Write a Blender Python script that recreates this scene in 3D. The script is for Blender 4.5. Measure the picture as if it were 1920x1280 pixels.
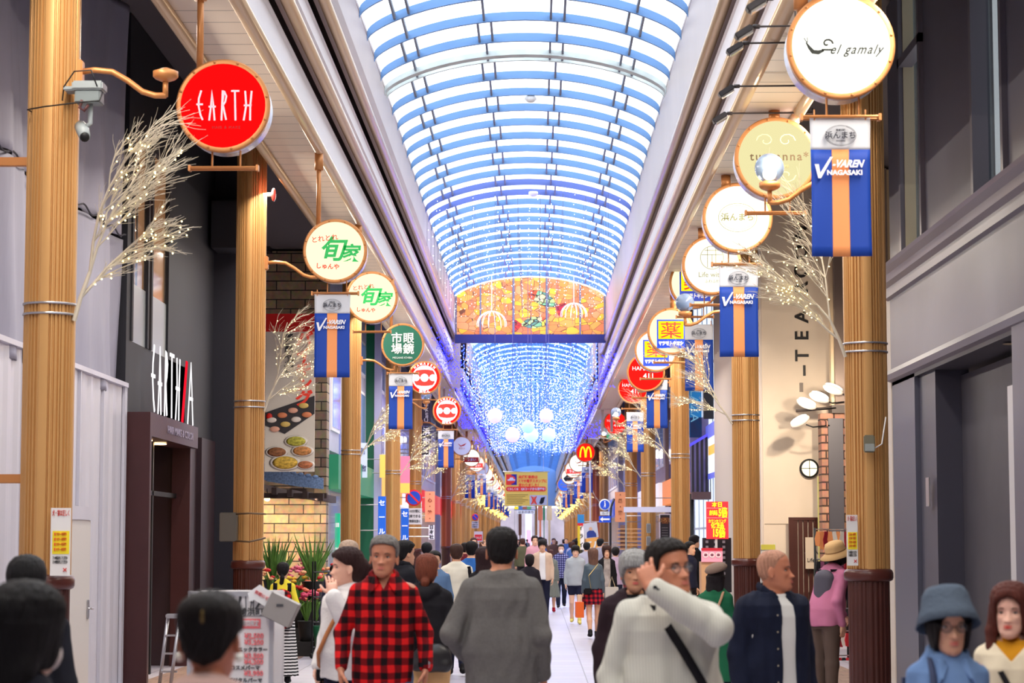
import bpy, bmesh, math, random
import numpy as np
from mathutils import Vector, Matrix, Euler, noise
PI = math.pi
scene = bpy.context.scene
COL = scene.collection
for o in list(bpy.data.objects): bpy.data.objects.remove(o)

# ------------------------------------------------------------------ camera, world, lights, exposure
FPX = 4107.0; CAMZ = 1.65
pitch = math.atan(372/FPX); yaw = math.atan((45/FPX)*math.cos(pitch))
cd = bpy.data.cameras.new('camera'); cam = bpy.data.objects.new('camera', cd); COL.objects.link(cam)
cd.sensor_width = 36; cd.lens = 36*FPX/1920; cd.clip_end = 2000; cd.clip_start = 0.3
cam.location = (0, 0, CAMZ); cam.rotation_euler = (PI/2+pitch, 0, yaw)
cd.dof.use_dof = True; cd.dof.focus_distance = 30; cd.dof.aperture_fstop = 4.8
scene.camera = cam
CR = cam.rotation_euler.to_matrix()
def P(px, py, Y):
    d = CR @ Vector(((px-960)/FPX, (640-py)/FPX, -1)); d = d*(Y/d.y)
    return Vector((d.x, d.y, d.z+CAMZ))
def PX(px, Y): return P(px, 1012, Y).x
def PZ(py, Y, px=1005): return P(px, py, Y).z
def M(pix, Y): return pix*Y/FPX

vs = scene.view_settings
vs.view_transform = 'Standard'; vs.look = 'None'; vs.gamma = 1; vs.exposure = 0.84; vs.use_curve_mapping = False
w = bpy.data.worlds.new('sky'); scene.world = w; w.use_nodes = True
bg = w.node_tree.nodes['Background']; bg.inputs[0].default_value = (0.93, 0.96, 1.0, 1); bg.inputs[1].default_value = 2.2
def area(name, loc, rot, sx, sy, power, color=(1, 1, 1)):
    l = bpy.data.lights.new(name, 'AREA'); l.shape = 'RECTANGLE'; l.size = sx; l.size_y = sy; l.energy = power; l.color = color
    o = bpy.data.objects.new(name, l); o.location = loc; o.rotation_euler = rot; COL.objects.link(o); return o
def spot(name, loc, target, power, color=(1, .82, .6), ang=70, r=.05):
    l = bpy.data.lights.new(name, 'SPOT'); l.energy = power; l.color = color; l.spot_size = math.radians(ang); l.spot_blend = .6; l.shadow_soft_size = r
    o = bpy.data.objects.new(name, l); o.location = loc
    o.rotation_euler = (Vector(target)-Vector(loc)).to_track_quat('-Z', 'Y').to_euler(); COL.objects.link(o); return o
def point(name, loc, power, color=(1, .85, .65), r=.1):
    l = bpy.data.lights.new(name, 'POINT'); l.energy = power; l.color = color; l.shadow_soft_size = r
    o = bpy.data.objects.new(name, l); o.location = loc; COL.objects.link(o); return o
# the glow of the blue light net over the crossing, on the beams round it
for i, (y, p) in enumerate([(50, 60), (62, 150), (76, 200), (90, 140)]):
    area('blue_net_light', (-.2, y, 7.2), (PI, 0, 0), 3.6, 5, p, (.30, .26, 1))
    area('blue_net_light', (-.2, y, 6.9), (0, 0, 0), 3.6, 5, p*.45, (.45, .45, 1))
# added fill lights under the eaves, no real lamps, along both rows
for i, y in enumerate(range(6, 70, 8)):
    area('eave_fill', (-3.55, y, 6.3), (0, math.radians(-25), 0), .2, 5, 110, (1, .9, .78))
    area('eave_fill', (2.75, y, 5.7), (0, math.radians(25), 0), .2, 5, 85, (1, .9, .78))

for i, y in enumerate(range(104, 230, 18)):  # more added fill, brightens the far arcade
    area('eave_fill', (-2.9, y, 6.3), (0, 0, 0), .3, 10, 170, (1, .88, .72))
    area('eave_fill', (2.3, y, 5.7), (0, 0, 0), .3, 10, 170, (1, .88, .72))

# ------------------------------------------------------------------ materials
def lin(c):
    return tuple(((v/255)/12.92 if v/255 <= .04045 else ((v/255+.055)/1.055)**2.4) for v in c)
MATS = {}
def mat(name, rgb, rough=.6, metal=0.0, emit=0.0, bump=0.0, bscale=40, var=0.0, spec=.4, ecol=None, nolight=False, alpha=1, trans=0, stretch=None, vscale=3):
    if name in MATS: return MATS[name]
    m = bpy.data.materials.new(name); m.use_nodes = True; nt = m.node_tree; b = nt.nodes['Principled BSDF']
    c = (*lin(rgb), 1)
    b.inputs['Base Color'].default_value = c; b.inputs['Roughness'].default_value = rough; b.inputs['Metallic'].default_value = metal
    b.inputs['Specular IOR Level'].default_value = spec
    if trans: b.inputs['Transmission Weight'].default_value = trans
    if alpha < 1: b.inputs['Alpha'].default_value = alpha
    if emit:
        b.inputs['Emission Color'].default_value = (*lin(ecol or rgb), 1); b.inputs['Emission Strength'].default_value = emit
        if nolight: m.cycles.emission_sampling = 'NONE'
    tc = None
    def coords(sc):
        n = nt.nodes.new('ShaderNodeTexCoord'); mp = nt.nodes.new('ShaderNodeMapping'); nt.links.new(n.outputs['Object'], mp.inputs[0])
        s = stretch or (1, 1, 1); mp.inputs['Scale'].default_value = (sc*s[0], sc*s[1], sc*s[2]); return mp.outputs[0]
    if var:
        nz = nt.nodes.new('ShaderNodeTexNoise'); nt.links.new(coords(vscale), nz.inputs['Vector']); nz.inputs['Scale'].default_value = 1; nz.inputs['Detail'].default_value = 5
        r = nt.nodes.new('ShaderNodeValToRGB'); nt.links.new(nz.outputs['Fac'], r.inputs[0])
        r.color_ramp.elements[0].position = .3; r.color_ramp.elements[1].position = .7
        r.color_ramp.elements[0].color = tuple(max(0, v*(1-var)) for v in c[:3])+(1,); r.color_ramp.elements[1].color = tuple(min(1, v*(1+var)) for v in c[:3])+(1,)
        nt.links.new(r.outputs[0], b.inputs['Base Color'])
    if bump:
        nz = nt.nodes.new('ShaderNodeTexNoise'); nt.links.new(coords(bscale), nz.inputs['Vector']); nz.inputs['Scale'].default_value = 1; nz.inputs['Detail'].default_value = 3
        bp = nt.nodes.new('ShaderNodeBump'); bp.inputs['Strength'].default_value = bump; bp.inputs['Distance'].default_value = .02
        nt.links.new(nz.outputs['Fac'], bp.inputs['Height']); nt.links.new(bp.outputs[0], b.inputs['Normal'])
    MATS[name] = m; return m
def M_nodes(m): return m.node_tree.nodes, m.node_tree.links, m.node_tree.nodes['Principled BSDF']
def axes_vec(m, a, b2):
    """object coordinates with the two named axes as x,y of a 2-D pattern"""
    n, l, _ = M_nodes(m); tc = n.new('ShaderNodeTexCoord'); sp = n.new('ShaderNodeSeparateXYZ'); cb = n.new('ShaderNodeCombineXYZ')
    l.new(tc.outputs['Object'], sp.inputs[0]); l.new(sp.outputs['XYZ'.index(a)], cb.inputs[0]); l.new(sp.outputs['XYZ'.index(b2)], cb.inputs[1])
    return cb.outputs[0]
def brick_mat(name, c1, c2, mortar, bw, bh, a='X', b2='Z', ms=.012, bump=.5, offset=.5, rough=.8, var=.5):
    if name in MATS: return MATS[name]
    m = mat(name, c1, rough); n, l, b = M_nodes(m)
    br = n.new('ShaderNodeTexBrick'); l.new(axes_vec(m, a, b2), br.inputs['Vector'])
    br.inputs['Color1'].default_value = (*lin(c1), 1); br.inputs['Color2'].default_value = (*lin(c2), 1); br.inputs['Mortar'].default_value = (*lin(mortar), 1)
    br.inputs['Scale'].default_value = 1; br.inputs['Brick Width'].default_value = bw; br.inputs['Row Height'].default_value = bh
    br.inputs['Mortar Size'].default_value = ms; br.inputs['Mortar Smooth'].default_value = .1; br.offset = offset
    nz = n.new('ShaderNodeTexNoise'); nz.inputs['Scale'].default_value = 9; tc = n.new('ShaderNodeTexCoord'); l.new(tc.outputs['Object'], nz.inputs['Vector'])
    mx = n.new('ShaderNodeMix'); mx.data_type = 'RGBA'; mx.blend_type = 'OVERLAY'; mx.inputs[0].default_value = var
    l.new(br.outputs['Color'], mx.inputs[6]); l.new(nz.outputs['Color'], mx.inputs[7])
    hs = n.new('ShaderNodeHueSaturation'); hs.inputs['Saturation'].default_value = .9; l.new(mx.outputs[2], hs.inputs['Color'])
    l.new(hs.outputs[0] if var else br.outputs['Color'], b.inputs['Base Color'])
    bp = n.new('ShaderNodeBump'); bp.invert = True; bp.inputs['Strength'].default_value = bump; bp.inputs['Distance'].default_value = .02
    l.new(br.outputs['Fac'], bp.inputs['Height']); l.new(bp.outputs[0], b.inputs['Normal'])
    return m
def stripes_mat(name, c1, c2, period, axis='Z', duty=.5, rough=.7, bump=0.0, offset=0.0):
    if name in MATS: return MATS[name]
    m = mat(name, c1, rough); n, l, b = M_nodes(m)
    tc = n.new('ShaderNodeTexCoord'); sp = n.new('ShaderNodeSeparateXYZ'); l.new(tc.outputs['Object'], sp.inputs[0])
    ad = n.new('ShaderNodeMath'); ad.operation = 'ADD'; ad.inputs[1].default_value = 100*period+offset; l.new(sp.outputs['XYZ'.index(axis)], ad.inputs[0])
    md = n.new('ShaderNodeMath'); md.operation = 'MODULO'; md.inputs[1].default_value = period; l.new(ad.outputs[0], md.inputs[0])
    ls = n.new('ShaderNodeMath'); ls.operation = 'LESS_THAN'; ls.inputs[1].default_value = period*duty; l.new(md.outputs[0], ls.inputs[0])
    mx = n.new('ShaderNodeMix'); mx.data_type = 'RGBA'; mx.inputs[6].default_value = (*lin(c2), 1); mx.inputs[7].default_value = (*lin(c1), 1)
    l.new(ls.outputs[0], mx.inputs[0]); l.new(mx.outputs[2], b.inputs['Base Color'])
    if bump:
        bp = n.new('ShaderNodeBump'); bp.inputs['Strength'].default_value = bump; bp.inputs['Distance'].default_value = .01
        l.new(ls.outputs[0], bp.inputs['Height']); l.new(bp.outputs[0], b.inputs['Normal'])
    return m
def plaid_mat(name, c_light, c_mid, c_dark, period, rough=.85, axes='XZ', warp=.012):
    if name in MATS: return MATS[name]
    m = mat(name, c_light, rough, spec=.15); n, l, b = M_nodes(m)
    tc = n.new('ShaderNodeTexCoord'); nz = n.new('ShaderNodeTexNoise'); nz.inputs['Scale'].default_value = 7; l.new(tc.outputs['Object'], nz.inputs['Vector'])
    sb = n.new('ShaderNodeVectorMath'); sb.operation = 'MULTIPLY_ADD'; sb.inputs[1].default_value = (warp*2,)*3; l.new(nz.outputs['Color'], sb.inputs[0]); l.new(tc.outputs['Object'], sb.inputs[2])
    sp = n.new('ShaderNodeSeparateXYZ'); l.new(sb.outputs[0], sp.inputs[0]); outs = []
    for ax in axes:
        ad = n.new('ShaderNodeMath'); ad.operation = 'MULTIPLY'; ad.inputs[1].default_value = 2*PI/period; l.new(sp.outputs['XYZ'.index(ax)], ad.inputs[0])
        sn = n.new('ShaderNodeMath'); sn.operation = 'SINE'; l.new(ad.outputs[0], sn.inputs[0])
        g = n.new('ShaderNodeMapRange'); g.inputs[1].default_value = -.25; g.inputs[2].default_value = .25; l.new(sn.outputs[0], g.inputs[0]); outs.append(g.outputs[0])
    s = n.new('ShaderNodeMath'); s.operation = 'ADD'; l.new(outs[0], s.inputs[0]); l.new(outs[1], s.inputs[1])
    h = n.new('ShaderNodeMath'); h.operation = 'MULTIPLY'; h.inputs[1].default_value = .5; l.new(s.outputs[0], h.inputs[0])
    r = n.new('ShaderNodeValToRGB'); e = r.color_ramp.elements; e[0].color = (*lin(c_light), 1); e[1].color = (*lin(c_dark), 1)
    k = e.new(.5); k.color = (*lin(c_mid), 1); l.new(h.outputs[0], r.inputs[0]); l.new(r.outputs[0], b.inputs['Base Color'])
    return m
def glow(name, rgb, strength, nolight=False):
    if name in MATS: return MATS[name]
    m = bpy.data.materials.new(name); m.use_nodes = True; nt = m.node_tree; nt.nodes.remove(nt.nodes['Principled BSDF'])
    e = nt.nodes.new('ShaderNodeEmission'); e.inputs[0].default_value = (*lin(rgb), 1); e.inputs[1].default_value = strength
    nt.links.new(e.outputs[0], nt.nodes['Material Output'].inputs[0])
    if nolight: m.cycles.emission_sampling = 'NONE'
    MATS[name] = m; return m

# ------------------------------------------------------------------ object helpers
def tag(o, label=None, cat=None, group=None, kind=None):
    if label: o['label'] = label
    if cat: o['category'] = cat
    if group: o['group'] = group
    if kind: o['kind'] = kind
    return o
def empty(name, loc, label, cat, group=None, rz=0, kind=None):
    o = bpy.data.objects.new(name, None); o.location = loc; o.rotation_euler = (0, 0, rz); COL.objects.link(o)
    o.empty_display_size = .1
    return tag(o, label, cat, group, kind)
def copy_tree(o, parent=None):
    c = o.copy(); COL.objects.link(c); c.parent = parent
    for ch in list(o.children): copy_tree(ch, c)
    return c
class MB:
    """collects shapes; build() links them as ONE mesh object"""
    def __init__(s): s.v = []; s.f = []; s.smooth = []
    def add(s, vs, fs, smooth=False, mtx=None):
        n = len(s.v)
        for v in vs: s.v.append(tuple(mtx @ Vector(v)) if mtx else tuple(v))
        for f in fs: s.f.append(tuple(i+n for i in f)); s.smooth.append(smooth)
        return s
    def box(s, x0, x1, y0, y1, z0, z1, bev=0, mtx=None):
        x0, x1 = min(x0, x1), max(x0, x1); y0, y1 = min(y0, y1), max(y0, y1); z0, z1 = min(z0, z1), max(z0, z1)
        b = min(bev, (x1-x0)*.45, (y1-y0)*.45, (z1-z0)*.45)
        if b <= 0:
            return s.add([(x0,y0,z0),(x1,y0,z0),(x1,y1,z0),(x0,y1,z0),(x0,y0,z1),(x1,y0,z1),(x1,y1,z1),(x0,y1,z1)],
                         [(0,3,2,1),(4,5,6,7),(0,1,5,4),(1,2,6,5),(2,3,7,6),(3,0,4,7)], False, mtx)
        bm = bmesh.new(); bmesh.ops.create_cube(bm, size=1)
        for v in bm.verts: v.co = Vector(((x0+x1)/2+v.co.x*(x1-x0), (y0+y1)/2+v.co.y*(y1-y0), (z0+z1)/2+v.co.z*(z1-z0)))
        bmesh.ops.bevel(bm, geom=bm.edges[:], offset=b, segments=2, affect='EDGES')
        bm.verts.index_update(); s.add([v.co[:] for v in bm.verts], [[v.index for v in f.verts] for f in bm.faces], False, mtx); bm.free(); return s
    def tube(s, pts, r, n=8, cap=True):
        """tube through points; r number or list"""
        pts = [Vector(p) for p in pts]; k = len(pts); rr = r if isinstance(r, (list, tuple)) else [r]*k
        vs = []; up = None
        for i, p in enumerate(pts):
            t = (pts[min(i+1, k-1)]-pts[max(i-1, 0)])
            if t.length < 1e-9: t = Vector((0, 0, 1))
            t.normalize()
            if up is None: up = Vector((0, 0, 1)) if abs(t.z) < .9 else Vector((1, 0, 0))
            a = t.cross(up); a.normalize(); b = a.cross(t); b.normalize(); up = b
            for j in range(n):
                q = 2*PI*j/n; vs.append(p+(a*math.cos(q)+b*math.sin(q))*rr[i])
        fs = [(i*n+j, i*n+(j+1) % n, (i+1)*n+(j+1) % n, (i+1)*n+j) for i in range(k-1) for j in range(n)]
        if cap: fs += [tuple(range(n-1, -1, -1)), tuple((k-1)*n+j for j in range(n))]
        return s.add(vs, fs, n > 6)
    def lathe(s, prof, n=24, axis='Z', c=(0, 0, 0), smooth=True, cap=True):
        """prof list of (r, h)"""
        if len(prof) == 2 and prof[1][0] < 1e-6: cap = False
        vs = []
        for r, h in prof:
            for j in range(n):
                q = 2*PI*j/n; u, v = r*math.cos(q), r*math.sin(q)
                vs.append({'Z': (u, v, h), 'Y': (u, h, v), 'X': (h, u, v)}[axis])
        k = len(prof); fs = [(i*n+j, i*n+(j+1) % n, (i+1)*n+(j+1) % n, (i+1)*n+j) for i in range(k-1) for j in range(n)]
        if cap and prof[0][0] > 1e-6: fs.append(tuple(range(n-1, -1, -1)))
        if cap and prof[-1][0] > 1e-6: fs.append(tuple((k-1)*n+j for j in range(n)))
        if axis == 'Y': fs = [tuple(reversed(f)) for f in fs]
        return s.add([(a+c[0], b+c[1], d+c[2]) for a, b, d in vs], fs, smooth)
    def ball(s, c, r, n=16, m=10, sc=(1, 1, 1), mtx=None):
        vs = []; fs = []
        for i in range(m+1):
            th = PI*i/m
            for j in range(n):
                q = 2*PI*j/n; vs.append((c[0]+r*sc[0]*math.sin(th)*math.cos(q), c[1]+r*sc[1]*math.sin(th)*math.sin(q), c[2]+r*sc[2]*math.cos(th)))
        for i in range(m):
            for j in range(n): fs.append((i*n+j, (i+1)*n+j, (i+1)*n+(j+1) % n, i*n+(j+1) % n))
        return s.add(vs, fs, True, mtx)
    def prism(s, pts, a0, a1, axis='Y', smooth=False):
        """extrude a 2-D outline along an axis; pts are (x,z) for Y, (y,z) for X, (x,y) for Z"""
        n = len(pts); f = {'Y': lambda p, a: (p[0], a, p[1]), 'X': lambda p, a: (a, p[0], p[1]), 'Z': lambda p, a: (p[0], p[1], a)}[axis]
        vs = [f(p, a0) for p in pts]+[f(p, a1) for p in pts]
        return s.add(vs, [tuple(range(n)), tuple(range(2*n-1, n-1, -1))]+[(i, n+i, n+(i+1) % n, (i+1) % n) for i in range(n)], smooth)
    def build(s, name, m, parent=None, smooth=None, fix=True):
        me = bpy.data.meshes.new(name); me.from_pydata(s.v, [], s.f); 
        me.polygons.foreach_set('use_smooth', [bool(x) if smooth is None else smooth for x in s.smooth])
        if fix and len(s.f) < 60000:
            bm = bmesh.new(); bm.from_mesh(me); bmesh.ops.recalc_face_normals(bm, faces=bm.faces); bm.to_mesh(me); bm.free()
        me.update()
        o = bpy.data.objects.new(name, me); COL.objects.link(o)
        if m: me.materials.append(m)
        if parent: o.parent = parent
        return o
def arcpts(cx, cy, r, a0, a1, n): return [(cx+r*math.cos(a0+(a1-a0)*i/n), cy+r*math.sin(a0+(a1-a0)*i/n)) for i in range(n+1)]
FACE_CAM = Euler((PI/2, 0, 0)); FACE_R = Euler((PI/2, 0, PI/2)); FACE_L = Euler((PI/2, 0, -PI/2))
_tc = {}
def text(name, body, size, m, parent, loc, rot=FACE_CAM, ext=.004, bold=0.0, shear=0.0, width=None, height=None, align='CENTER', space=1.0, line=1.0, maxw=None):
    c = bpy.data.curves.new('t', 'FONT'); c.body = body; c.size = size; c.extrude = ext; c.offset = bold; c.shear = shear
    c.align_x = align; c.align_y = 'CENTER'; c.space_character = space; c.space_line = line; c.resolution_u = 3
    t = bpy.data.objects.new('t', c); COL.objects.link(t); dg = bpy.context.evaluated_depsgraph_get()
    me = bpy.data.meshes.new_from_object(t.evaluated_get(dg)); bpy.data.objects.remove(t); bpy.data.curves.remove(c)
    if len(me.vertices):
        co = np.empty(len(me.vertices)*3); me.vertices.foreach_get('co', co); co = co.reshape(-1, 3)
        if width:
            x0, x1 = co[:, 0].min(), co[:, 0].max(); co[:, 0] = (co[:, 0]-(x0+x1)/2)*width/(x1-x0)
        if height:
            y0, y1 = co[:, 1].min(), co[:, 1].max(); co[:, 1] = (co[:, 1]-(y0+y1)/2)*height/(y1-y0)
        me.vertices.foreach_set('co', co.ravel())
    me.name = name; me.materials.clear(); me.materials.append(m)
    o = bpy.data.objects.new(name, me); o.location = loc; o.rotation_euler = rot; COL.objects.link(o); o.parent = parent
    return o
def struct(o): o['kind'] = 'structure'; return o
# ================================================================== STRUCTURE
OCHRE = mat('ochre paint', (202, 154, 96), .4, metal=.3, var=.05, vscale=1)
OCHRE2 = mat('copper paint', (196, 132, 78), .4, metal=.35)
REDBR = mat('red brown paint', (176, 96, 66), .45, metal=.2)
DARKBR = mat('dark brown paint', (70, 34, 28), .35, var=.15)
STEEL = mat('steel', (190, 190, 195), .3, metal=.9)
BLACK = mat('black', (18, 18, 20), .5)
WHITE = mat('white', (235, 235, 235), .5)
CREAM = mat('cream beam paint', (184, 166, 160), .38, var=.06, vscale=.6)
CREAM2 = mat('cream lip paint', (212, 184, 150), .25, metal=.3)
# floor: pale tiles with bands
fm = brick_mat('floor tiles', (176, 172, 186), (166, 160, 176), (120, 116, 126), .6, .6, 'X', 'Y', ms=.008, bump=.2, offset=0, rough=.42, var=.12)
fl = struct(MB().box(-12, 12, -8, 300, -.2, 0).build('floor', fm))
m2 = brick_mat('brown floor tiles', (150, 118, 102), (134, 104, 92), (96, 80, 74), .3, .3, 'X', 'Y', ms=.006, bump=.2, offset=.5, rough=.5, var=.2)
struct(MB().box(-4.6, -3.3, -8, 280, 0, .004).build('floor', m2)); struct(MB().box(2.7, 4.0, -8, 280, 0, .004).build('floor', m2))

HL, HR_, HS = 4.85, 4.17, 7.2          # height above the eye of the left eave, the right eave and the spring of the vault
SZL, SZR = HL+CAMZ, HR_+CAMZ
def prof_(L): return [(r*h, h) for r, h in L]
LP = [(-x, h) for x, h in prof_([(.5605, 4.85), (.54, 5.02), (.505, 5.60), (.497, 5.66), (.466, 5.76), (.442, 5.92), (.43, 6.22), (.424, 6.26), (.396, 6.42), (.368, 6.65), (.336, 7.2)])]
RP = prof_([(.479, 4.17), (.462, 4.38), (.44, 4.88), (.434, 4.92), (.415, 5.06), (.394, 5.32), (.38, 5.72), (.374, 5.76), (.356, 5.92), (.318, 6.6), (.2905, 7.2)])
def beams(prof, sg, y0, y1):
    pr = [(x, z+CAMZ) for x, z in prof]
    for a, b in ((0, 3), (4, 7), (8, 10)):
        seg = pr[a:b+1] if b < 10 else pr[a:11]
        back = [(x+sg*.12, z+.02) for x, z in reversed(seg)]
        pts = seg+back
        struct(MB().prism(pts, y0, y1).build('trim_%d' % (1+a//4), CREAM))
        lx, lz = seg[0]
        struct(MB().tube([(lx, y0, lz+.05), (lx, y1, lz+.05)], .075, 10).build('trim_%d' % (4+a//4), CREAM2))
    bx = -3.1 if sg < 0 else 2.42
    struct(MB().box(bx, bx+.12, y0, y1, (SZL if sg < 0 else SZR)+.1, HS+CAMZ+.3).build('trim_6', mat('beam recess shade', (112, 94, 90), .8)))  # brown backing paints the shade between the beams
    x_e = prof[-1][0]; struct(MB().box(bx if sg < 0 else x_e, x_e if sg < 0 else bx+.12, y0, y1, HS+CAMZ+.02, HS+CAMZ+.09).build('trim_6', CREAM))
VE, V2 = 64.9, 83
for prof, sg in ((LP, -1), (RP, 1)):
    for y0, y1 in ((-6, 70), (80, 232)):
        beams(prof, sg, y0, y1)
sm = stripes_mat('soffit planks', (222, 204, 182), (128, 112, 98), .46, 'Y', .96, .5, bump=.4)
OL, OR_ = -3.37, 2.56
struct(MB().box(OL-.05, LP[0][0]+.03, -6, 232, SZL, SZL+.08).build('ceiling', sm)); struct(MB().box(RP[0][0]-.03, OR_+.05, -6, 232, SZR, SZR+.08).build('ceiling', sm))
struct(MB().tube([(OL, -6, SZL-.04), (OL, 232, SZL-.04)], .06, 10).build('trim_7', CREAM2)); struct(MB().tube([(OR_, -6, SZR-.04), (OR_, 232, SZR-.04)], .055, 10).build('trim_7', CREAM2))
# outer walls that close the arcade behind the shops, and the roof over them
CT = CAMZ+6.25
DW = mat('outer wall', (84, 78, 80), .8)
struct(MB().box(-9.3, -9, -6, 232, 0, CT).build('wall_left', DW)); struct(MB().box(9, 9.3, -6, 232, 0, CT).build('wall_right', DW))
struct(MB().box(-9.3, OL, -6, 232, CT, CT+.2).build('ceiling', DW)); struct(MB().box(OR_, 9.3, -6, 232, CT, CT+.2).build('ceiling', DW))
struct(MB().box(OL-.03, OL, -6, 232, SZL+.08, CT+.1).build('trim_8', DW)); struct(MB().box(OR_, OR_+.03, -6, 232, SZR+.08, CT+.1).build('trim_8', DW))
struct(MB().box(-9.3, 9.3, -6.4, -6, 0, CT+3.5).build('blocker_wall', mat('blocker wall grey', (120, 112, 108), .8)))  # added out of view behind the camera to cut frontal sky light
struct(MB().box(-4, 4, 232, 232.3, 5.2, 10).build('wall_back', mat('pale blue gable', (150, 180, 214), .5)))
struct(MB().box(-9, 9, 245, 245.3, 0, 5.2).build('wall_back', mat('far wall', (150, 140, 150), .8, var=.3, vscale=.4)))

# the glazed barrel roof
XC, HW, RISE, SPZ = (LP[-1][0]+RP[-1][0])/2, (RP[-1][0]-LP[-1][0])/2, .63, HS+CAMZ
def archz(u, r=RISE): return r*(1-u*u)**.5*.55+r*(1-u*u)*.45     # u in -1..1
GL = bpy.data.materials.new('frosted roof glass'); GL.use_nodes = True
_n = GL.node_tree; _n.nodes.remove(_n.nodes['Principled BSDF'])
_a = _n.nodes.new('ShaderNodeBsdfTransparent'); _a.inputs[0].default_value = (.93, .95, .97, 1)
_b = _n.nodes.new('ShaderNodeBsdfTranslucent'); _b.inputs[0].default_value = (.9, .93, .96, 1); _c = _n.nodes.new('ShaderNodeMixShader'); _c.inputs[0].default_value = .3
_n.links.new(_a.outputs[0], _c.inputs[1]); _n.links.new(_b.outputs[0], _c.inputs[2]); _n.links.new(_c.outputs[0], _n.nodes['Material Output'].inputs[0])
RIB = mat('pale blue rib paint', (96, 136, 186), .45, var=.06, vscale=2)
RIBG = mat('grey white rib paint', (196, 206, 204), .6, var=.15, vscale=3)
RIBP = mat('shaded rib blue', (84, 104, 176), .5)  # darker copy of the rib colour, paints the shaded stretch of roof
PUR = mat('grey purlin paint', (104, 116, 134), .5)
def arch_strip(y0, y1, t, dz, n=28, hw=HW, ew=0.0):
    """a strip following the vault, from y0 to y1, thickness t"""
    vs = []; fs = []
    for i in range(n+1):
        u = math.sin(-PI/2+PI*i/n)
        x = XC+u*(hw+ew); z = SPZ+archz(u)+dz
        vs += [(x, y0, z), (x, y1, z), (x, y1, z+t), (x, y0, z+t)]
    for i in range(n):
        a, b = 4*i, 4*i+4
        for k in range(4): fs.append((a+k, a+(k+1) % 4, b+(k+1) % 4, b+k))
    fs += [(0, 1, 2, 3), (4*n+3, 4*n+2, 4*n+1, 4*n)]
    return vs, fs
def vault(name, y0, y1, step, glass):
    mb = MB(); v, f = arch_strip(y0, y1, .02, .10, ew=.15); mb.add(v, f)
    root = struct(mb.build(name, glass)); 
    k = 0; y = y0+.3
    while y < y1-.2:
        d = y
        dark = 46.6 < d < 50.2 and y0 < 50; grey = abs(d-35.6) < step*.5 and y0 < 50
        mb = MB(); v, f = arch_strip(y-.03, y+.03, .13, -.06); mb.add(v, f)
        if grey: v, f = arch_strip(y-.55, y-.33, .09, -.08); mb.add(v, f)
        mb.build('rib', RIBP if dark else RIBG if grey else RIB, root)
        if y+step < y1:
            mb = MB()
            for gi, g in enumerate((-.78, -.27, .22, .72)):
                us = (g-.045, g+.045) if (gi//2+k) % 2 else (g,)
                for u in us:
                    x = XC+u*HW; z = SPZ+archz(u); mb.box(x-.017, x+.017, y+.04, y+step-.04, z-.045, z+.03)
            mb.build('purlin', PUR, root)
        k += 1; y += step
    return root
vault('ceiling', 22.3-1.39*20, VE, 1.39, GL)
GL2 = GL.copy(); GL2.name = 'blue lit roof glass'  # tint puts the blue of the hanging lights into the glass
for nd in GL2.node_tree.nodes:
    if nd.type == 'BSDF_TRANSPARENT': nd.inputs[0].default_value = (.52, .66, .90, 1)
    if nd.type == 'BSDF_TRANSLUCENT': nd.inputs[0].default_value = (.6, .72, .95, 1)
vault('ceiling', V2, 232, 2.2, GL2)
# roof sides over the crossing, beam ends
CRS = mat('crossing soffit', (150, 150, 205), .6)
struct(MB().box(-9, -2.5, 70, 83, CAMZ+7.3, CAMZ+7.45).build('ceiling', CRS)); struct(MB().box(2.2, 9, 70, 83, CAMZ+7.3, CAMZ+7.45).build('ceiling', CRS))
for x0, x1, zz in ((-3.1, -2.42, SZL), (2.0, 2.55, SZR)):
    struct(MB().box(x0, x1, 70, 70.12, zz, CAMZ+7.3).build('trim_9', mat('beam end', (170, 162, 190), .5)))
    for k in range(2): struct(MB().box(x0+.1+k*.3, x0+.18+k*.3, 70.5, 70.6, zz-.7, CAMZ+7.3).build('trim_9', CREAM))
# smoke detectors on the ribs
for (px, py, Y) in ((995, 190, 38.0), (1000, 379, 48.6)):
    e = P(px, py, Y)
    o = MB().lathe([(.10, 0), (.11, -.05), (.06, -.10), (0, -.11)], 16, c=(0, 0, .0)).build('smoke_detector', WHITE)
    o.location = (e.x, Y, SPZ+archz((e.x-XC)/HW)-.06)
    tag(o, 'small white round smoke detector under the glazed roof, %s one' % ('nearer' if Y < 45 else 'farther, in the blue part'), 'smoke detector')

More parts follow.
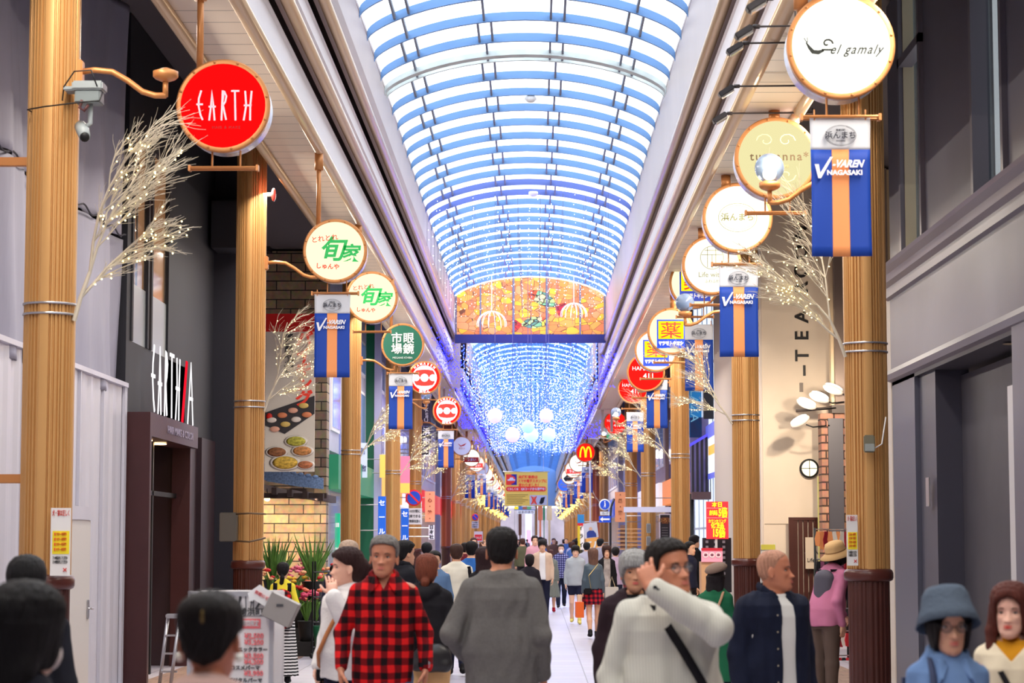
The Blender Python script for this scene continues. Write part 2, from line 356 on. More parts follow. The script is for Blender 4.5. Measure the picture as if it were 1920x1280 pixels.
# stained glass end panel
SGY = VE+.25
def vor_mat(name, cols, scale, strength, line=.05, dark=(60, 40, 30)):
    scale = scale*1.0
    m = bpy.data.materials.new(name); m.use_nodes = True; n, l, b = M_nodes(m)
    tc = n.new('ShaderNodeTexCoord'); mp = n.new('ShaderNodeMapping'); mp.inputs['Scale'].default_value = (scale, 0, scale*1.7); l.new(tc.outputs['Object'], mp.inputs[0])
    v1 = n.new('ShaderNodeTexVoronoi'); v1.inputs['Scale'].default_value = 1; l.new(mp.outputs[0], v1.inputs['Vector'])
    v2 = n.new('ShaderNodeTexVoronoi'); v2.feature = 'DISTANCE_TO_EDGE'; v2.inputs['Scale'].default_value = 1; l.new(mp.outputs[0], v2.inputs['Vector'])
    r = n.new('ShaderNodeValToRGB'); r.color_ramp.interpolation = 'CONSTANT'; e = r.color_ramp.elements
    e[0].color = (*lin(cols[0]), 1); e[1].position = 1/len(cols); e[1].color = (*lin(cols[1]), 1)
    for i, c in enumerate(cols[2:], 2): k = e.new(i/len(cols)); k.color = (*lin(c), 1)
    sp = n.new('ShaderNodeSeparateColor'); l.new(v1.outputs['Color'], sp.inputs[0]); l.new(sp.outputs[0], r.inputs[0])
    ls = n.new('ShaderNodeMath'); ls.operation = 'LESS_THAN'; ls.inputs[1].default_value = line; l.new(v2.outputs['Distance'], ls.inputs[0])
    mx = n.new('ShaderNodeMix'); mx.data_type = 'RGBA'; l.new(ls.outputs[0], mx.inputs[0]); l.new(r.outputs[0], mx.inputs[6]); mx.inputs[7].default_value = (*lin(dark), 1)
    l.new(mx.outputs[2], b.inputs['Base Color']); l.new(mx.outputs[2], b.inputs['Emission Color']); b.inputs['Emission Strength'].default_value = strength; b.inputs['Roughness'].default_value = .3  # emission stands in for daylight behind the glass
    return m
SGO = 8.0
sg = empty('stained_glass_panel', (XC, SGY, SGO), 'arched orange stained glass panel with two fish closing the end of the glazed roof', 'stained glass')
zb = PZ(627, SGY)-SGO
pts = [(HW, zb), (HW, SPZ-SGO+.02)]+[(HW*math.cos(a), SPZ-SGO+archz(math.cos(a))) for a in np.linspace(0.05, PI-.05, 30)]+[(-HW, SPZ-SGO+.02), (-HW, zb)]
MB().prism(pts, 0, .06).build('glass', vor_mat('orange stained glass', [(240, 160, 66), (232, 138, 60), (246, 184, 50), (226, 126, 70), (236, 156, 92)], 3.6, .2, .022, (120, 70, 40)), sg)
for u in (-.66, -.22, .22, .66, -.985, .985):
    x = u*HW; MB().box(x-.025, x+.025, -.06, .08, zb, SPZ-SGO+archz(u)).build('mullion', mat('lead grey', (120, 120, 130), .5), sg)
MB().box(-HW, HW, -.08, .1, zb-.25, zb).build('lower_rail', mat('rail navy', (40, 44, 110), .5), sg)
def fish(cx, cz, L, Hh, ang, cols, flip=1):
    ca, sa = math.cos(ang), math.sin(ang)
    def T(pp): return [(cx+(x*flip)*ca-z*sa, cz+(x*flip)*sa+z*ca) for x, z in pp]
    bd = [(-.5, .02), (-.4, .2), (-.2, .36), (.05, .4), (.25, .3), (.38, .12), (.46, .0), (.38, -.1), (.2, -.24), (0, -.3), (-.25, -.26), (-.42, -.12)]
    MB().prism(T([(x*L, z*Hh) for x, z in bd]), -.03, 0).build('fish_body', vor_mat('fish scales', cols, 5, .25, .07), sg)
    tl = [(.42, .05), (.62, .35), (.74, .3), (.62, 0), (.78, -.4), (.62, -.38), (.42, -.05)]
    MB().prism(T([(x*L, z*Hh) for x, z in tl]), -.035, 0).build('fish_tail', vor_mat('fish tail red', [(200, 50, 40), (170, 30, 50)], 5, .25), sg)
    hd = [(-.52, .0), (-.42, .2), (-.26, .34), (-.24, -.26), (-.42, -.14)]
    MB().prism(T([(x*L, z*Hh) for x, z in hd]), -.04, 0).build('fish_head', vor_mat('fish head', [(250, 210, 60), (220, 80, 40)], 4, .3), sg)
g = [(120, 180, 120), (170, 200, 110), (90, 140, 110), (210, 200, 130)]
q1 = P(1018, 562, SGY); q2 = P(1002, 606, SGY)
fish(q1.x-XC, q1.z-SGO, 1.0, .57, -.45, g); fish(q2.x-XC, q2.z-SGO, 0.92, .5, .1, g, -1)
# ================================================================== COLUMNS
def ordinal(i): return ['first','second','third','fourth','fifth','sixth','seventh','eighth','ninth','tenth','eleventh','twelfth','thirteenth','fourteenth','fifteenth','sixteenth','seventeenth','eighteenth','nineteenth','twentieth','twenty-first','twenty-second','twenty-third','twenty-fourth','twenty-fifth','twenty-sixth','twenty-seventh','twenty-eighth','twenty-ninth','thirtieth'][i]
COLT = CAMZ+6.24
def make_column(name, shaft_mat, r=.2):
    root = bpy.data.objects.new(name, None); COL.objects.link(root)
    n = 216; ring = []
    for j in range(n):
        q = 2*PI*j/n; seg = (q*4/(2*PI)) % 1                    # four faces, each with a fluted middle
        fl = (math.sin(q*36+.3) > .2) if .12 < seg < .88 else False
        if .46 < seg < .54: fl = False
        rr = r*(1-.035*(.12 < seg < .88)) - (.017 if fl else 0)
        ring.append((rr*math.cos(q+PI/4*0), rr*math.sin(q)))
    MB().prism(ring, 1.36, COLT, 'Z').build('shaft', shaft_mat, root)
    MB().lathe([(r*1.12, COLT-.25), (r*1.14, COLT-.23), (r*1.14, COLT-.02), (r*1.0, COLT)], 32).build('top_collar', mat('black collar', (30, 26, 30), .5), root)
    ped = []
    for j in range(96):
        q = 2*PI*j/96; rr = r*1.16 - (.008 if math.sin(q*24) > 0 else 0); ped.append((rr*math.cos(q), rr*math.sin(q)))
    MB().prism([(x*.83, y*.83) for x, y in ped], .06, 1.29, 'Z').build('pedestal', DARKBR, root)
    MB().lathe([(r*1.0, 1.27), (r*1.10, 1.28), (r*1.14, 1.30), (r*1.14, 1.345), (r*1.09, 1.37), (r*.98, 1.385)], 36).build('pedestal_cap', mat('dark cap', (82, 40, 34), .28), root)
    MB().lathe([(r*1.12, 0), (r*1.12, .05), (r*.98, .08)], 32).build('pedestal_foot', DARKBR, root)
    for z in (3.40, 3.48):
        MB().lathe([(r+.004, z-.008), (r+.010, z-.008), (r+.010, z+.008), (r+.004, z+.008)], 32).build('band', STEEL, root)
    return root
proto_o = make_column('street_column', OCHRE); proto_r = make_column('street_column', REDBR)
LY = [17, 29, 45, 58.2, 69, 93]+[104+8*i for i in range(16)]; RY = [20.5, 32.3, 47, 60.4, 71.3, 100, 113]+[122+8*i for i in range(14)]
LX, RX = -3.80, 3.09
near = {('L', 0): 'wide fluted ochre column nearest on the left, by the white hoarding', ('L', 1): 'fluted ochre column before the flower shop, left of the sushi banner',
        ('L', 2): 'fluted ochre column right of the brick wall, before the green shop front', ('L', 3): 'fluted ochre column under the green round optician sign',
        ('L', 4): 'fluted ochre column carrying the round no parking sign', ('R', 0): 'fluted ochre column nearest on the right, beside the dark grey storefront',
        ('R', 1): 'fluted ochre column left of the white tea room wall', ('R', 2): 'fluted ochre column before the dark finned facade',
        ('R', 3): 'fluted ochre column with two small grey boxes, fourth on the right', ('R', 4): 'fluted ochre column, fifth from the camera on the right'}
u0 = [0, 0]
for sd, ys, X in (('L', LY, LX), ('R', RY, RX)):
    for i, y in enumerate(ys):
        red = (sd, i) in (('L', 5), ('R', 6))
        src = proto_r if red else proto_o; k = int(red)
        o = src if u0[k] == 0 else copy_tree(src); u0[k] += 1
        o.location = (X, y, 0)
        side = 'left' if sd == 'L' else 'right'
        lb = near.get((sd, i)) or ('red brown fluted column, %s from the camera on the %s' % (ordinal(i), side) if red else 'ochre fluted column in the %s row, %s from the camera' % (side, ordinal(i)))
        tag(o, lb, 'column', 'fluted columns of the %s row' % side)
# fittings on single columns
def notice(Y, X, px0, px1, py0, py1, dy, label):
    a = P(px0, py0, Y-dy); b = P(px1, py1, Y-dy); w_, h_ = b.x-a.x, a.z-b.z
    e = empty('paper_notice', ((a.x+b.x)/2, Y-dy, (a.z+b.z)/2), label, 'notice')
    mb = MB(); n = 8
    MB().box(-w_/2, w_/2, -.004, .004, -h_/2, h_/2).build('sheet', mat('notice paper', (226, 224, 222), .5), e)
    MB().box(-w_/2*.8, w_/2*.9, -.008, -.003, -h_*.18, h_*.16).build('yellow_field', mat('notice yellow', (240, 220, 40), .5), e)
    text('heading', '犬・猫は正しく', .05, mat('notice red', (210, 60, 50)), e, (0, -.006, h_*.42), width=w_*.85)
    for k in range(4): text('text_line', '■ マナーを守り', .03, mat('notice orange', (226, 80, 40)), e, (0, -.012, h_*(.11-.075*k)), width=w_*.6)
    for k in range(2): text('text_line', 'フンの始末をしてください', .03, mat('ink', (70, 70, 74)), e, (0, -.006, h_*(-.24-.06*k)), width=w_*.75)
    text('cross_mark', '×', .07, mat('notice red', (210, 60, 50)), e, (w_*.25, -.006, -h_*.42)); return e
notice(17, LX, 96, 131, 952, 1079, .24, 'paper notice with a yellow field strapped to the nearest left column')
notice(20.5, RX, 1587, 1609, 965, 1060, .22, 'paper notice with a yellow field strapped to the nearest right column')
def mesh_lines(name, label, cat, pts, r, m, n=6): return tag(MB().tube(pts, r, n).build(name, m), label, cat)
# CCTV box and camera on the nearest left column
c0 = P(163, 172, 16.8); e = empty('security_camera', c0, 'grey junction box with a dome-ended security camera hanging under it, nearest left column', 'security camera')
GREY = mat('grey plastic', (150, 158, 160), .45)
MB().box(-.17, .10, -.08, .08, -.005, .03, .01).build('bracket', GREY, e); MB().box(-.10, .14, -.1, .1, .0, .07, .012).build('box_lid', GREY, e); MB().box(-.08, .12, -.085, .085, -.10, .0, .01).build('junction_box', mat('grey box', (120, 130, 132), .5), e)
MB().tube([(.03, 0, -.1), (.03, 0, -.25), (.0, -.02, -.28)], .02).build('stalk', GREY, e)
MB().tube([(-.06, .06, -.26), (-.03, 0, -.30), (.01, -.1, -.37)], [.045, .052, .045], 16).build('camera_body', GREY, e)
MB().tube([(.008, -.095, -.367), (.014, -.12, -.385)], [.036, .036], 16).build('lens', BLACK, e)
MB().tube([(-.02, -.08, -.08), (-.04, -.07, -.14), (0, -.09, -.17), (.03, -.08, -.12)], .012).build('cable_loop', mat('brown cable', (90, 50, 50), .6), e)
MB().tube([(-.45, .2, -.13), (-.45, -.05, -.15), (-.3, -.12, -.14), (.0, -.10, -.10), (.12, -.1, -.09), (.14, -.08, -.02)], .006).build('cable', BLACK, e)
MB().tube([(-.18, -.05, -.08), (-.17, -.05, .03), (-.08, -.1, .14), (.05, -.1, .15), (.10, -.1, .02)], .006).build('cable', BLACK, e)
# floodlight box on the right column, red beacon on left one
c0 = P(1629, 832, 20.2); e = empty('wall_floodlight', c0, 'small grey floodlight box on the nearest right column', 'floodlight')
MB().box(-.05, .05, -.05, .0, -.08, .08, .01).build('housing', mat('olive box', (120, 116, 96), .5), e); MB().box(-.045, .045, -.06, -.05, -.07, .0, .004).build('lens', mat('grey glass', (160, 165, 160), .2), e)
MB().tube([(.05, -.02, -.04), (.12, .0, .0), (.17, .06, .25)], .006).build('cable', WHITE, e)
e = empty('alarm_beacon', P(511, 365, 28.8), 'round red alarm beacon on the side of the second left column', 'beacon')
MB().ball((.015, 0, 0), .09, 16, 10, (.35, .8, 1)).build('lens', mat('beacon red', (190, 50, 44), .3), e); MB().tube([(-.07, 0, 0), (.0, 0, 0)], .03).build('mount', GREY, e)
e = empty('meter_box', P(428, 988, 28.75), 'dark grey metal box wired to the second left column', 'box')
MB().box(-.10, .12, -.12, .06, -.19, .19, .01).build('box_body', mat('dark grey box', (92, 88, 82), .5), e)
MB().tube([(.1, -.1, .17), (.3, -.16, .18), (.5, -.08, .17)], .012).build('wire', mat('wire', (110, 90, 70), .5, metal=.5), e); MB().tube([(.1, -.1, -.18), (.3, -.16, -.19), (.5, -.08, -.14)], .012).build('wire', mat('wire', (110, 90, 70)), e)
for i, py in enumerate((990, 1014)):
    e = empty('switch_box', P(1216, py, 60.1), 'small grey switch box on the fourth right column, %s one' % ('upper', 'lower')[i], 'box', 'switch boxes on a right column')
    MB().box(-.06, .06, -.06, 0, -.13, .13, .01).build('box_body', GREY, e); MB().box(-.045, .045, -.07, -.06, -.1, .1, .004).build('door', mat('grey door', (130, 128, 128), .4), e)
e = empty('side_bracket', (LX-.2, 17, 0), 'pair of brown steel brackets tying the nearest left column to the hoarding', 'bracket')
for py in (302, 897):
    z = PZ(py, 17); MB().box(-.55, .02, -.03, .03, z-.035, z+.035, .005).build('bar', OCHRE2, e)

# ================================================================== BRACKET LAMPS
GLOBE = mat('pale blue lamp globe', (150, 172, 205), .12, trans=.55, spec=.6)
GLOW = glow('lamp filament', (255, 220, 160), 9)
def make_lamp(sg_, globe=True, lit=False):
    root = bpy.data.objects.new('bracket_lamp', None); COL.objects.link(root)
    s = sg_
    MB().box(-.03, .03, -.05, .05, -.09, .09, .01).build('wall_plate', OCHRE2, root)
    pts = [(0, 0, 0), (s*.12, 0, .015), (s*.26, 0, .0), (s*.38, 0, -.07), (s*.50, 0, -.16), (s*.60, 0, -.19), (s*.685, 0, -.19)]
    MB().tube(pts, .024, 10).build('arm', OCHRE2, root)
    MB().tube([(s*.68, 0, -.2), (s*.68, 0, -.06)], .022, 10).build('stem', OCHRE2, root)
    MB().lathe([(.03, -.08), (.08, -.06), (.10, -.04), (.10, .0), (.06, .015), (.02, .03), (0, .03)], 20, c=(s*.68, 0, 0)).build('cup', OCHRE2, root)
    if globe:
        MB().ball((s*.68, 0, .14), .14, 24, 16).build('globe', GLOBE, root)
        MB().ball((s*.68, 0, .10), .045, 12, 8).build('bulb', GLOW if lit else mat('grey bulb', (160, 165, 180), .3), root)
        if lit: point('lamp_light', (0, 0, 0), 8).location = (0, 0, 0)
    return root
def place_lamp(o, sd, y, label, lit=False):
    X = LX+.2 if sd == 'L' else RX-.2; z = CAMZ+(3.68 if sd == 'L' else 3.36)
    o.location = (X, y, z); tag(o, label, 'lamp', 'bracket lamps on the columns')
    for l in [c for c in bpy.data.objects if c.name.startswith('lamp_light') and c.location.length < 1e-6]:
        l.location = (X+(.68 if sd == 'L' else -.68), y-.2, z+.15)
place_lamp(make_lamp(1, False), 'L', 17, 'curved copper bracket lamp without its globe on the nearest left column')
pl = make_lamp(1); place_lamp(pl, 'L', 29, 'bracket lamp with pale blue globe on the second left column')
pr = make_lamp(-1, True, True); place_lamp(pr, 'R', 20.5, 'lit bracket lamp globe before the cream round sign, nearest on the right')
pu = make_lamp(-1); place_lamp(pu, 'R', 32.3, 'bracket lamp with unlit blue globe on the second right column')
for i, y in enumerate(LY[2:12]): place_lamp(copy_tree(pl), 'L', y, 'small bracket lamp globe on the %s left column' % ordinal(i+2))
for i, y in enumerate(RY[2:12]): place_lamp(copy_tree(pr if i in (0, 1, 2) else pu), 'R', y, 'small bracket lamp globe on the %s right column' % ordinal(i+2))

# ================================================================== ROUND SIGNS
SR = .39
LITW = glow('lit white sign face', (255, 255, 240), .95); LITC = glow('lit cream sign face', (238, 228, 170), .6); LITY = glow('lit pale yellow sign face', (250, 248, 200), .72)
LITR = glow('lit red sign face', (238, 12, 14), .68); LITR2 = glow('lit bright red sign face', (238, 30, 24), .7); DIMW = mat('dim white sign face', (214, 214, 222), .4, emit=.15)
DG = mat('dark green sign face', (22, 96, 74), .4, emit=.12); GRN = mat('sign green', (30, 170, 80), .5, emit=.25); REDT = mat('sign red', (226, 50, 40), .5, emit=.3)
def P2(e, name, pts, m, y=-.012, d=.006):
    return MB().prism(pts, y, y+d).build(name, m, e)
def ring2(e, name, r0, r1, m, y=-.012, d=.006, n=48):
    mb = MB(); vs = []; fs = []
    for k in range(n):
        q = 2*PI*k/n; c, s = math.cos(q), math.sin(q)
        vs += [(r0*c, y, r0*s), (r1*c, y, r1*s), (r1*c, y+d, r1*s), (r0*c, y+d, r0*s)]
    for k in range(n):
        a, b = 4*k, 4*((k+1) % n)
        for j in range(4): fs.append((a+j, a+(j+1) % 4, b+(j+1) % 4, b+j))
    return mb.add(vs, fs).build(name, m, e)
def round_sign(px, py, Y, face, label, art=None, bolts=True, rod=True, pipe=None, drum=.3, R=SR):
    c = P(px, py, Y); sd = -1 if c.x < 0 else 1
    e = empty('round_sign', c, label, 'sign', 'round hanging signs')
    MB().lathe([(R*.97, .02), (R, .03), (R, drum), (R*.9, drum+.005), (0, drum+.005)], 48, 'Y').build('drum', mat('drum silver', (200, 196, 206), .25, metal=.6), e)
    MB().lathe([(R*.93, -.001), (R*1.0, -.004), (R*1.03, .0), (R*1.03, .045), (R*.93, .045), (R*.93, -.001)], 56, 'Y', cap=False).build('rim', OCHRE2, e)
    MB().lathe([(R*.93, .0), (0, .0)], 48, 'Y').build('face', face, e)
    if bolts:
        mb = MB()
        for k in range(12): q = 2*PI*k/12+.2; mb.ball((R*.975*math.cos(q), -.006, R*.975*math.sin(q)), .011, 8, 5)
        mb.build('bolt_ring', OCHRE2, e)
    xo = -.22 if sd < 0 else .05
    if pipe is not None: xo = pipe
    z0 = (R*R-xo*xo)**.5-.02; top = (SZL if sd < 0 else SZR)-c.z
    MB().tube([(xo, .12, z0), (xo, .12, top-.03)], .03, 12).tube([(xo, .12, max(z0, top-.22)), (xo, .12, top)], .055, 14).build('hanger_pipe', OCHRE2, e)
    if rod:
        zr = -R-.13; s = -sd
        for x in (-.10, .10+.04): MB().tube([(x, .1, -R+.02), (x, .1, zr)], .009, 6).build('drop_rod', OCHRE2, e)
        MB().tube([(-.29, .07, zr), (.29, .07, zr)], .012, 6).tube([(-.29, .11, zr-.012), (.29, .11, zr-.012)], .012, 6).box(-.30, -.28, .05, .13, zr-.03, zr+.02).box(.28, .30, .05, .13, zr-.03, zr+.02).build('lower_rail', OCHRE2, e)
    if art: art(e)
    return e
# -------- artwork of the faces
def stroke_poly(pts, w_):
    """flat brush stroke polygon along pts with half width w_ (number or list)"""
    L, R_ = [], []; n = len(pts); ww = w_ if isinstance(w_, list) else [w_]*n
    for i in range(n):
        a = pts[max(i-1, 0)]; b = pts[min(i+1, n-1)]; dx, dz = b[0]-a[0], b[1]-a[1]; l = math.hypot(dx, dz) or 1
        L.append((pts[i][0]-dz/l*ww[i], pts[i][1]+dx/l*ww[i])); R_.append((pts[i][0]+dz/l*ww[i], pts[i][1]-dx/l*ww[i]))
    return L+R_[::-1]
def strokes(e, name, lst, m, sc=1, ox=0, oz=0, y=-.012, d=.006, w_=.006, rot=None):
    mb = MB()
    for st in lst:
        ww = w_; pts = st
        if isinstance(st, tuple) and isinstance(st[0], list): pts, ww = st
        mb.prism(stroke_poly([(x*sc+ox, z*sc+oz) for x, z in pts], ww), y, y+d)
    return mb.build(name, m, e)
EARTH_ST = [[(-.185, .13), (-.205, .06), (-.207, 0), (-.19, -.08), (-.17, -.125)], [(-.225, .01), (-.17, .01)],
            [(-.115, -.13), (-.10, 0), (-.095, .13), (-.08, .0), (-.068, -.13)], [(-.12, -.01), (-.06, -.01)],
            [(-.01, -.13), (-.002, .13), (.012, .12), (.03, .08), (.02, .03), (.0, .0)], [(.0, .01), (.03, -.125)],
            [(.11, -.13), (.102, .125)], [(.07, .125), (.14, .125)], [(.19, .125), (.20, .0), (.18, -.13)], [(.245, .125), (.235, 0), (.235, -.13)], [(.18, .0), (.245, .0)]]
PINKW = mat('pale pink lettering', (246, 190, 196), .5, emit=.35)
def art_earth(e):
    for k, idx in enumerate(((0, 1), (2, 3), (4, 5), (6, 7), (8, 9, 10))): strokes(e, 'letter', [EARTH_ST[i] for i in idx], PINKW, w_=.0075)
    text('small_lettering', 'HAIR & MAKE', .032, mat('dim red lettering', (150, 10, 14), .5, emit=.2), e, (0.03, -.008, -.19), space=1.3)
round_sign(418, 198, 18.4, LITR, 'big round red lit sign with thin pale capital letters, first on the left', art_earth)
def art_toretore(e):
    text('upper_lettering', 'とれとれ', .085, REDT, e, (-.13, -.01, .15), rot=Euler((PI/2, -.12, 0)), bold=.001)
    text('character', '旬', .32, GRN, e, (-.04, -.01, .0), bold=.007, shear=.25); text('character', '家', .24, GRN, e, (.2, -.01, -.05), bold=.006, shear=.1)
    text('lower_lettering', 'しゅんや', .075, REDT, e, (-.09, -.01, -.2), rot=Euler((PI/2, .05, 0)), bold=.002)
round_sign(628, 470, 27.1, LITY, 'larger white lit sign with green and red Japanese lettering, left', art_toretore)
round_sign(697, 557, 33.4, LITY, 'smaller white lit sign with green lettering, behind its twin', art_toretore, rod=True)
def art_megane(e):
    wl = mat('soft white lettering', (225, 232, 226), .5)
    for c, x, z in (('市', -.11, .11), ('眼', .11, .11), ('場', -.11, -.09), ('鏡', .11, -.09)): text('character', c, .21, wl, e, (x, -.01, z), bold=.004)
    text('small_lettering', 'MEGANE ICHIBA', .05, wl, e, (0, -.01, -.245))
round_sign(755, 646, 40.5, DG, 'dark green round sign with white optician characters', art_megane)
def art_hamasen(e):
    wf = glow('lit white disc', (255, 255, 255), 1.3); rd = mat('hamasen red', (226, 40, 30), .4, emit=.5)
    MB().lathe([(.295, -.004), (.295, -.001), (0, -.001)], 40, 'Y').build('white_disc', wf, e)
    for s in (1, -1):
        P2(e, 'red_shape', [(-.25, s*.01), (-.24, s*.12)]+[(x, s*(.20-.6*x*x)) for x in (-.2, -.1, 0, .1, .2)]+[(.24, s*.12), (.25, s*.01)][::1], rd, -.010)
    for x in (-.2, 0, .2): MB().lathe([(.095 if x == 0 else .08, -.018), (0, -.018)], 24, 'Y', c=(x, 0, 0)).build('white_dot', wf, e)
    for k, ch in enumerate('HAMASEN'):
        q = PI/2+.75-.25*k; text('letter', ch, .075, wf, e, (.335*math.cos(q), -.012, .335*math.sin(q)), rot=Euler((PI/2, -(q-PI/2), 0)), bold=.002)
    text('lower_lettering', '浜せん', .09, wf, e, (0, -.012, -.33), bold=.002)
hr = glow('lit hamasen red face', (226, 40, 30), .8)
round_sign(796, 708, 52.5, hr, 'nearer red and white emblem sign with three dots, left side', art_hamasen)
round_sign(838, 770, 61.6, hr, 'farther red and white emblem sign with three dots, left side', art_hamasen)
def art_elga(e):
    k = mat('lettering black', (24, 30, 26), .6)
    strokes(e, 'snail_body', [([(-.26, .02), (-.235, -.02), (-.21, -.05), (-.17, -.055), (-.13, -.04)], [.004, .012, .016, .016, .008])], k)
    sp = [(-.105+.045*(1-.12*i/1.3)*math.cos(.55*i), .01+.042*(1-.12*i/1.3)*math.sin(.55*i)) for i in range(11)]
    strokes(e, 'snail_shell', [sp, [(-.145, -.035), (-.06, -.035)]], k, w_=.007)
    strokes(e, 'snail_feelers', [[(-.255, .02), (-.275, .055)], [(-.25, .02), (-.25, .06)]], k, w_=.003)
    text('script_lettering', 'el gamaly', .10, k, e, (.12, -.01, -.035), shear=.5, width=.40, space=1.2, bold=.0015)
round_sign(1577, 85, 16, glow('lit ivory sign face', (255, 255, 240), 1.2), 'biggest white lit sign with a small snail drawing, top right', art_elga, pipe=-.28)
def art_tutu(e):
    br = mat('tutu brown lettering', (96, 74, 44), .6)
    text('lettering', 'tutuanna*', .115, br, e, (.03, -.01, .01), space=1.25, bold=.001)
    text('small_lettering', 'green parks', .06, mat('faded olive', (176, 166, 110), .6), e, (-.02, -.01, -.08))
    pm = mat('pale scroll pattern', (214, 206, 150), .7, emit=.3)
    for sx in (-1, 1):
        for z0, s2 in ((.17, 1), (-.17, -1)):
            sp = [(sx*(.10+.09*(1-i/14)*math.cos(.6*i)), z0+s2*.075*(1-i/14)*math.sin(.6*i)) for i in range(12)]
            strokes(e, 'scroll_ornament', [sp], pm, w_=.004, y=-.006, d=.004)
round_sign(1455, 296, 21, LITC, 'cream round sign with brown lower-case lettering and scrolls', art_tutu, pipe=-.0)
def art_hama(e):
    k = mat('faint olive line', (140, 140, 90), .6)
    ring2(e, 'oval_line', .215, .222, k).scale = (1, 1, .75); ring2(e, 'oval_line', .19, .194, k).scale = (1, 1, .72)
    text('lettering', '浜んまち', .095, k, e, (0, -.01, 0), bold=.002)
round_sign(1383, 408, 24.8, LITW, 'plain white lit sign with a faint oval emblem, right side', art_hama, pipe=-.12)
def art_life(e):
    k = mat('faint grey line', (120, 120, 96), .6)
    ring2(e, 'circle_line', .150, .158, k).location = (0, 0, .1)
    strokes(e, 'monogram', [[(-.06, .24), (-.06, -.03)], [(.05, .24), (.05, -.03)], [(-.14, .14), (.14, .14)], [(-.1, .2), (.1, .2)], [(0, .14), (0, -.04)]], k, w_=.004)
    text('lettering', 'Life with', .095, k, e, (-.02, -.01, -.13)); text('small_lettering', 'ふわふわ', .05, k, e, (0, -.01, -.22))
round_sign(1335, 497, 29.1, glow('lit warm white sign face', (255, 252, 226), .8), 'white lit sign with a thin circular monogram over grey words, right', art_life, pipe=-.12)
YEL = glow('lit yellow panel', (252, 214, 20), .95); BLU = mat('matsu blue', (20, 60, 190), .4, emit=.25)
def art_kusuri(e):
    MB().box(-.24, .24, -.010, -.004, -.29, .2).build('blue_panel', BLU, e); MB().box(-.215, .215, -.016, -.010, -.13, .175).build('yellow_panel', YEL, e)
    text('character', '薬', .30, mat('matsu red', (224, 40, 20), .5, emit=.3), e, (0, -.02, .02), bold=.002, height=.27, width=.36)
    text('lettering', 'マツモトキヨシ', .08, mat('white lettering', (240, 240, 245), .5, emit=.2), e, (0, -.014, -.21), bold=.005, width=.42, shear=.2)
for px, py, Y, f, lb in ((1303, 530, 34, LITY, 'lit drugstore sign half hidden behind another, highest of three alike'), (1258, 621, 37.2, LITY, 'lit round drugstore sign with yellow panel and red character, middle of three'), (1230, 657, 41, DIMW, 'unlit grey-white drugstore sign, lowest of three alike')):
    round_sign(px, py, Y, f, lb, art_kusuri)
def art_411(e):
    pw = mat('pink white lettering', (250, 214, 214), .5, emit=.4)
    text('lettering', 'HAMA-', .12, pw, e, (-.1, -.01, .08), width=.36); text('number', '411', .16, pw, e, (.06, -.01, -.08), bold=.001)
for px, py, Y, lb in ((1211, 698, 45.8, 'upper red round sign with number 411, partly behind a lamp'), (1187, 728, 57, 'middle red round sign with number 411, lower left of its twin'), (1154, 793, 72.8, 'lowest red round sign with number 411, beside a blue banner')):
    round_sign(px, py, Y, LITR2, lb, art_411)
def art_m(e):
    ym = glow('golden arches yellow', (255, 205, 30), 1.1)
    for s in (-1, 1):
        pts = [(s*(.115+.105*math.cos(q)), -.2+.42*math.sin(q)) for q in np.linspace(0, PI, 17)]
        MB().prism(stroke_poly(pts, [.03]*17), -.016, -.008).build('arch', ym, e)
round_sign(1098, 848, 89, LITR2, 'small red round sign with a golden letter M', art_m)
# simpler signs farther down both rows
random.seed(4)
def art_band(e): MB().box(-.33, .33, -.012, -.004, -.2, .03).build('red_band', mat('band red', (220, 50, 40), .4, emit=.4), e); text('lettering', 'YAKUZEN' if False else 'うまい', .14, WHITE, e, (0, -.014, -.09), bold=.003)
def art_swirl(e): strokes(e, 'swirl_mark', [([(-.15, .1), (-.05, .0), (.08, .04), (.18, .12)], [.004, .02, .03, .004])], mat('band red', (220, 50, 40))); text('lettering', 'ガスト', .09, mat('band red', (220, 50, 40)), e, (0, -.01, -.1))
def art_blue(e): ring2(e, 'ring_mark', .15, .24, mat('ring blue', (20, 70, 190), .4, emit=.3))
def art_chars(e): text('characters', '呉服', .2, mat('char red', (210, 60, 50), .5), e, (0, -.01, 0))
def art_black(e): P2(e, 'dark_shape', [(-.3, -.1), (-.1, .1), (.2, .2), (.3, .0), (.1, -.25), (-.2, -.25)], BLACK)
farL = [(866, 836, 89, DIMW, art_swirl, 'dull white round sign with a thin red swirl'), (884, 858, 98, LITW, art_band, 'white round sign with a red lower band'), (893, 869, 107, LITW, art_band, 'white round sign with a red band, behind its twin'), (903, 878, 116, DIMW, art_chars, 'grey white round sign with red characters')]
farR = [(1084, 868, 96, LITW, art_swirl, 'white round sign with a red scribble'), (1075, 880, 104, LITW, art_band, 'white round sign with a red lower band'), (1067, 893, 112, LITW, art_black, 'white round sign with a black shape'), (1058, 908, 122, mat('sign blue face', (30, 80, 190), .4, emit=.4), art_hama, 'blue round sign')]
for L_, side in ((farL, 'left'), (farR, 'right')):
    for px, py, Y, f, a, lb in L_: round_sign(px, py, Y, f, lb+', %s row' % side, a, bolts=False)
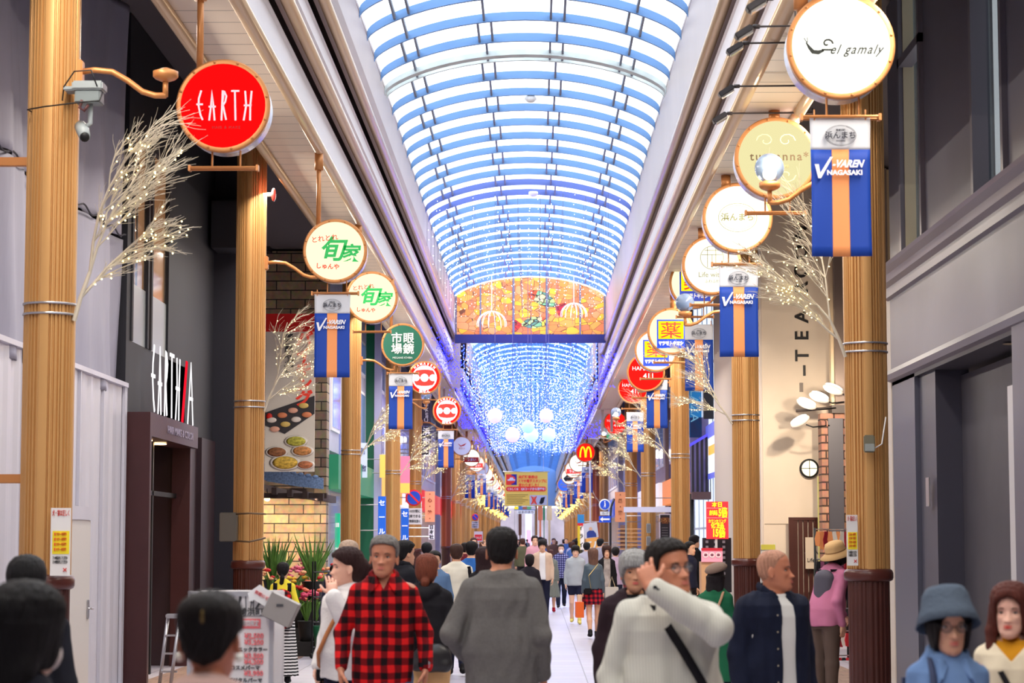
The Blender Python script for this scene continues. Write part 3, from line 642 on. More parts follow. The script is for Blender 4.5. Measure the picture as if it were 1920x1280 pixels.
for side, X in (('left', -2.86), ('right', 2.32)):
    for k in range(18):
        Y = 126+k*5.8; c = Vector((X, Y, CAMZ+3.75)); q = round_sign(0, 0, 1, [LITW, LITW, LITY, DIMW][k % 4 if side == 'left' else (k+1) % 4], 'tiny round lit sign far down the %s row, %s of the far ones' % (side, ordinal(k)), [art_chars, art_hama, art_blue, art_band][(k*3) % 4], bolts=False, rod=False)
        q.location = c
        for ch in q.children:
            if ch.name.startswith('hanger_pipe'): bpy.data.objects.remove(ch)
        MB().tube([(0, .12, SR-.02), (0, .12, (SZL if X < 0 else SZR)-c.z)], .035, 8).build('hanger_pipe', OCHRE2, q)

# ================================================================== BANNERS
BBLUE = mat('banner blue', (18, 66, 168), .6, bump=.05, bscale=12); BOR = mat('banner orange', (246, 158, 96), .6); BWH = mat('banner grey white', (214, 216, 222), .6)
def wavy(x0, x1, z0, z1, y, t, name, m, par, ph=0, n=14, mm=10):
    vs = []; fs = []
    for i in range(mm+1):
        for j in range(n+1):
            x = x0+(x1-x0)*j/n; z = z1+(z0-z1)*i/mm; k = min(1, -z/1.0)
            yy = y+.018*k*math.sin(x*11+ph)+.012*k*math.sin(x*5+z*3+ph)
            vs += [(x*(1-.03*math.sin(PI*k*.9)), yy, z), (x*(1-.03*math.sin(PI*k*.9)), yy+t, z)]
    W_ = 2*(n+1)
    for i in range(mm):
        for j in range(n):
            a = i*W_+2*j; b = a+2; c = a+W_; d = c+2
            fs += [(a, c, d, b), (a+1, b+1, d+1, c+1)]
    for i in range(mm):
        a = i*W_; fs += [(a, a+1, a+W_+1, a+W_)]; a += 2*n; fs += [(a, a+W_, a+W_+1, a+1)]
    for j in range(n):
        a = 2*j; fs += [(a, a+2, a+3, a+1)]; a += mm*W_; fs += [(a, a+1, a+3, a+2)]
    return MB().add(vs, fs, True).build(name, m, par)
def make_banner(detail=2, ph=0.0):
    root = bpy.data.objects.new('street_banner', None); COL.objects.link(root); w2, H = .225, 1.04
    wavy(-w2, w2, -H, -.24, 0, .004, 'blue_cloth', BBLUE, root, ph); wavy(-w2, w2, -.24, 0, 0, .004, 'white_field', BWH, root, ph)
    wavy(-.065, .065, -H, -.24, -.004, .003, 'orange_stripe', BOR, root, ph)
    for x in (-.19, .19): MB().tube([(x, 0, -.02), (x, 0, .06)], .006, 5).build('hanging_loop', OCHRE2, root)
    if detail:
        dk = mat('emblem ink', (40, 44, 60), .6); wt = mat('banner white', (240, 240, 245), .6)
        for a, b in ((.112, .115), (.103, .105)): ring2(root, 'emblem_ring', a, b, dk, y=-.03).scale = (1, 1, .68)
        for ob in root.children:
            if ob.name.startswith('emblem_ring'): ob.location = (0, 0, -.14)
        text('emblem_lettering', '浜んまち', .058, dk, root, (0, -.026, -.14), bold=.0008)
        text('emblem_small_lettering', '長崎浜町', .018, dk, root, (0, -.026, -.10)); text('emblem_small_lettering', 'NAGASAKI', .014, dk, root, (0, -.026, -.18))
        P2(root, 'letter_v', [(-.195, -.355), (-.165, -.355), (-.155, -.42), (-.08, -.30), (-.06, -.30), (-.15, -.46), (-.17, -.46)], wt, -.034)
        text('lettering', '-VAREN', .075, wt, root, (.055, -.034, -.355), shear=.4, bold=.003, width=.24)
        text('lettering', 'NAGASAKI', .05, wt, root, (.025, -.034, -.42), bold=.002, width=.26)
    return root
pb = [make_banner(2, 0), make_banner(2, 2.0)]; bi = [0, 0]
def banner(px, py, Y, label, k=0, g='blue and white football banners'):
    o = pb[k] if bi[k] == 0 else copy_tree(pb[k]); bi[k] += 1; c = P(px, py, Y); o.location = (c.x, Y+.09, c.z); return tag(o, label, 'banner', g)
banner(1578, 216, 16, 'largest blue and white football banner, under the snail sign at right', 1)
banner(1386, 497, 24.8, 'blue and white football banner hanging left of the white tea room wall', 0)
banner(1311, 607, 34, 'blue and white football banner behind the twigs, third on the right', 1)
banner(1232, 709, 45.8, 'blue and white football banner beside the red 411 signs', 0)
banner(1191, 772, 57, 'small blue and white football banner right of the lowest 411 sign', 1)
banner(622, 550, 27.1, 'blue and white football banner nearest on the left, beside the sushi banner', 0)
banner(751, 699, 40.5, 'blue and white football banner under the green optician sign', 1)
banner(836, 807, 61.6, 'blue and white football banner under the farther emblem sign, left', 0)
def HG(o, X):
    top = (SZL if X < 0 else SZR)-o.location.z
    for x in (-.18, .18): MB().tube([(x, 0, -.01), (x, 0, top)], .01, 5).build('hanger_rod', OCHRE2, o)
for side, lst in (('left', [(881, 890, 98), (903, 888, 108), (917, 915, 120), (925, 922, 130)]), ('right', [(1101, 875, 89), (1085, 893, 104), (1071, 908, 116), (1062, 918, 128)])):
    for k, (px, py, Y) in enumerate(lst):
        HG2 = banner(px, py, Y, 'small blue and white banner far down on the %s, %s of four' % (side, ordinal(k)), k % 2); HG(HG2, HG2.location.x)
for side, X in (('left', -2.86), ('right', 2.32)):
    for k in range(8):
        o = copy_tree(pb[0]); o.location = (X, 137+k*11.5, CAMZ+3.3); HG(o, X); tag(o, 'tiny blue banner far down the %s row, %s of the tiny ones' % (side, ordinal(k)), 'banner', 'blue and white football banners')

# ================================================================== TWIGS WITH FAIRY LIGHTS
TW = mat('white twig', (204, 194, 174), .5); FL = glow('warm fairy light', (255, 228, 150), 7, True); FLY = glow('yellow fairy light', (255, 222, 96), 4.5, True)
def make_branch(seed, sg_, levels=4, rb=.010, lights=FL, lr=.0052, spread=1.0):
    rnd = random.Random(seed); root = bpy.data.objects.new('fairy_light_branch', None); COL.objects.link(root); mb = MB(); lb = MB()
    def grow(p, d, L, r, lev):
        pts = [p]; n = 5
        for i in range(n):
            d = (d+Vector((rnd.uniform(-.2, .2)+sg_*.05, rnd.uniform(-.2, .2), rnd.uniform(-.14, .16)))).normalized(); pts.append(pts[-1]+d*L/n)
        mb.tube(pts, [r*(1-.5*i/n) for i in range(n+1)], 4, False)
        if lev > 0:
            k = {4: 8, 3: 9, 2: 6, 1: 4}[lev]
            for i in range(k):
                t = 1+int((n-1)*(i+rnd.random())/k); t = min(t, n); q = pts[t]; a = Vector((rnd.uniform(-1, 1)*.9+sg_*.25, rnd.uniform(-.8, .8), rnd.uniform(-.45, .9)))
                grow(q, (d*1.1+a*.75*spread).normalized(), L*rnd.uniform(.36, .62), max(r*.5, .0016), lev-1)
        if lev in (1, 2, 3):
            for i in range(1, n+1):
                if rnd.random() < (.10 if lev == 1 else .32) and pts[i].length < 1.3:
                    c = pts[i]+Vector((rnd.uniform(-.012, .012), rnd.uniform(-.012, .012), -.01)); lb.ball(c, lr, 5, 3)
    tk = [Vector((0, 0, 0)), Vector((sg_*.05, 0, .14)), Vector((sg_*.12, 0, .30))]; mb.tube(tk, [rb*1.6, rb*1.4, rb*1.2], 6, False)
    for i in range(3):
        grow(tk[2] if i < 2 else tk[1], Vector((sg_*(.16+.28*i), rnd.uniform(-.2, .2), 1.15-.24*i)).normalized(), .92-.14*i, rb, levels-1 if i else levels-1)
    mb.build('twigs', TW, root, fix=False, smooth=True); tag(lb.build('fairy_lights', lights, root, fix=False), None, None, None, 'stuff')
    return root
BL = [make_branch(3, 1), make_branch(8, 1)]; BR = [make_branch(5, -1), make_branch(11, -1)]
FL_ = [make_branch(21, 1, 4, .016, FLY, .022), make_branch(23, 1, 4, .016, FLY, .022)]; FR_ = [make_branch(22, -1, 4, .016, FLY, .022), make_branch(25, -1, 4, .016, FLY, .022)]
used = set()
def branch(src, loc, label, s=1.1, ry=0.0, group='fairy light branches on the columns'):
    o = src if src.name not in used else copy_tree(src); used.add(src.name); o.location = loc; o.scale = (s,)*3; o.rotation_euler = (0, ry, 0)
    return tag(o, label, 'branch', group)
ZB = CAMZ+1.70
branch(BL[0], (LX+.2, 16.95, ZB), 'big spray of white twigs with fairy lights, nearest left column', 1.25, -.08)
branch(BR[0], (RX-.2, 20.4, ZB), 'spray of lit white twigs before the tea room wall, nearest right column', 1.15)
for i, y in enumerate(LY[1:9]): branch(BL[(i+1) % 2], (LX+.2, y-.05, ZB), 'spray of lit white twigs on the %s left column' % ordinal(i+1), 1.0+.03*i, .1*(i % 3))
for i, y in enumerate(RY[1:9]): branch(BR[(i+1) % 2], (RX-.2, y-.05, ZB), 'spray of lit white twigs on the %s right column' % ordinal(i+1), 1.05+.03*i, -.22)
for i in range(13):
    y = LY[9+i]
    branch(FL_[i % 2], (LX+.2, y, ZB+.1), 'small glowing yellow branch far along the left row, %s of the far ones' % ordinal(i), 1.15)
    branch(FR_[i % 2], (RX-.2, RY[9+i] if 9+i < len(RY) else 0, ZB+.1), 'small glowing yellow branch far along the right row, %s of the far ones' % ordinal(i), 1.15)
used_all = used

# ================================================================== BLUE LIGHT NET, LANTERNS
rng = np.random.default_rng(7)
def led_cloud(name, pts, m, r, label, parent=None):
    """many tiny lamps, one object"""
    oc = np.array([(1, 0, 0), (-.5, .87, 0), (-.5, -.87, 0), (0, 0, 1.2), (0, 0, -1.2)])*r
    v = (pts[:, None, :]+oc[None]).reshape(-1, 3); n = len(pts)
    f = np.array([(0, 1, 3), (1, 2, 3), (2, 0, 3), (1, 0, 4), (2, 1, 4), (0, 2, 4)]); fs = (f[None]+5*np.arange(n)[:, None, None]).reshape(-1, 3)
    me = bpy.data.meshes.new(name); me.from_pydata(v.tolist(), [], fs.tolist()); me.materials.append(m); o = bpy.data.objects.new(name, me); COL.objects.link(o); o.parent = parent
    o['kind'] = 'stuff'; 
    if label: o['label'] = label; o['category'] = 'string lights'
    return o
def strings(y0, y1, dy, dx, zt, zb, dz, x0=-3.3, x1=2.8, dens=1.0):
    out = []
    for y in np.arange(y0, y1, dy):
        for x in np.arange(x0, x1, dx):
            xx = x+rng.uniform(-.05, .05); yy = y+rng.uniform(-.3, .3); t, b = zt(x, y), zb(x, y)
            z = np.arange(b+rng.uniform(0, dz), t, dz); z = z[rng.random(len(z)) < dens]
            out.append(np.stack([np.full_like(z, xx)+rng.uniform(-.02, .02, len(z)), np.full_like(z, yy), z], 1))
    return np.concatenate(out)
wh = glow('white string light', (225, 235, 255), 4, True); bl = glow('blue string light', (64, 88, 255), 3.0, True); db = glow('deep blue string light', (36, 36, 240), 4, True)
sp_ = strings(46, 64, 1.7, .24, lambda x, y: SPZ+.1, lambda x, y: SPZ-1.0, .21, -2.3, 1.95, .8)
led_cloud('string_lights', sp_, wh, .010, 'sparse net of tiny white lights under the glazed roof, before the stained glass')
zb_ = lambda x, y: CAMZ+4.55+.2*math.sin(y*.28)+.12*math.sin(x*2.3+y*.13)
pn = strings(66, 122, 1.2, .165, lambda x, y: CAMZ+6.1, zb_, .14, -2.25, 2.0)
pick = rng.random(len(pn)); a_, b_ = pn[pick < .38], pn[pick >= .38]
led_cloud('string_lights', a_, wh, .014, 'dense hanging curtains of white string lights over the crossing'); led_cloud('string_lights', b_, bl, .028, 'dense hanging curtains of blue string lights over the crossing')
ed = []
for s, X, hz in ((-1, -2.62, 4.7), (1, 2.22, 4.3)):
    q = strings(58, 110, .9, .13, lambda x, y: CAMZ+hz+1.0+.15*math.sin(y*.5), lambda x, y: CAMZ+hz-.15+.3*math.sin(y*.21), .14, X-.3, X+.3, .75); ed.append(q)
led_cloud('string_lights', np.concatenate(ed), db, .019, 'deep blue string lights hanging along both side beams of the crossing')
wire = mat('net wire', (90, 90, 110), .6)
mb = MB()
for y in np.arange(46, 64, 1.7):
    for x in np.arange(-2.3, 1.95, .48): mb.tube([(x, y, SPZ+.12), (x, y, SPZ-1.0)], .004, 3, False)
tag(mb.build('net_wires', wire), 'thin hanging wires of the light net before the stained glass', 'wires', kind='stuff')
pk = mat('pink paper', (250, 190, 205), .6, emit=.6); mi = mat('mint paper', (170, 232, 205), .6, emit=.6); sk = mat('pale blue paper', (150, 205, 240), .6, emit=.6)
for i, (px, py, r_, m_, cn, wh_) in enumerate([(928, 779, 14, pk, 'pink', 'upper left'), (1024, 779, 13, pk, 'pink', 'upper right'), (990, 800, 12, sk, 'pale blue', 'in the middle'), (961, 815, 14, pk, 'pink', 'lower left'), (996, 815, 14, mi, 'mint', 'lower middle'), (1029, 815, 13, mi, 'mint', 'lower right')]):
    Y = 61.2+.35*i; e = empty('paper_lantern', P(px, py, Y), '%s round paper lantern in the blue light net, %s' % (cn, wh_), 'lantern', 'paper lanterns in the light net'); R = M(r_, Y)
    mb = MB(); prof = [(R*math.sin(PI*k/24)*(1-.02*(k % 2)), R*math.cos(PI*k/24)*-1) for k in range(25)]; mb.lathe(prof, 24).build('paper_shell', m_, e)
    MB().lathe([(R*.25, R*.96), (R*.25, R*1.04), (R*.1, R*1.04)], 16).build('top_ring', WHITE, e); MB().tube([(0, 0, R), (0, 0, SPZ+archz((e.location.x-XC)/HW)+.1-e.location.z)], .008, 5).build('string', wire, e)
for i, (px, py, wd) in enumerate([(922, 608, 56), (1076, 590, 50)]):
    Y = 63; e = empty('lit_umbrella_frame', P(px, py, Y), 'domed wire frame with pale lights in the light net, %s' % ('left', 'right')[i], 'light ornament', 'domed light ornaments'); R = M(wd/2, Y)
    mb = MB()
    for k in range(14):
        q = 2*PI*k/14; mb.tube([(R*math.sin(t)*math.cos(q), R*math.sin(t)*math.sin(q), R*math.cos(t)*.9) for t in np.linspace(0, PI*.55, 8)], .006, 4)
    mb.build('frame_ribs', mat('pale glow frame', (220, 245, 220), .5, emit=.5), e); MB().tube([(0, 0, R*.9), (0, 0, SPZ+archz((e.location.x-XC)/HW)+.1-e.location.z)], .010, 5).build('stem', mat('pale glow frame', (220, 245, 220)), e)

# ================================================================== YELLOW HANGING BANNER
Y = 118; a = P(946.5, 884, Y); b = P(1027, 948, Y); wd, hh = b.x-a.x, a.z-b.z
e = empty('hanging_banner', ((a.x+b.x)/2, Y, (a.z+b.z)/2), 'yellow hanging banner with red Japanese text about parking tickets, centre of the street', 'banner')
by = mat('banner yellow', (236, 200, 92), .6, emit=.1); rd = mat('banner red', (222, 56, 40), .6, emit=.15)
MB().box(-wd/2, wd/2, 0, .04, -hh/2, hh/2).build('cloth', by, e)
MB().tube([(-wd/2-.1, .02, hh/2), (wd/2+.1, .02, hh/2)], .03).build('top_pole', STEEL, e)
for x in (-wd*.4, wd*.4): MB().tube([(x, .02, hh/2), (x, .02, 6.95+CAMZ-e.location.z+.4)], .012, 5).build('wire', STEEL, e)
X = lambda px: M(px-986.7, Y); Z = lambda py: M(916-py, Y)
text('text_line', '共通駐車券は', .3, rd, e, (X(990), -.02, Z(894)), bold=.01, width=M(36, Y), height=M(6.5, Y))
text('text_line', 'スマホ電子スタンプに', .3, rd, e, (X(998), -.02, Z(901.5)), bold=.01, width=M(54, Y), height=M(6.5, Y))
text('text_line', '変わりました！', .3, rd, e, (X(991), -.02, Z(909)), bold=.01, width=M(38, Y), height=M(6.5, Y))
pts = arcpts(X(1020), Z(916.5), M(4.4, Y), -PI/2, PI/2, 10)+arcpts(X(953), Z(916.5), M(4.4, Y), PI/2, 3*PI/2, 10); MB().prism(pts, -.02, -.005).build('red_pill', rd, e)
text('pill_lettering', 'QRコードから登録を！', .3, WHITE, e, (X(1000), -.03, Z(916.5)), bold=.01, width=M(46, Y), height=M(5.5, Y)); text('pill_small_lettering', 'くわしくは', .2, WHITE, e, (X(962), -.03, Z(916.5)), bold=.006, width=M(20, Y), height=M(5, Y))
MB().box(X(949), X(959), -.02, -.005, Z(909), Z(889)).build('red_square', rd, e); MB().box(X(959), X(969), -.02, -.005, Z(909), Z(889)).build('blue_square', mat('banner blue square', (50, 40, 150), .6), e)
MB().lathe([(M(7.5, Y), -.024), (0, -.024)], 24, 'Y', c=(X(959), 0, Z(899))).build('red_disc', rd, e)
MB().prism([(X(951.5), Z(901)), (X(952), Z(898.5)), (X(955), Z(898)), (X(956.5), Z(895)), (X(962), Z(895)), (X(963.5), Z(898)), (X(966), Z(898.5)), (X(966), Z(901))], -.035, -.026).build('car_picture', WHITE, e)
MB().box(X(993), X(1025.5), -.02, -.005, Z(946.5), Z(928)).build('picture_field', mat('picture pale', (214, 216, 226), .6), e)
strokes(e, 'red_cross', [[(X(996), Z(930)), (X(1006), Z(945))], [(X(1006), Z(930)), (X(996), Z(945))]], rd, w_=.03, y=-.04)
MB().box(X(997), X(1005), -.03, -.021, Z(944), Z(931)).build('ticket_picture', mat('ticket orange', (240, 150, 120), .6), e)
MB().prism([(X(1011), Z(943)), (X(1014), Z(933)), (X(1022), Z(931)), (X(1019), Z(942)), (X(1015), Z(945))], -.035, -.021).build('phone_picture', BLACK, e)
for k in range(6): MB().box(X(950), X(990-(k % 3)*5), -.014, -.004, Z(927+k*3.2)-.015, Z(927+k*3.2)+.015).build('small_print', mat('print olive', (170, 140, 60), .6), e)
# ================================================================== LEFT SIDE
FXL = -4.8
# --- white hoarding with door, grey tarpaulins above it
HOA = mat('hoarding white', (206, 204, 214), .35, metal=.15, var=.07, vscale=1.2, stretch=(1, 1, .2)); HOAD = mat('hoarding seam', (150, 148, 158), .5)
e = empty('hoarding', (FXL, 0, 0), 'tall white sheet metal site hoarding along the left, with a narrow door', 'hoarding')
ys = list(np.arange(8.0, 25.4, 1.24))+[25.45]
for a, b in zip(ys[:-1], ys[1:]):
    if abs(a-19.16) < .2: a2 = a
    mb = MB(); n = 6; pr = []
    for k in range(n+1):
        y = a+(b-a)*k/n; pr += [(-.012+.02*(k % 2), y+.0), (-.012+.02*(k % 2), y+(b-a)/n*.5 if k < n else y)]
    outl = [(x, y) for x, y in pr]+[(-.05, b), (-.05, a)]
    mb.prism(outl, 0, 3.44, 'Z').build('panel', HOA, e)
    MB().box(-.0, .035, b-.03, b+.01, 0, 3.46).build('seam_post', HOA, e)
MB().box(-.06, .05, 8, 25.45, 3.42, 3.47).build('top_rail', HOA, e)
MB().box(-.25, .03, 25.40, 25.47, 0, 3.47).build('end_panel', HOA, e)
y0, y1 = 22.1, 23.35
d = MB().box(.03, .06, y0, y1, .05, 1.86, .005).build('door', mat('hoarding door', (212, 206, 200), .35), e)
MB().box(.03, .075, y0-.05, y1+.05, 1.86, 2.0).build('door_header', HOA, e)
h = MB().box(.06, .075, y1-.14, y1-.06, .82, 1.02, .005).tube([(.075, y1-.1, .93), (.12, y1-.1, .93), (.12, y1-.2, .93)], .012, 6).build('door_handle', STEEL, e)
TARP = mat('grey tarpaulin', (158, 156, 172), .6, bump=.9, bscale=2.2, var=.10, vscale=.9, stretch=(1, 1.6, .35))
e = empty('tarpaulin', (FXL-.05, 0, 0), 'grey lavender tarpaulin sheets laced over scaffolding above the white hoarding', 'tarpaulin')
def cloth_sheet(y0, y1, z0, z1, nm):
    n, m_ = 40, 30; vs = []; fs = []; rnd = random.Random(int(y0*10+z0))
    for i in range(m_+1):
        for j in range(n+1):
            y = y0+(y1-y0)*j/n; z = z0+(z1-z0)*i/m_
            x = .05*math.sin(y*3.1+z*.6)+.035*noise.noise(Vector((y*2.2, z*.5, z0)))*2+.03*math.sin(y*9+z*1.3)*(1-i/m_)
            vs.append((x, y, z))
    for i in range(m_):
        for j in range(n): a = i*(n+1)+j; fs.append((a, a+1, a+n+2, a+n+1))
    o = MB().add(vs, fs, True).build(nm, TARP, e, fix=False); md = o.modifiers.new('thick', 'SOLIDIFY'); md.thickness = .01; return o
for y0, y1 in ((8, 13.0), (13.05, 17.6), (17.65, 21.9), (21.95, 25.4)):
    for z0, z1 in ((3.3, 5.15), (5.18, 7.9)): cloth_sheet(y0, y1, z0, z1, 'sheet')
rope = mat('rope', (60, 58, 66), .7)
for z in (5.17,):
    pts = [(.06, y, z+.03*math.sin(y*8)) for y in np.arange(9, 25.4, .12)]; MB().tube(pts, .01, 5).build('lacing_rope', rope, e)
MB().tube([(.08, 21.93, 3.4), (.08, 21.93, 7.8)], .02).build('scaffold_pole', STEEL, e)
e = empty('work_lamp', P(24, 775, 17.5), 'small dark floodlight on a bent arm in front of the white hoarding', 'floodlight')
e.location.x = FXL+.12; MB().box(-.02, .12, -.06, .06, -.07, .0, .01, mtx=Matrix.Rotation(.4, 4, 'Y')).build('lamp_head', mat('dark lamp', (60, 60, 66), .5), e); MB().tube([(.0, 0, 0), (.02, .0, .12), (-.10, .0, .2)], .008).build('arm', STEEL, e)

# --- hair salon
NAVY = mat('salon dark paint', (34, 34, 42), .6, var=.12, vscale=.8); MAR = mat('salon maroon panel', (66, 34, 36), .4, var=.1); GLS = mat('dark shop glass', (30, 26, 26), .06, spec=.8)
WARM = mat('warm wood', (206, 150, 100), .5, var=.15, vscale=2); FROST = mat('frosted panel', (150, 156, 156), .3)
e = empty('salon_facade', (FXL, 25.5, 0), 'dark hair salon front with tall windows, maroon doorway and black end pier', 'shop front')
MB().box(-.6, 0, 0, 4.35, 3.1, 4.0).box(-.6, 0, 0, 7.0, 6.6, CT-.02).box(-.6, 0, 2.9, 7.0, 3.1, 6.6).box(-.6, -.0, 0, .25, 4.0, 6.6).build('wall', NAVY, e)
MB().box(-.55, .05, 5.6, 7.2, 0, 3.1).box(-.6, -.02, 3.6, 5.6, 0, 3.1).build('maroon_wall', mat('salon maroon wall', (54, 38, 44), .4), e)
MB().box(-.6, .36, 6.9, 7.35, 0, CT-.02, .01).build('end_pier', mat('pier dark', (40, 40, 50), .4), e)
MB().box(.05, .55, 6.2, 6.9, 5.9, 6.6, .01).build('hanging_box', NAVY, e)
for a, b in ((.25, 1.4), (1.55, 2.9)):
    f = MB().box(-.04, .02, a, a+.1, 4.0, 6.6).box(-.04, .02, b-.1, b, 4.0, 6.6).box(-.04, .02, a, b, 6.5, 6.6).build('window_frame', NAVY, e)
    MB().box(-.03, -.02, a+.1, b-.1, 4.7, 6.5).build('window_glass', mat('clear dark glass', (120, 110, 100), .05, alpha=.35, spec=.7), f)
    MB().box(-.03, -.01, a+.1, b-.1, 4.0, 4.7).build('frosted_pane', FROST, f)
MB().box(-.07, -.055, .25, 2.9, 4.0, 6.6).build('blind', mat('lit warm blind', (206, 150, 100), .6, emit=.32, var=.15, vscale=2), e)
MB().box(-.052, -.04, .8, .88, 4.0, 6.6).build('inner_post', mat('dark wood', (70, 44, 34), .5), e)
text('window_lettering', 'ROOTS', .22, mat('brick red', (180, 90, 70), .5), e, (-.06, .75, 6.1), rot=FACE_R)
# doorway surround
d = MB().box(-.02, .30, 0, .12, 0, 2.86).box(-.02, .30, 0, 3.62, 2.86, 3.14).box(-.02, .22, 3.5, 3.62, 0, 2.9).build('doorway_surround', MAR, e)
MB().box(-.5, -.46, .12, 3.5, 0, 2.86).build('doorway_wall', mat('salon inner wall', (170, 120, 84), .6), e)
MB().box(.0, .02, .16, 1.7, .05, 2.2).build('glass_door', mat('clear dark glass', (120, 110, 100)), e)
MB().box(-.02, .04, .12, 3.5, 2.2, 2.26).box(-.02, .04, 1.7, 1.78, 0, 2.86).build('door_frame', BLACK, e)
for k in range(3): MB().box(.022, .03, .5, 1.2, 1.3-.28*k, 1.44-.28*k).build('door_notice', mat('door notice', (226, 200, 170), .5), e)
MB().box(.022, .03, .4, 1.3, 1.62, 1.98).build('door_poster', mat('door poster', (222, 206, 186), .5), e); text('poster_lettering', 'EARTH', .13, mat('poster brown', (150, 90, 50), .5), e, (.035, .85, 1.85), rot=FACE_R)
for y in (.9, 1.9): MB().lathe([(.09, 2.85), (.09, 2.84), (0, 2.84)], 16, c=(.08, y, 0)).build('downlight', glow('downlight glow', (255, 210, 150), 8), e); 
for y in (.9, 1.9): spot('doorway_downlight', (FXL+.06, 25.5+y, 2.8), (FXL+.0, 25.5+y, 0), 60, (1, .78, .5), 90)
text('canopy_lettering', 'HAIR MAKE & COLOR', .13, mat('canopy lettering', (150, 140, 160), .4), e, (.305, 2.2, 2.99), rot=FACE_R, width=2.0, bold=.002)
lw = glow('white lit letters', (255, 252, 255), .75); lr = glow('red lit letters', (220, 20, 40), .8)
lt = empty('illuminated_letters', (FXL+.22, 27.55, 3.14), 'tall white illuminated letters with a red stroke above the maroon doorway', 'sign')
def tall(e_, sts, m_, nm, ox):
    mb = MB()
    for st in sts:
        pts = [(y*4.4+ox, (z+.14)*3.1) for y, z in st]; q = stroke_poly(pts, [.022]*len(pts))
        mb.prism([(y, z) for y, z in q], -.0, .01, 'X')
    mb.build(nm, m_, e_)
    MB().box(-.05, -.02, ox-.2, ox+.2, .0, .08).build('letter_base', BLACK, e_)
for idx in ((0, 1), (2, 3), (4, 5), (6, 7), (8, 9, 10)): tall(lt, [EARTH_ST[i] for i in idx], lw, 'letter', -.6)
tall(lt, [[(.29, -.13), (.36, .13)], [(.31, -.13), (.38, .13)]], lr, 'red_stroke', -.6)
tall(lt, [[(.40, -.13), (.45, .13), (.50, -.13)], [(.42, -.02), (.49, -.02)]], lw, 'letter', -.6)
# sandwich board with price list
Y = 13.2; a = P(352, 1108, Y); b = P(515, 1108, Y); wd = b.x-a.x
e = empty('sandwich_board', ((a.x+b.x)/2, Y, 0), 'white framed A-board price list of the salon, lower left', 'sign board', rz=-.08); Ht = a.z
MB().box(-wd/2, wd/2, 0, .03, .1, Ht, .006).build('board', mat('board white', (226, 222, 222), .4), e)
MB().box(-wd/2, wd/2, .30, .33, .1, Ht, .006).build('rear_board', mat('board white', (226, 222, 222)), e); MB().box(-wd/2, -wd/2+.03, 0, .33, 0, .1).box(wd/2-.03, wd/2, 0, .33, 0, .1).build('foot', STEEL, e)
MB().box(-wd/2, wd/2, -.012, .0, Ht-.03, Ht).box(-wd/2, -wd/2+.025, -.012, 0, .1, Ht).box(wd/2-.025, wd/2, -.012, 0, .1, Ht).build('frame', mat('frame silver', (200, 200, 206), .3, metal=.5), e)
pk_ = mat('menu pink', (236, 120, 124), .5); ink = mat('ink', (70, 70, 74), .6)
def bz(py): return M(1012-py, Y)+CAMZ
def bxx(px): return M(px-433.5, Y)
strokes(e, 'heading', [EARTH_ST[i] for i in range(11)], ink, sc=.36, ox=bxx(450), oz=bz(1128), y=-.008, d=.004, w_=.0022)
text('heading_letter', 'A', .13, ink, e, (bxx(492), -.005, bz(1128)), shear=.2); text('sub_heading', '長崎浜町店', .05, ink, e, (bxx(472), -.005, bz(1146)))
MB().box(bxx(400), bxx(500), -.006, -.001, bz(1153.5), bz(1152.8)).build('line', ink, e)
MB().box(bxx(420), bxx(490), -.007, -.001, bz(1176), bz(1158)).build('pink_field', pk_, e); text('field_lettering', 'ご新規様 期間限定', .04, WHITE, e, (bxx(455), -.012, bz(1167)), width=bxx(488)-bxx(424))
for py, s_, nm in ((1190, '¥2,500', 0), (1202, '¥3,200', 0), (1215, 'オーガニックカラー', 1), (1227, '¥3,500', 0), (1238, '¥4,200', 0), (1249, 'コスメパーマ', 1), (1259, '¥3,900', 0), (1272, 'デジタルパーマ', 1)):
    text('menu_line', s_, .042 if not nm else .03, ink if nm else pk_, e, (bxx(478 if not nm else 462), -.006, bz(py)), bold=.0006)
e2 = empty('leaflet_box', P(529, 1142, Y-.03), 'tilted grey cardboard leaflet box on the corner of the price board', 'box'); MB().box(-.09, .09, -.12, .04, -.075, .075, .004, mtx=Matrix.Rotation(.45, 4, 'Y')).build('box_body', mat('grey card', (150, 144, 140), .6), e2)
MB().box(-.02, .02, -.125, -.119, .02, .035).build('catch', ink, e2)
e3 = empty('speech_tag', P(496, 1121, Y-.06), 'small white speech-bubble tag with red text above the leaflet box', 'tag')
MB().prism([(-.1, .03), (-.03, .08), (.11, -.01), (.05, -.08), (-.06, -.01), (-.09, -.02)], -.006, 0).build('card', WHITE, e3); text('text_line', '気軽にどうぞ', .024, pk_, e3, (.005, -.01, .005), rot=Euler((PI/2, .5, 0)))
e = empty('stepladder', P(320, 1165, 24.6), 'folded silver stepladder leaning inside the maroon doorway', 'stepladder'); e.location.z = 0
MB().tube([(-.12, 0, 0), (-.03, 0, .80)], .02).tube([(.02, -.1, 0), (.10, 0, .80)], .02).build('rail', STEEL, e); MB().box(-.05, .14, -.06, .06, .78, .83, .01).build('top_tread', STEEL, e)
for k in range(3): MB().box(-.1+.02*k, .08+.02*k, -.03, .02, .18+.2*k, .2+.2*k).build('tread', STEEL, e)

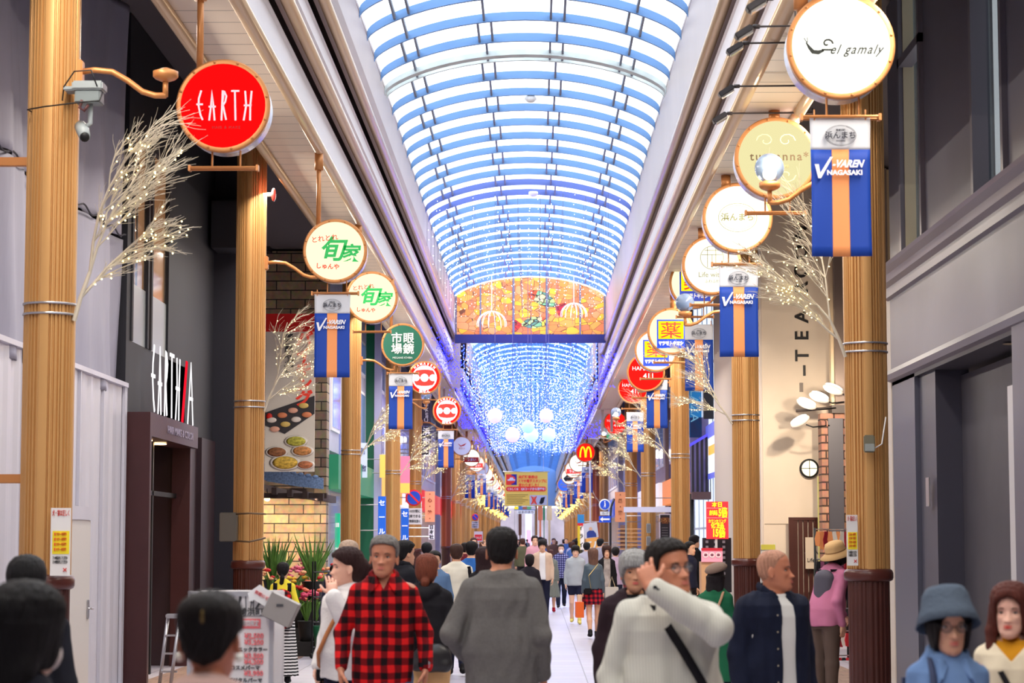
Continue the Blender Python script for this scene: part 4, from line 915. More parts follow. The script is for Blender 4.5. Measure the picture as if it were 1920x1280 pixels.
# --- flower shop and restaurant: brick wall facing the street bend
WY = 46.8
BR1 = brick_mat('beige brick', (176, 150, 116), (140, 118, 92), (48, 42, 40), .62, .20, 'X', 'Z', ms=.012, bump=.6, var=.55)
xb0, xb1 = -8.9, PX(611, WY)
e = empty('brick_building', (0, WY, 0), 'beige brick wall with black joints closing the left recess behind the flowers', 'building')
MB().box(xb0, xb1, 0, .5, 0, CT-.05).build('brick_wall', BR1, e)
MB().box(xb1-.25, xb1+.005, -.05, .5, 0, PZ(700, WY)).build('corner_pier', brick_mat('pier brick', (150, 132, 108), (116, 100, 84), (40, 36, 36), .34, .20, 'X', 'Z'), e)
MB().box(xb0, xb1, -.03, 0, PZ(925, WY), PZ(915, WY)).build('string_course', mat('dark beam', (50, 34, 30), .5), e)
for px, w_, col in ((470, 20, (34, 30, 34)),):
    MB().box(PX(445, WY), PX(505, WY), -.4, 0, PZ(345, WY), CT-.1).build('dark_box', mat('dark fascia', (34, 30, 34), .5), e)
# upper beige panel with lattice, left of the second column
lat = stripes_mat('lattice', (188, 120, 92), (120, 74, 60), .16, 'Z', .7)
e = empty('lattice_screen', (0, 33.2, 0), 'tan panel with a rust coloured lattice strip, high between the salon and second column', 'screen')
MB().box(PX(404, 33.2), PX(424, 33.2), 0, .06, PZ(596, 33.2), PZ(375, 33.2)).build('tan_panel', mat('tan panel', (160, 112, 72), .6), e)
MB().box(PX(424, 33.2), PX(447, 33.2), 0, .06, PZ(596, 33.2), PZ(320, 33.2)).build('lattice', brick_mat('lattice brick', (172, 110, 84), (160, 100, 78), (216, 190, 160), .16, .11, 'X', 'Z', ms=.012, bump=0), e)
MB().box(PX(402, 33.2), PX(448, 33.2), -.02, .1, PZ(600, 33.2), PZ(594, 33.2)).build('sill', BLACK, e)
def board(name, label, cat, px0, px1, py0, py1, Y, m, t=.08, frame=None, fw=.03):
    a = P(px0, py0, Y); b = P(px1, py1, Y); e = empty(name, ((a.x+b.x)/2, Y, (a.z+b.z)/2), label, cat); W2, H2 = (b.x-a.x)/2, (a.z-b.z)/2
    MB().box(-W2, W2, 0, t, -H2, H2).build('board', m, e)
    if frame: MB().box(-W2-fw, W2+fw, -.01, t+.01, H2, H2+fw).box(-W2-fw, W2+fw, -.01, t+.01, -H2-fw, -H2).box(-W2-fw, -W2, -.01, t+.01, -H2, H2).box(W2, W2+fw, -.01, t+.01, -H2, H2).build('frame', frame, e)
    return e, W2, H2
e, W2, H2 = board('wall_sign', 'white sign board with green and red lettering partly behind the second column', 'sign', 396, 443, 597, 744, 34.5, mat('sign white', (210, 200, 204), .5, emit=.1), frame=BLACK)
text('character', '旬', .5, mat('deep green', (10, 100, 76), .5), e, (-.02, -.01, 0), bold=.02, shear=.2); text('upper_lettering', 'とれ', .17, REDT, e, (-.05, -.01, .35), bold=.006); text('lower_lettering', 'しゅんや', .14, REDT, e, (.02, -.01, -.37), bold=.005)
e, W2, H2 = board('wall_sign', 'grey panel with a large dark green letter below the white sign board', 'sign', 396, 440, 750, 848, 34.8, mat('grey lilac panel', (146, 134, 142), .5), frame=BLACK)
MB().box(-.2, -.08, -.02, 0, -.2, .42).box(-.2, .12, -.02, 0, -.3, -.2).build('letter', mat('very dark green', (20, 60, 52), .5), e)
# sushi banner
Y = 43.5
e, W2, H2 = board('sushi_banner', 'tall cream buffet banner with red top and sushi pictures on the brick wall', 'banner', 499, 589, 588, 884, Y, mat('banner cream', (232, 222, 208), .6), .05)
MB().box(-W2, W2, -.01, 0, H2-M(34, Y), H2).build('red_top', mat('banner red top', (226, 30, 30), .6), e)
for k, ch in enumerate('バイキング'): text('red_character', ch.replace('ー', '|'), .33, mat('banner red', (222, 56, 40)), e, (M(25, Y), -.015, H2-M(50+28*k, Y)), bold=.012, shear=.1)
for k, ch in enumerate('農家料理'): text('black_character', ch, .19, mat('ink', (70, 70, 74)), e, (-M(2, Y), -.015, H2-M(47+20*k, Y)), bold=.007)
q = M(1, Y)
MB().prism([(-W2, -38*q-.0), (W2, -6*q), (W2, -40*q), (-W2*.2, -78*q), (-W2, -62*q)], -.015, -.005).build('slate_tray', mat('slate', (60, 56, 60), .5), e)
rnd = random.Random(3)
for i in range(4):
    for j in range(2):
        x = (-34+20*i+6*j)*q; z = (-52+9*i-17*j)*q
        o = MB().ball((x, -.03, z), 9.5*q, 12, 8, (1, .25, .55)).build('sushi_piece', mat(['rice white', 'salmon', 'shrimp pink', 'egg'][(i+2*j) % 4], [(240, 226, 214), (232, 140, 96), (240, 176, 150), (230, 196, 110)][(i+2*j) % 4], .5), e)
MB().ball((-W2+8*q, -.03, -45*q), 6*q, 10, 8, (1, .3, 1)).build('tomato', mat('tomato', (220, 40, 30), .4), e)
for x, z, r1, c in ((12, -92, 23, (188, 180, 70)), (-24, -112, 22, (150, 96, 60)), (24, -110, 22, (206, 140, 80)), (-8, -132, 30, (226, 176, 70)), (30, -136, 18, (196, 120, 80))):
    x, z, r_ = x*q, z*q, r1*q
    p_ = MB().lathe([(r_, -.016), (r_*.85, -.03), (0, -.02)], 24, 'Y').build('plate_picture', mat('plate white', (226, 216, 206), .4), e); p_.location = (x, 0, z); p_.scale = (1, 1, .5)
    f_ = MB().lathe([(r_*.8, -.03), (r_*.6, -.045), (0, -.05)], 20, 'Y').build('food_picture', mat('food %d' % c[0], c, .6, var=.5, vscale=14), e); f_.location = (x, 0, z); f_.scale = (1, 1, .5)
# blue net awning and dark joists
NET = mat('blue net', (110, 136, 176), .8, var=.35, vscale=26)
e = empty('net_awning', (0, 44, 0), 'light blue netting edge over a dark wooden joist canopy above the flowers', 'awning')
pts_t = [(PX(x, 44), PZ(y, 44)) for x, y in ((392, 838), (430, 843), (500, 872), (560, 888), (606, 896))]; pts_b = [(PX(x, 44), PZ(y, 44)) for x, y in ((606, 917), (560, 912), (500, 902), (430, 868), (392, 858))]
MB().prism(pts_t+pts_b, -.04, .0).build('netting', NET, e)
for i in range(30):
    x = PX(395+7*i, 44); z = np.interp(395+7*i, [392, 430, 500, 560, 606], [PZ(v, 44) for v in (838, 843, 872, 888, 896)])
    if i % 2 == 0: MB().ball((x, -.04, z), .06, 8, 5, (1, .4, .6)).build('scallop', NET, e)
JO = mat('joist dark wood', (48, 32, 30), .6)
for i in range(8):
    x = PX(400+29*i, 44); z = np.interp(400+29*i, [392, 500, 606], [PZ(v, 44) for v in (872, 912, 926)])
    MB().box(x-.05, x+.05, -.3, 2.6, z-.14, z, mtx=None).build('joist', JO, e)
MB().box(PX(392, 44), PX(612, 44), -.02, .06, PZ(934, 44), PZ(924, 44)).build('front_beam', JO, e)
e = empty('spot_lamp', P(501, 934, 44.5), 'small glowing bulb under the joists, right of the second column', 'lamp'); MB().ball((0, 0, 0), .06, 12, 8).build('bulb', glow('bulb glow', (255, 200, 130), 22), e); MB().tube([(0, 0, .05), (0, 0, .2)], .012).build('cord', BLACK, e)
for px in (425, 460, 520, 570, 600):
    spot('brick_washer', (PX(px, 45.6), 45.3, PZ(932, 45.6)), (PX(px, 46.8), 46.9, 1.2), 60, (1, .76, .46), 110)
e = empty('red_lantern', P(429, 932, 38), 'small red hanging lantern between the salon pier and second column', 'lantern'); MB().lathe([(.03, -.13), (.10, -.09), (.13, 0), (.10, .09), (.03, .13)], 16).build('shell', mat('lantern red', (196, 30, 26), .5, emit=.25), e); MB().tube([(0, 0, .12), (0, 0, .3)], .01).build('cord', BLACK, e)
e = empty('iron_bracket', P(414, 955, 36), 'black wrought iron scroll bracket left of the second column', 'bracket'); 
for r_ in (.06, .1): MB().tube([(r_*math.cos(t)*(1-t/14), 0, r_*math.sin(t)*(1-t/14)) for t in np.linspace(0, 9, 24)], .01, 5).build('scroll', BLACK, e)
MB().tube([(-.25, 0, .1), (.2, 0, .1)], .014).tube([(-.25, 0, .12), (-.25, 0, -.4)], .02).build('bar', BLACK, e)
e = empty('shop_spotlight', P(413, 917, 37), 'white track spotlight above the iron bracket', 'spotlight'); MB().tube([(-.07, 0, .05), (.07, -.05, -.04)], .05, 12).build('lamp_head', WHITE, e); MB().tube([(-.03, .0, .05), (-.05, 0, .2)], .01).build('stem', BLACK, e)
# flower shop: buckets, bouquets, racks
LEAF = mat('leaf green', (84, 124, 48), .6, var=.3, vscale=9); BUCK = mat('black bucket', (26, 28, 28), .5)
FCOL = [mat('flower coral', (240, 120, 90), .6), mat('flower peach', (250, 180, 130), .6), mat('flower red', (206, 34, 40), .6), mat('flower yellow', (246, 196, 60), .6), mat('flower pink', (236, 120, 140), .6), mat('flower magenta', (190, 50, 90), .6)]
CNAME = ['coral', 'peach', 'red', 'yellow', 'pink', 'magenta']
def bouquet(px, py, Y, ci, label, n=9, leafy=False, s=1.0, zfloor=True):
    c = P(px, py, Y); e = empty('flower_bucket', (c.x, Y, 0), label, 'flowers', 'flower buckets at the shop'); rnd = random.Random(int(px*7+py)); zt = c.z
    MB().lathe([(.09*s, zt-.62), (.13*s, zt-.34), (.135*s, zt-.33), (.12*s, zt-.33), (.11*s, zt-.36), (0, zt-.36)], 16).build('bucket', BUCK, e)
    MB().box(-.12, .12, -.1, .1, 0, zt-.62).build('stand', mat('stand dark', (34, 32, 34), .6), e)
    lf = MB()
    for i in range(26 if leafy else 14):
        q = rnd.uniform(0, 2*PI); sp = rnd.uniform(.05, .24)*s; hh = rnd.uniform(.1, .34)*s if leafy else rnd.uniform(-.15, .05)
        tip = (sp*math.cos(q)*1.2, sp*math.sin(q), zt+hh); lf.tube([(0, 0, zt-.36), (sp*.5*math.cos(q), sp*.5*math.sin(q), zt-.08), tip], [.012, .02*s, .002], 5)
    lf.build('leaves', LEAF, e)
    for i in range(0 if leafy else n):
        q = rnd.uniform(0, 2*PI); sp = rnd.uniform(0, .21)*s; z = zt+rnd.uniform(-.1, .13)*s; r_ = rnd.uniform(.035, .055)
        mb = MB()
        for k in range(6):
            t = 2*PI*k/6; mb.ball((sp*math.cos(q)+r_*.5*math.cos(t), sp*math.sin(q)+r_*.5*math.sin(t), z), r_*.62, 7, 5, (1, 1, .8))
        mb.ball((sp*math.cos(q), sp*math.sin(q), z+r_*.2), r_*.5, 7, 5); mb.build('blossom', FCOL[(ci+(i % 2)) % 6], e)
    return e
k = 0
for px, py, Y, ci, lf in [(402, 1080, 34, 0, 0), (415, 1074, 36, 1, 0), (432, 1078, 33, 3, 0), (505, 1075, 36, 1, 0), (552, 1078, 35, 4, 0), (570, 1060, 36, 3, 0), (560, 1098, 33, 2, 0), (583, 1082, 34, 0, 0), (600, 1080, 36, 2, 0), (575, 1120, 31.5, 5, 0), (592, 1122, 32.5, 4, 0), (622, 1072, 37, 0, 0), (512, 1050, 37, 0, 1), (525, 1055, 38, 0, 1), (588, 1048, 33, 0, 1), (640, 1062, 38, 1, 0)]:
    where = 'left of the second column' if px < 440 else 'right of the second column' if px < 530 else 'beside the black flower rack'
    bouquet(px, py, Y, ci, ('tall green leafy bunch in a black bucket, %s of three' % ordinal([512, 525, 588].index(px)) if lf else '%s blossoms in a black bucket %s, %s bucket from the left' % (CNAME[ci], where, ordinal(k))), leafy=bool(lf), s=1.25 if lf else 1.0); k += 1
e = empty('flower_rack', P(606, 1212, 31), 'black wheeled wire rack holding flowers, left of the white sweatshirt woman', 'rack'); e.location.z = 0
for x in (-.14, .18):
    for y in (-.15, .2): MB().tube([(x, y, .06), (x, y, 1.35)], .014, 6).build('post', BLACK, e); MB().ball((x, y, .04), .04, 8, 6).build('caster', BLACK, e)
for z in (.15, .5, .85, 1.2):
    mb = MB()
    for q in np.linspace(-.14, .18, 7): mb.tube([(q, -.15, z), (q, .2, z)], .006, 4)
    mb.tube([(-.14, -.15, z), (.18, -.15, z)], .009, 5).tube([(-.14, .2, z), (.18, .2, z)], .009, 5).build('shelf', BLACK, e)
MB().lathe([(.12, .16), (.15, .45), (.14, .45), (.1, .2), (0, .2)], 16, c=(0, 0, 0)).build('green_bucket', mat('green bucket', (24, 90, 60), .5), e)
# the ground-floor shop window strip right of the brick
def part_box(e, name, m_, *a, bev=0): return MB().box(*a, bev=bev).build(name, m_, e)

# --- generic row of shops behind, left and right
SHOPW = [(186, 176, 182), (150, 150, 170), (206, 196, 190), (128, 110, 110), (170, 160, 176), (196, 182, 170)]
FASC = [((226, 170, 60), 'yellow'), ((214, 60, 60), 'red'), ((60, 90, 190), 'blue'), ((236, 232, 236), 'white'), ((30, 110, 80), 'green'), ((40, 36, 44), 'black'), ((224, 130, 60), 'orange')]
def shop(side, y0, y1, X, wcol, fi, k, label, zf=2.75, glowc=(255, 236, 214), gs=.55, upper=True):
    s = -1 if side == 'left' else 1
    e = empty('shop_building', (X, y0, 0), label, 'building'); L = y1-y0; T = CT-.05
    def bx(nm, m_, a, b, c, d, z0, z1): return MB().box(s*a, s*b, c, d, z0, z1).build(nm, m_, e)
    W_ = mat('shop wall %d' % wcol[0], wcol, .6, var=.06)
    bx('wall', W_, 0, 3.5, 0, .3, 0, T); bx('wall', W_, 0, 3.5, L-.02, L, 0, T); MB().box(0, s*3.5, .3, L-.02, zf+.85, T).build('upper_wall', W_, e)
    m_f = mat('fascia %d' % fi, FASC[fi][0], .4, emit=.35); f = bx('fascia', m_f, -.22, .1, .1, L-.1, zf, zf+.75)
    lc = WHITE if fi not in (3, 0) else mat('fascia lettering red', (206, 50, 60), .5)
    text('fascia_lettering', ['くすり', 'SALE', 'カフェ', 'SHOES', '本', 'BAG', '銀座'][k % 7], .5, lc, e, (s*-.23, L/2, zf+.36), rot=FACE_R if s < 0 else FACE_L, bold=.01)
    bx('interior', glow('shop interior %d' % int(gs*100+glowc[2]), glowc, gs), 2.2, 2.3, .3, L-.1, .0, zf+.8)
    bx('display_window', mat('display glass', (200, 210, 216), .06, alpha=.25, spec=.7), .02, .05, .3, L*.55, .4, zf-.05); bx('plinth', mat('plinth', (90, 84, 86), .5), 0, .15, .3, L*.55, 0, .4)
    for j in range(3):
        bx('shelf', mat('shop shelf', (150, 120, 96), .6), .9, 1.4, .6, L*.5, .5+.55*j, .54+.55*j)
        for q in range(4): bx('goods', mat('goods %d' % ((j*4+q+k) % 6), [(210, 70, 60), (60, 110, 180), (230, 200, 90), (220, 220, 220), (80, 140, 90), (200, 120, 160)][(j*4+q+k) % 6], .5), .92, 1.3, .7+q*L*.11, .7+q*L*.11+L*.08, .54+.55*j, .85+.55*j)
    n = max(2, int(L/2.4))
    if upper:
        for j in range(n):
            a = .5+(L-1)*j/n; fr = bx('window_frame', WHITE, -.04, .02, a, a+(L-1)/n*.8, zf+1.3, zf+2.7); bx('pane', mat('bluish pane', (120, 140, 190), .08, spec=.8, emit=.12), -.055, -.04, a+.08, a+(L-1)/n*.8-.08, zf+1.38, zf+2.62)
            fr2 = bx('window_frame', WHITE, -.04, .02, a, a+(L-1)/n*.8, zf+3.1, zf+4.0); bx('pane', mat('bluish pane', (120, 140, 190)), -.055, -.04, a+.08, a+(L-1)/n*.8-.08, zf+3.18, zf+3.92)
    return e
def hanging(name, label, px0, px1, py0, py1, Y, col, txt=None, tcol=None, cat='sign', emit=.15, vert=True, size=None):
    e, W2, H2 = board(name, label, cat, px0, px1, py0, py1, Y, mat('board %d %d %d' % col, col, .5, emit=emit), .08)
    sx = -1 if e.location.x < 0 else 1; d = 4.75-abs(e.location.x)
    if d > W2 and Y < 100:
        for z in (-H2*.6, H2*.6): MB().tube([(sx*W2, .04, z), (sx*d, .04, z)], .015, 6).build('wall_mount', STEEL, e)
    if txt:
        tm = mat('board text %s' % str(tcol), tcol or (240, 240, 240), .5, emit=.2)
        if vert:
            n = len(txt); st = 2*H2/n
            for i, ch in enumerate(txt): text('character', ch, min(st*.95, W2*1.7) if not size else size, tm, e, (0, -.012, H2-st*(i+.5)), bold=.006)
        else:
            text('lettering', txt, 1, tm, e, (0, -.012, 0), bold=.01, width=W2*1.7, height=min(H2*1.3, W2*.6 if not size else size))
    return e
shop('left', 47.4, 58.0, -4.5, (176, 178, 196), 4, 0, 'pale grey blue shop building just right of the brick wall', gs=.4)
shop('left', 58.6, 69.5, -4.45, (150, 150, 196), 0, 1, 'lavender shop building with a yellow fascia, behind the green shop front', gs=.6)
shop('left', 69.8, 82, -4.7, (186, 176, 186), 3, 2, 'pale shop building behind the no parking sign column')
shop('left', 82.2, 96, -4.4, (206, 196, 190), 1, 3, 'cream shop building near the red brown column on the left')
shop('right', 47.5, 60, 5.4, (90, 80, 110), 5, 4, 'dark shop building set back behind the finned facade', gs=.3)
shop('right', 60.2, 71, 4.3, (70, 62, 92), 6, 5, 'dark navy shop building with glowing upper windows, right', gs=.5)
shop('right', 71.2, 86, 4.2, (160, 140, 140), 3, 6, 'grey brown shop building on the right before the crossing'); shop('right', 86.2, 98, 3.9, (150, 118, 108), 2, 0, 'brown shop building just past the crossing, right')
for k in range(8):
    y = 98.5+16.5*k
    shop('left', y, y+16, -4.3, SHOPW[k % 6], (k*2+1) % 7, k, 'distant shop building far down the left row, %s of the far ones' % ordinal(k), gs=.7, upper=k < 3)
    shop('right', y, y+16, 3.7, SHOPW[(k+2) % 6], (k*3+2) % 7, k+3, 'distant shop building far down the right row, %s of the far ones' % ordinal(k), gs=.7, upper=k < 3)
# single signs and fronts on the left
YG = 57.9
e, W2, H2 = board('green_shop_front', 'deep green vertical shop panel between the third and fourth left columns', 'shop front', 678, 700, 610, 1110, YG, mat('shop green', (14, 88, 62), .5, emit=.05), .3); MB().box(W2, W2+M(13, YG), -.05, .3, -H2-.1, H2+.4).build('lavender_pilaster', mat('lavender pilaster', (180, 178, 214), .5), e)
e, W2, H2 = board('stair_screen', 'white slatted stair screen high up right of the brick wall', 'screen', 613, 638, 708, 790, 50, mat('stair shade', (80, 84, 120), .5), .1)
for i in range(8): MB().box(-W2, W2, -.05, 0, -H2+i*2*H2/8, -H2+i*2*H2/8+.05).build('slat', mat('slat white', (214, 218, 232), .5), e)
for i in range(3): MB().box(-W2+i*W2*.9, -W2+i*W2*.9+.04, -.06, 0, -H2, H2).build('upright', mat('slat white', (214, 218, 232)), e)
e = hanging('wall_panel', 'blue grey wall panel under the white slatted stair screen', 613, 638, 792, 905, 50, (128, 140, 196), emit=.1, cat='panel')
e = hanging('vertical_sign', 'green and white vertical sign right of the brick wall', 628, 637, 962, 1052, 50, (30, 160, 120), '目M', (240, 250, 245), emit=.5)
e = hanging('vertical_sign', 'dark vertical sign with pale Latin letters and a star, left side', 791, 808, 741, 798, 69.6, (52, 44, 66), None, (230, 230, 240)); text('lettering', 'Can★Do', .17, mat('board text (230, 230, 240)', (230, 230, 240)), e, (0, -.01, 0), rot=Euler((PI/2, -PI/2, 0)), bold=.004, width=.75)
e = hanging('vertical_sign', 'black vertical sign with white Japanese characters under the starred sign', 791, 808, 800, 838, 69.7, (44, 38, 58), '浜市', (240, 240, 250))
e = hanging('vertical_sign', 'small square black sign under the vertical black signs', 791, 804, 840, 852, 69.8, (30, 30, 44), 'N', (200, 200, 230), size=.15)
e = hanging('hanging_poster', 'orange hanging poster with brown writing, left', 797, 815, 921, 978, 67, (240, 156, 120), '・心・粋・', (150, 70, 50), emit=.1, size=.13, cat='poster')
e = hanging('hanging_poster', 'orange hanging poster with small writing on the right', 1153, 1173, 922, 978, 66, (206, 140, 100), '・風・雅・', (120, 70, 50), emit=.05, size=.12, cat='poster')
e = hanging('vertical_sign', 'white vertical sign with black characters low on the left', 804, 814, 984, 1011, 66, (228, 222, 240), '日本社', (30, 30, 40), emit=.3)
for i, (a, b, c, d, Y) in enumerate(((709, 723, 930, 1010, 56), (752, 766, 953, 1020, 63))):
    e = hanging('street_flag', 'bright blue shop flag with white writing, %s of two on the left' % ('larger' if i == 0 else 'smaller'), a, b, c, d, Y, (30, 100, 214), 'セール', (230, 240, 255), cat='flag')
e = hanging('awning_sign', 'yellow awning sign strip between the third and fourth left columns', 712, 722, 852, 895, 57.5, (240, 190, 90), emit=.3); e = hanging('awning_sign', 'pink and yellow awning sign left of the red brown column', 750, 768, 855, 925, 66.2, (238, 120, 150), None, emit=.3); MB().box(-.15, .15, -.02, 0, -.55, -.25).build('yellow_band', mat('board 240 190 90', (240, 190, 90)), e)
e = hanging('vertical_sign', 'white vertical stencil letters on the lavender wall, left', 674, 688, 830, 895, 54, (196, 204, 228), '新店', (90, 96, 130), emit=.3)
# road signs
def road_disc(e, R, outer, inner, kind):
    MB().lathe([(R, 0), (R, .03), (0, .03)], 36, 'Y').build('disc', outer, e); MB().lathe([(R*.8, -.005), (0, -.005)], 36, 'Y').build('disc_field', inner, e)
RB, RR = mat('road blue', (24, 70, 190), .4, emit=.1), mat('road red', (214, 40, 50), .4, emit=.1)
for px, py, r_, Y, lb in ((776, 933, 15.5, 66.5, 'round red and blue no parking sign on the fifth left column'), (891, 969, 6.5, 102, 'small farther red and blue no parking sign, left row')):
    R = M(r_, Y); e = empty('no_parking_sign', P(px, py, Y), lb, 'road sign', 'no parking signs'); road_disc(e, R, RR, RB, 0)
    P2(e, 'slash', stroke_poly([(-R*.6, R*.6), (R*.6, -R*.6)], R*.11), RR, -.016); w_ = R*1.0
    pl_ = MB().box(-w_, w_, 0, .02, -R*3.2, -R*1.25).build('plate', mat('plate grey white', (214, 216, 222), .4), e)
    for i, t_ in enumerate(('5-10分間に', '駐車できる', '貨物車を除く')): text('plate_lettering', t_, R*.5, ink, e, (0, -.006, -R*(1.6+.6*i)), width=R*1.6, height=R*.38, bold=.003)
    MB().tube([(w_*.9, .03, R*.1), (w_*.9, .06, -R*3)], .015).build('mount', STEEL, e)
Y = 58; R = M(11, Y); e = empty('pedestrian_sign', P(1134, 946, Y), 'round blue pedestrian sign with an arrow plate below, right', 'road sign'); road_disc(e, R, mat('road white', (225, 228, 235), .4), RB, 0)
P2(e, 'pedestrian_figure', [(-.05*R, .1*R), (-.2*R, -.55*R), (0, -.2*R), (.1*R, -.55*R), (.15*R, .1*R), (.1*R, .35*R), (-.1*R, .35*R)], WHITE, -.016); MB().lathe([(R*.13, -.016), (0, -.016)], 12, 'Y', c=(0, 0, R*.52)).build('figure_head', WHITE, e)
MB().box(-R*.8, R*.8, 0, .02, -R*1.75, -R*1.15).build('time_plate', mat('plate grey white', (214, 216, 222)), e); text('plate_lettering', '12-17', R*.5, ink, e, (0, -.006, -R*1.45)); MB().box(-R*1.0, R*1.0, 0, .02, -R*3.0, -R*1.9).build('arrow_plate', RB, e)
P2(e, 'arrow', [(-R*.85, -R*2.45), (-R*.35, -R*2.05), (-R*.35, -R*2.3), (R*.8, -R*2.3), (R*.8, -R*2.6), (-R*.35, -R*2.6), (-R*.35, -R*2.85)], WHITE, -.014)
c = e.location.z; MB().tube([(R*.95, .06, -c), (R*.95, .06, -R*2), (R*1.1, .06, -R*.3), (R*1.6, .2, R*1.0)], .03).build('pole', mat('black pole', (34, 32, 40), .5), e)
e, W2, H2 = board('placard', 'small red and white placard held over the crowd, left of centre', 'placard', 889, 905, 996, 1015, 85, mat('placard white', (226, 216, 220), .5), .03); MB().box(-W2*.85, W2*.85, -.01, 0, -H2*.8, H2*.4).build('red_field', RR, e); text('lettering', 'SALE', .12, WHITE, e, (0, -.016, -.05), width=W2*1.3); MB().tube([(0, .02, -H2), (0, .02, -e.location.z)], .015).build('stick', WHITE, e)
# ================================================================== RIGHT SIDE
FXR = 4.1; YC = 25.2                                  # plane and far corner of the dark grey storefront
DGR = mat('storefront grey', (98, 96, 108), .4, var=.08, vscale=1.2); DGR2 = mat('storefront grey moulding', (110, 106, 116), .35)
def RH(py, px): return CAMZ+(1012-py)/(px-1005)*FXR   # height on the facade plane of a pixel
e = empty('dark_grey_storefront', (FXR, YC, 0), 'dark grey painted storefront with moulded cornice and upper windows, far right', 'shop front')
def fx(px): return FXR*FPX/(px-1005)                  # depth on the facade plane of a pixel column
zc0, zc1 = RH(545, 1672), RH(520, 1672); zl0, zl1 = RH(712, 1680), RH(690, 1680)
def yb(nm, m_, x0, x1, ya, yb_, z0, z1, par=None, bev=0): return MB().box(x0, x1, ya-YC, yb_-YC, z0, z1, bev).build(nm, m_, par or e)
yA, yB_, yC_, yD = fx(1700), fx(1742), fx(1838), fx(1900)
yb('upper_pier', DGR, 0, .5, yA, YC, zc1, CT-.05); yb('upper_pier', DGR, 0, .5, yC_, yB_, zc1, CT-.05); yb('upper_pier', DGR, 0, .5, 8, yD, zc1, CT-.05)
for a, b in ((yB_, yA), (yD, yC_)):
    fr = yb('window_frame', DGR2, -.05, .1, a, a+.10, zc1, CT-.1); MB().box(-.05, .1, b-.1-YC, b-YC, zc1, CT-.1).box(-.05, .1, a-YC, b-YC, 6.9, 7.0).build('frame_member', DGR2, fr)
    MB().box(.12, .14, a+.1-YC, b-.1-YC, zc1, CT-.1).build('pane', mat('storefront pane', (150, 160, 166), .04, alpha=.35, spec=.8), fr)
    MB().box(.16, .18, a+.1-YC, b-.1-YC, zc1, CT-.1).build('reflection_glow', glow('pale reflection glow', (206, 216, 222), .62), fr)  # added glowing panel, stands in for the roof reflected in the pane
yb('window_reveal', mat('cream reveal', (190, 178, 150), .5), .0, .12, yA-.12, yA-.02, zc1, CT-.1)
pr = [(0, zc0-.12), (-.06, zc0-.10), (-.07, zc0), (-.13, zc0+.03), (-.15, zc0+.10), (-.22, zc0+.14), (-.24, zc1+.02), (-.18, zc1+.05), (0, zc1+.09)]
MB().prism([(x, z) for x, z in pr], 8-YC, .12).build('cornice', DGR2, e)
yb('frieze', DGR, -.01, .45, 8, YC, zl1-.03, zc0)
pr = [(0, zl0-.02), (-.05, zl0), (-.09, zl0+.05), (-.05, zl1-.02), (0, zl1)]
MB().prism(pr, 8-YC, .06).build('lower_moulding', DGR2, e)
yb('corner_pilaster', mat('pale pilaster edge', (196, 186, 176), .5), -.01, .3, YC, YC+.35, 0, zc0, bev=.01)
yb('door_jamb', mat('jamb blue grey', (78, 80, 96), .4), .0, .35, fx(1715), YC, 0, zl0); yb('door_jamb', mat('jamb shade', (66, 66, 80), .4), .05, .4, fx(1745), fx(1716), 0, zl0)
yb('inner_shutter', mat('shutter dark', (62, 60, 68), .5, var=.1), .32, .40, fx(1888), fx(1745), 0, zl0-.12); yb('inner_ceiling', mat('shutter dark', (62, 60, 68)), 0, .5, 8, YC, zl0-.06, zl0)
yb('inner_wall', mat('inner dark grey', (70, 66, 72), .6), .9, 1.0, 8, YC, 0, zl0); yb('near_jamb', DGR, -.03, .4, fx(1935), fx(1905), 0, zl0); yb('pale_edge_strip', mat('pale strip', (190, 188, 190), .4), -.02, .1, fx(1905), fx(1893), 0, zl0-.5)
MB().lathe([(.12, zl0-.075), (0, zl0-.08)], 16, c=(.2, fx(1865)-YC, 0)).build('ceiling_ring', mat('ring cream', (180, 160, 120), .4), e)
MB().box(-.012, 0.0, fx(1741)-YC, fx(1735)-YC, 2.0, 2.3).build('lock_plate', STEEL, e)
yb('lower_pier', DGR, .0, .4, 8, fx(1935), 0, zl0)
# floodlights on long arms
for i, (px, py, ax) in enumerate(((1395, 62, 1462), (1378, 92, 1500), (1362, 172, 1500), (1350, 222, 1500), (1418, 10, 1465))):
    Y = 16.5+1.5*i if i < 4 else 15; a = P(px, py, Y); h = P(ax, py-3, Y)
    e = empty('arm_floodlight', a, 'black floodlight on a long thin arm, %s of five from the left beam' % ordinal((3, 2, 1, 0, 4)[i]), 'floodlight', 'arm floodlights')
    mtx = Matrix.Rotation(math.radians(-32), 4, 'Y')
    MB().box(-.075, .075, -.05, .05, -.02, .03, .008, mtx=mtx).build('lamp_head', mat('lamp head black', (52, 48, 50), .4), e); MB().box(-.06, .06, -.04, .04, -.035, -.02, mtx=mtx).build('lens', mat('grey lens', (150, 146, 140), .1), e)
    MB().tube([(.06, 0, .05), (.10, 0, .05), (h.x-a.x+.12, 0, .055), (h.x-a.x+.12, 0, SZR-a.z)], .009, 6).tube([(.07, 0, .05), (.12, 0, .05)], .018, 8).build('arm', mat('arm dark', (60, 52, 50), .5), e)

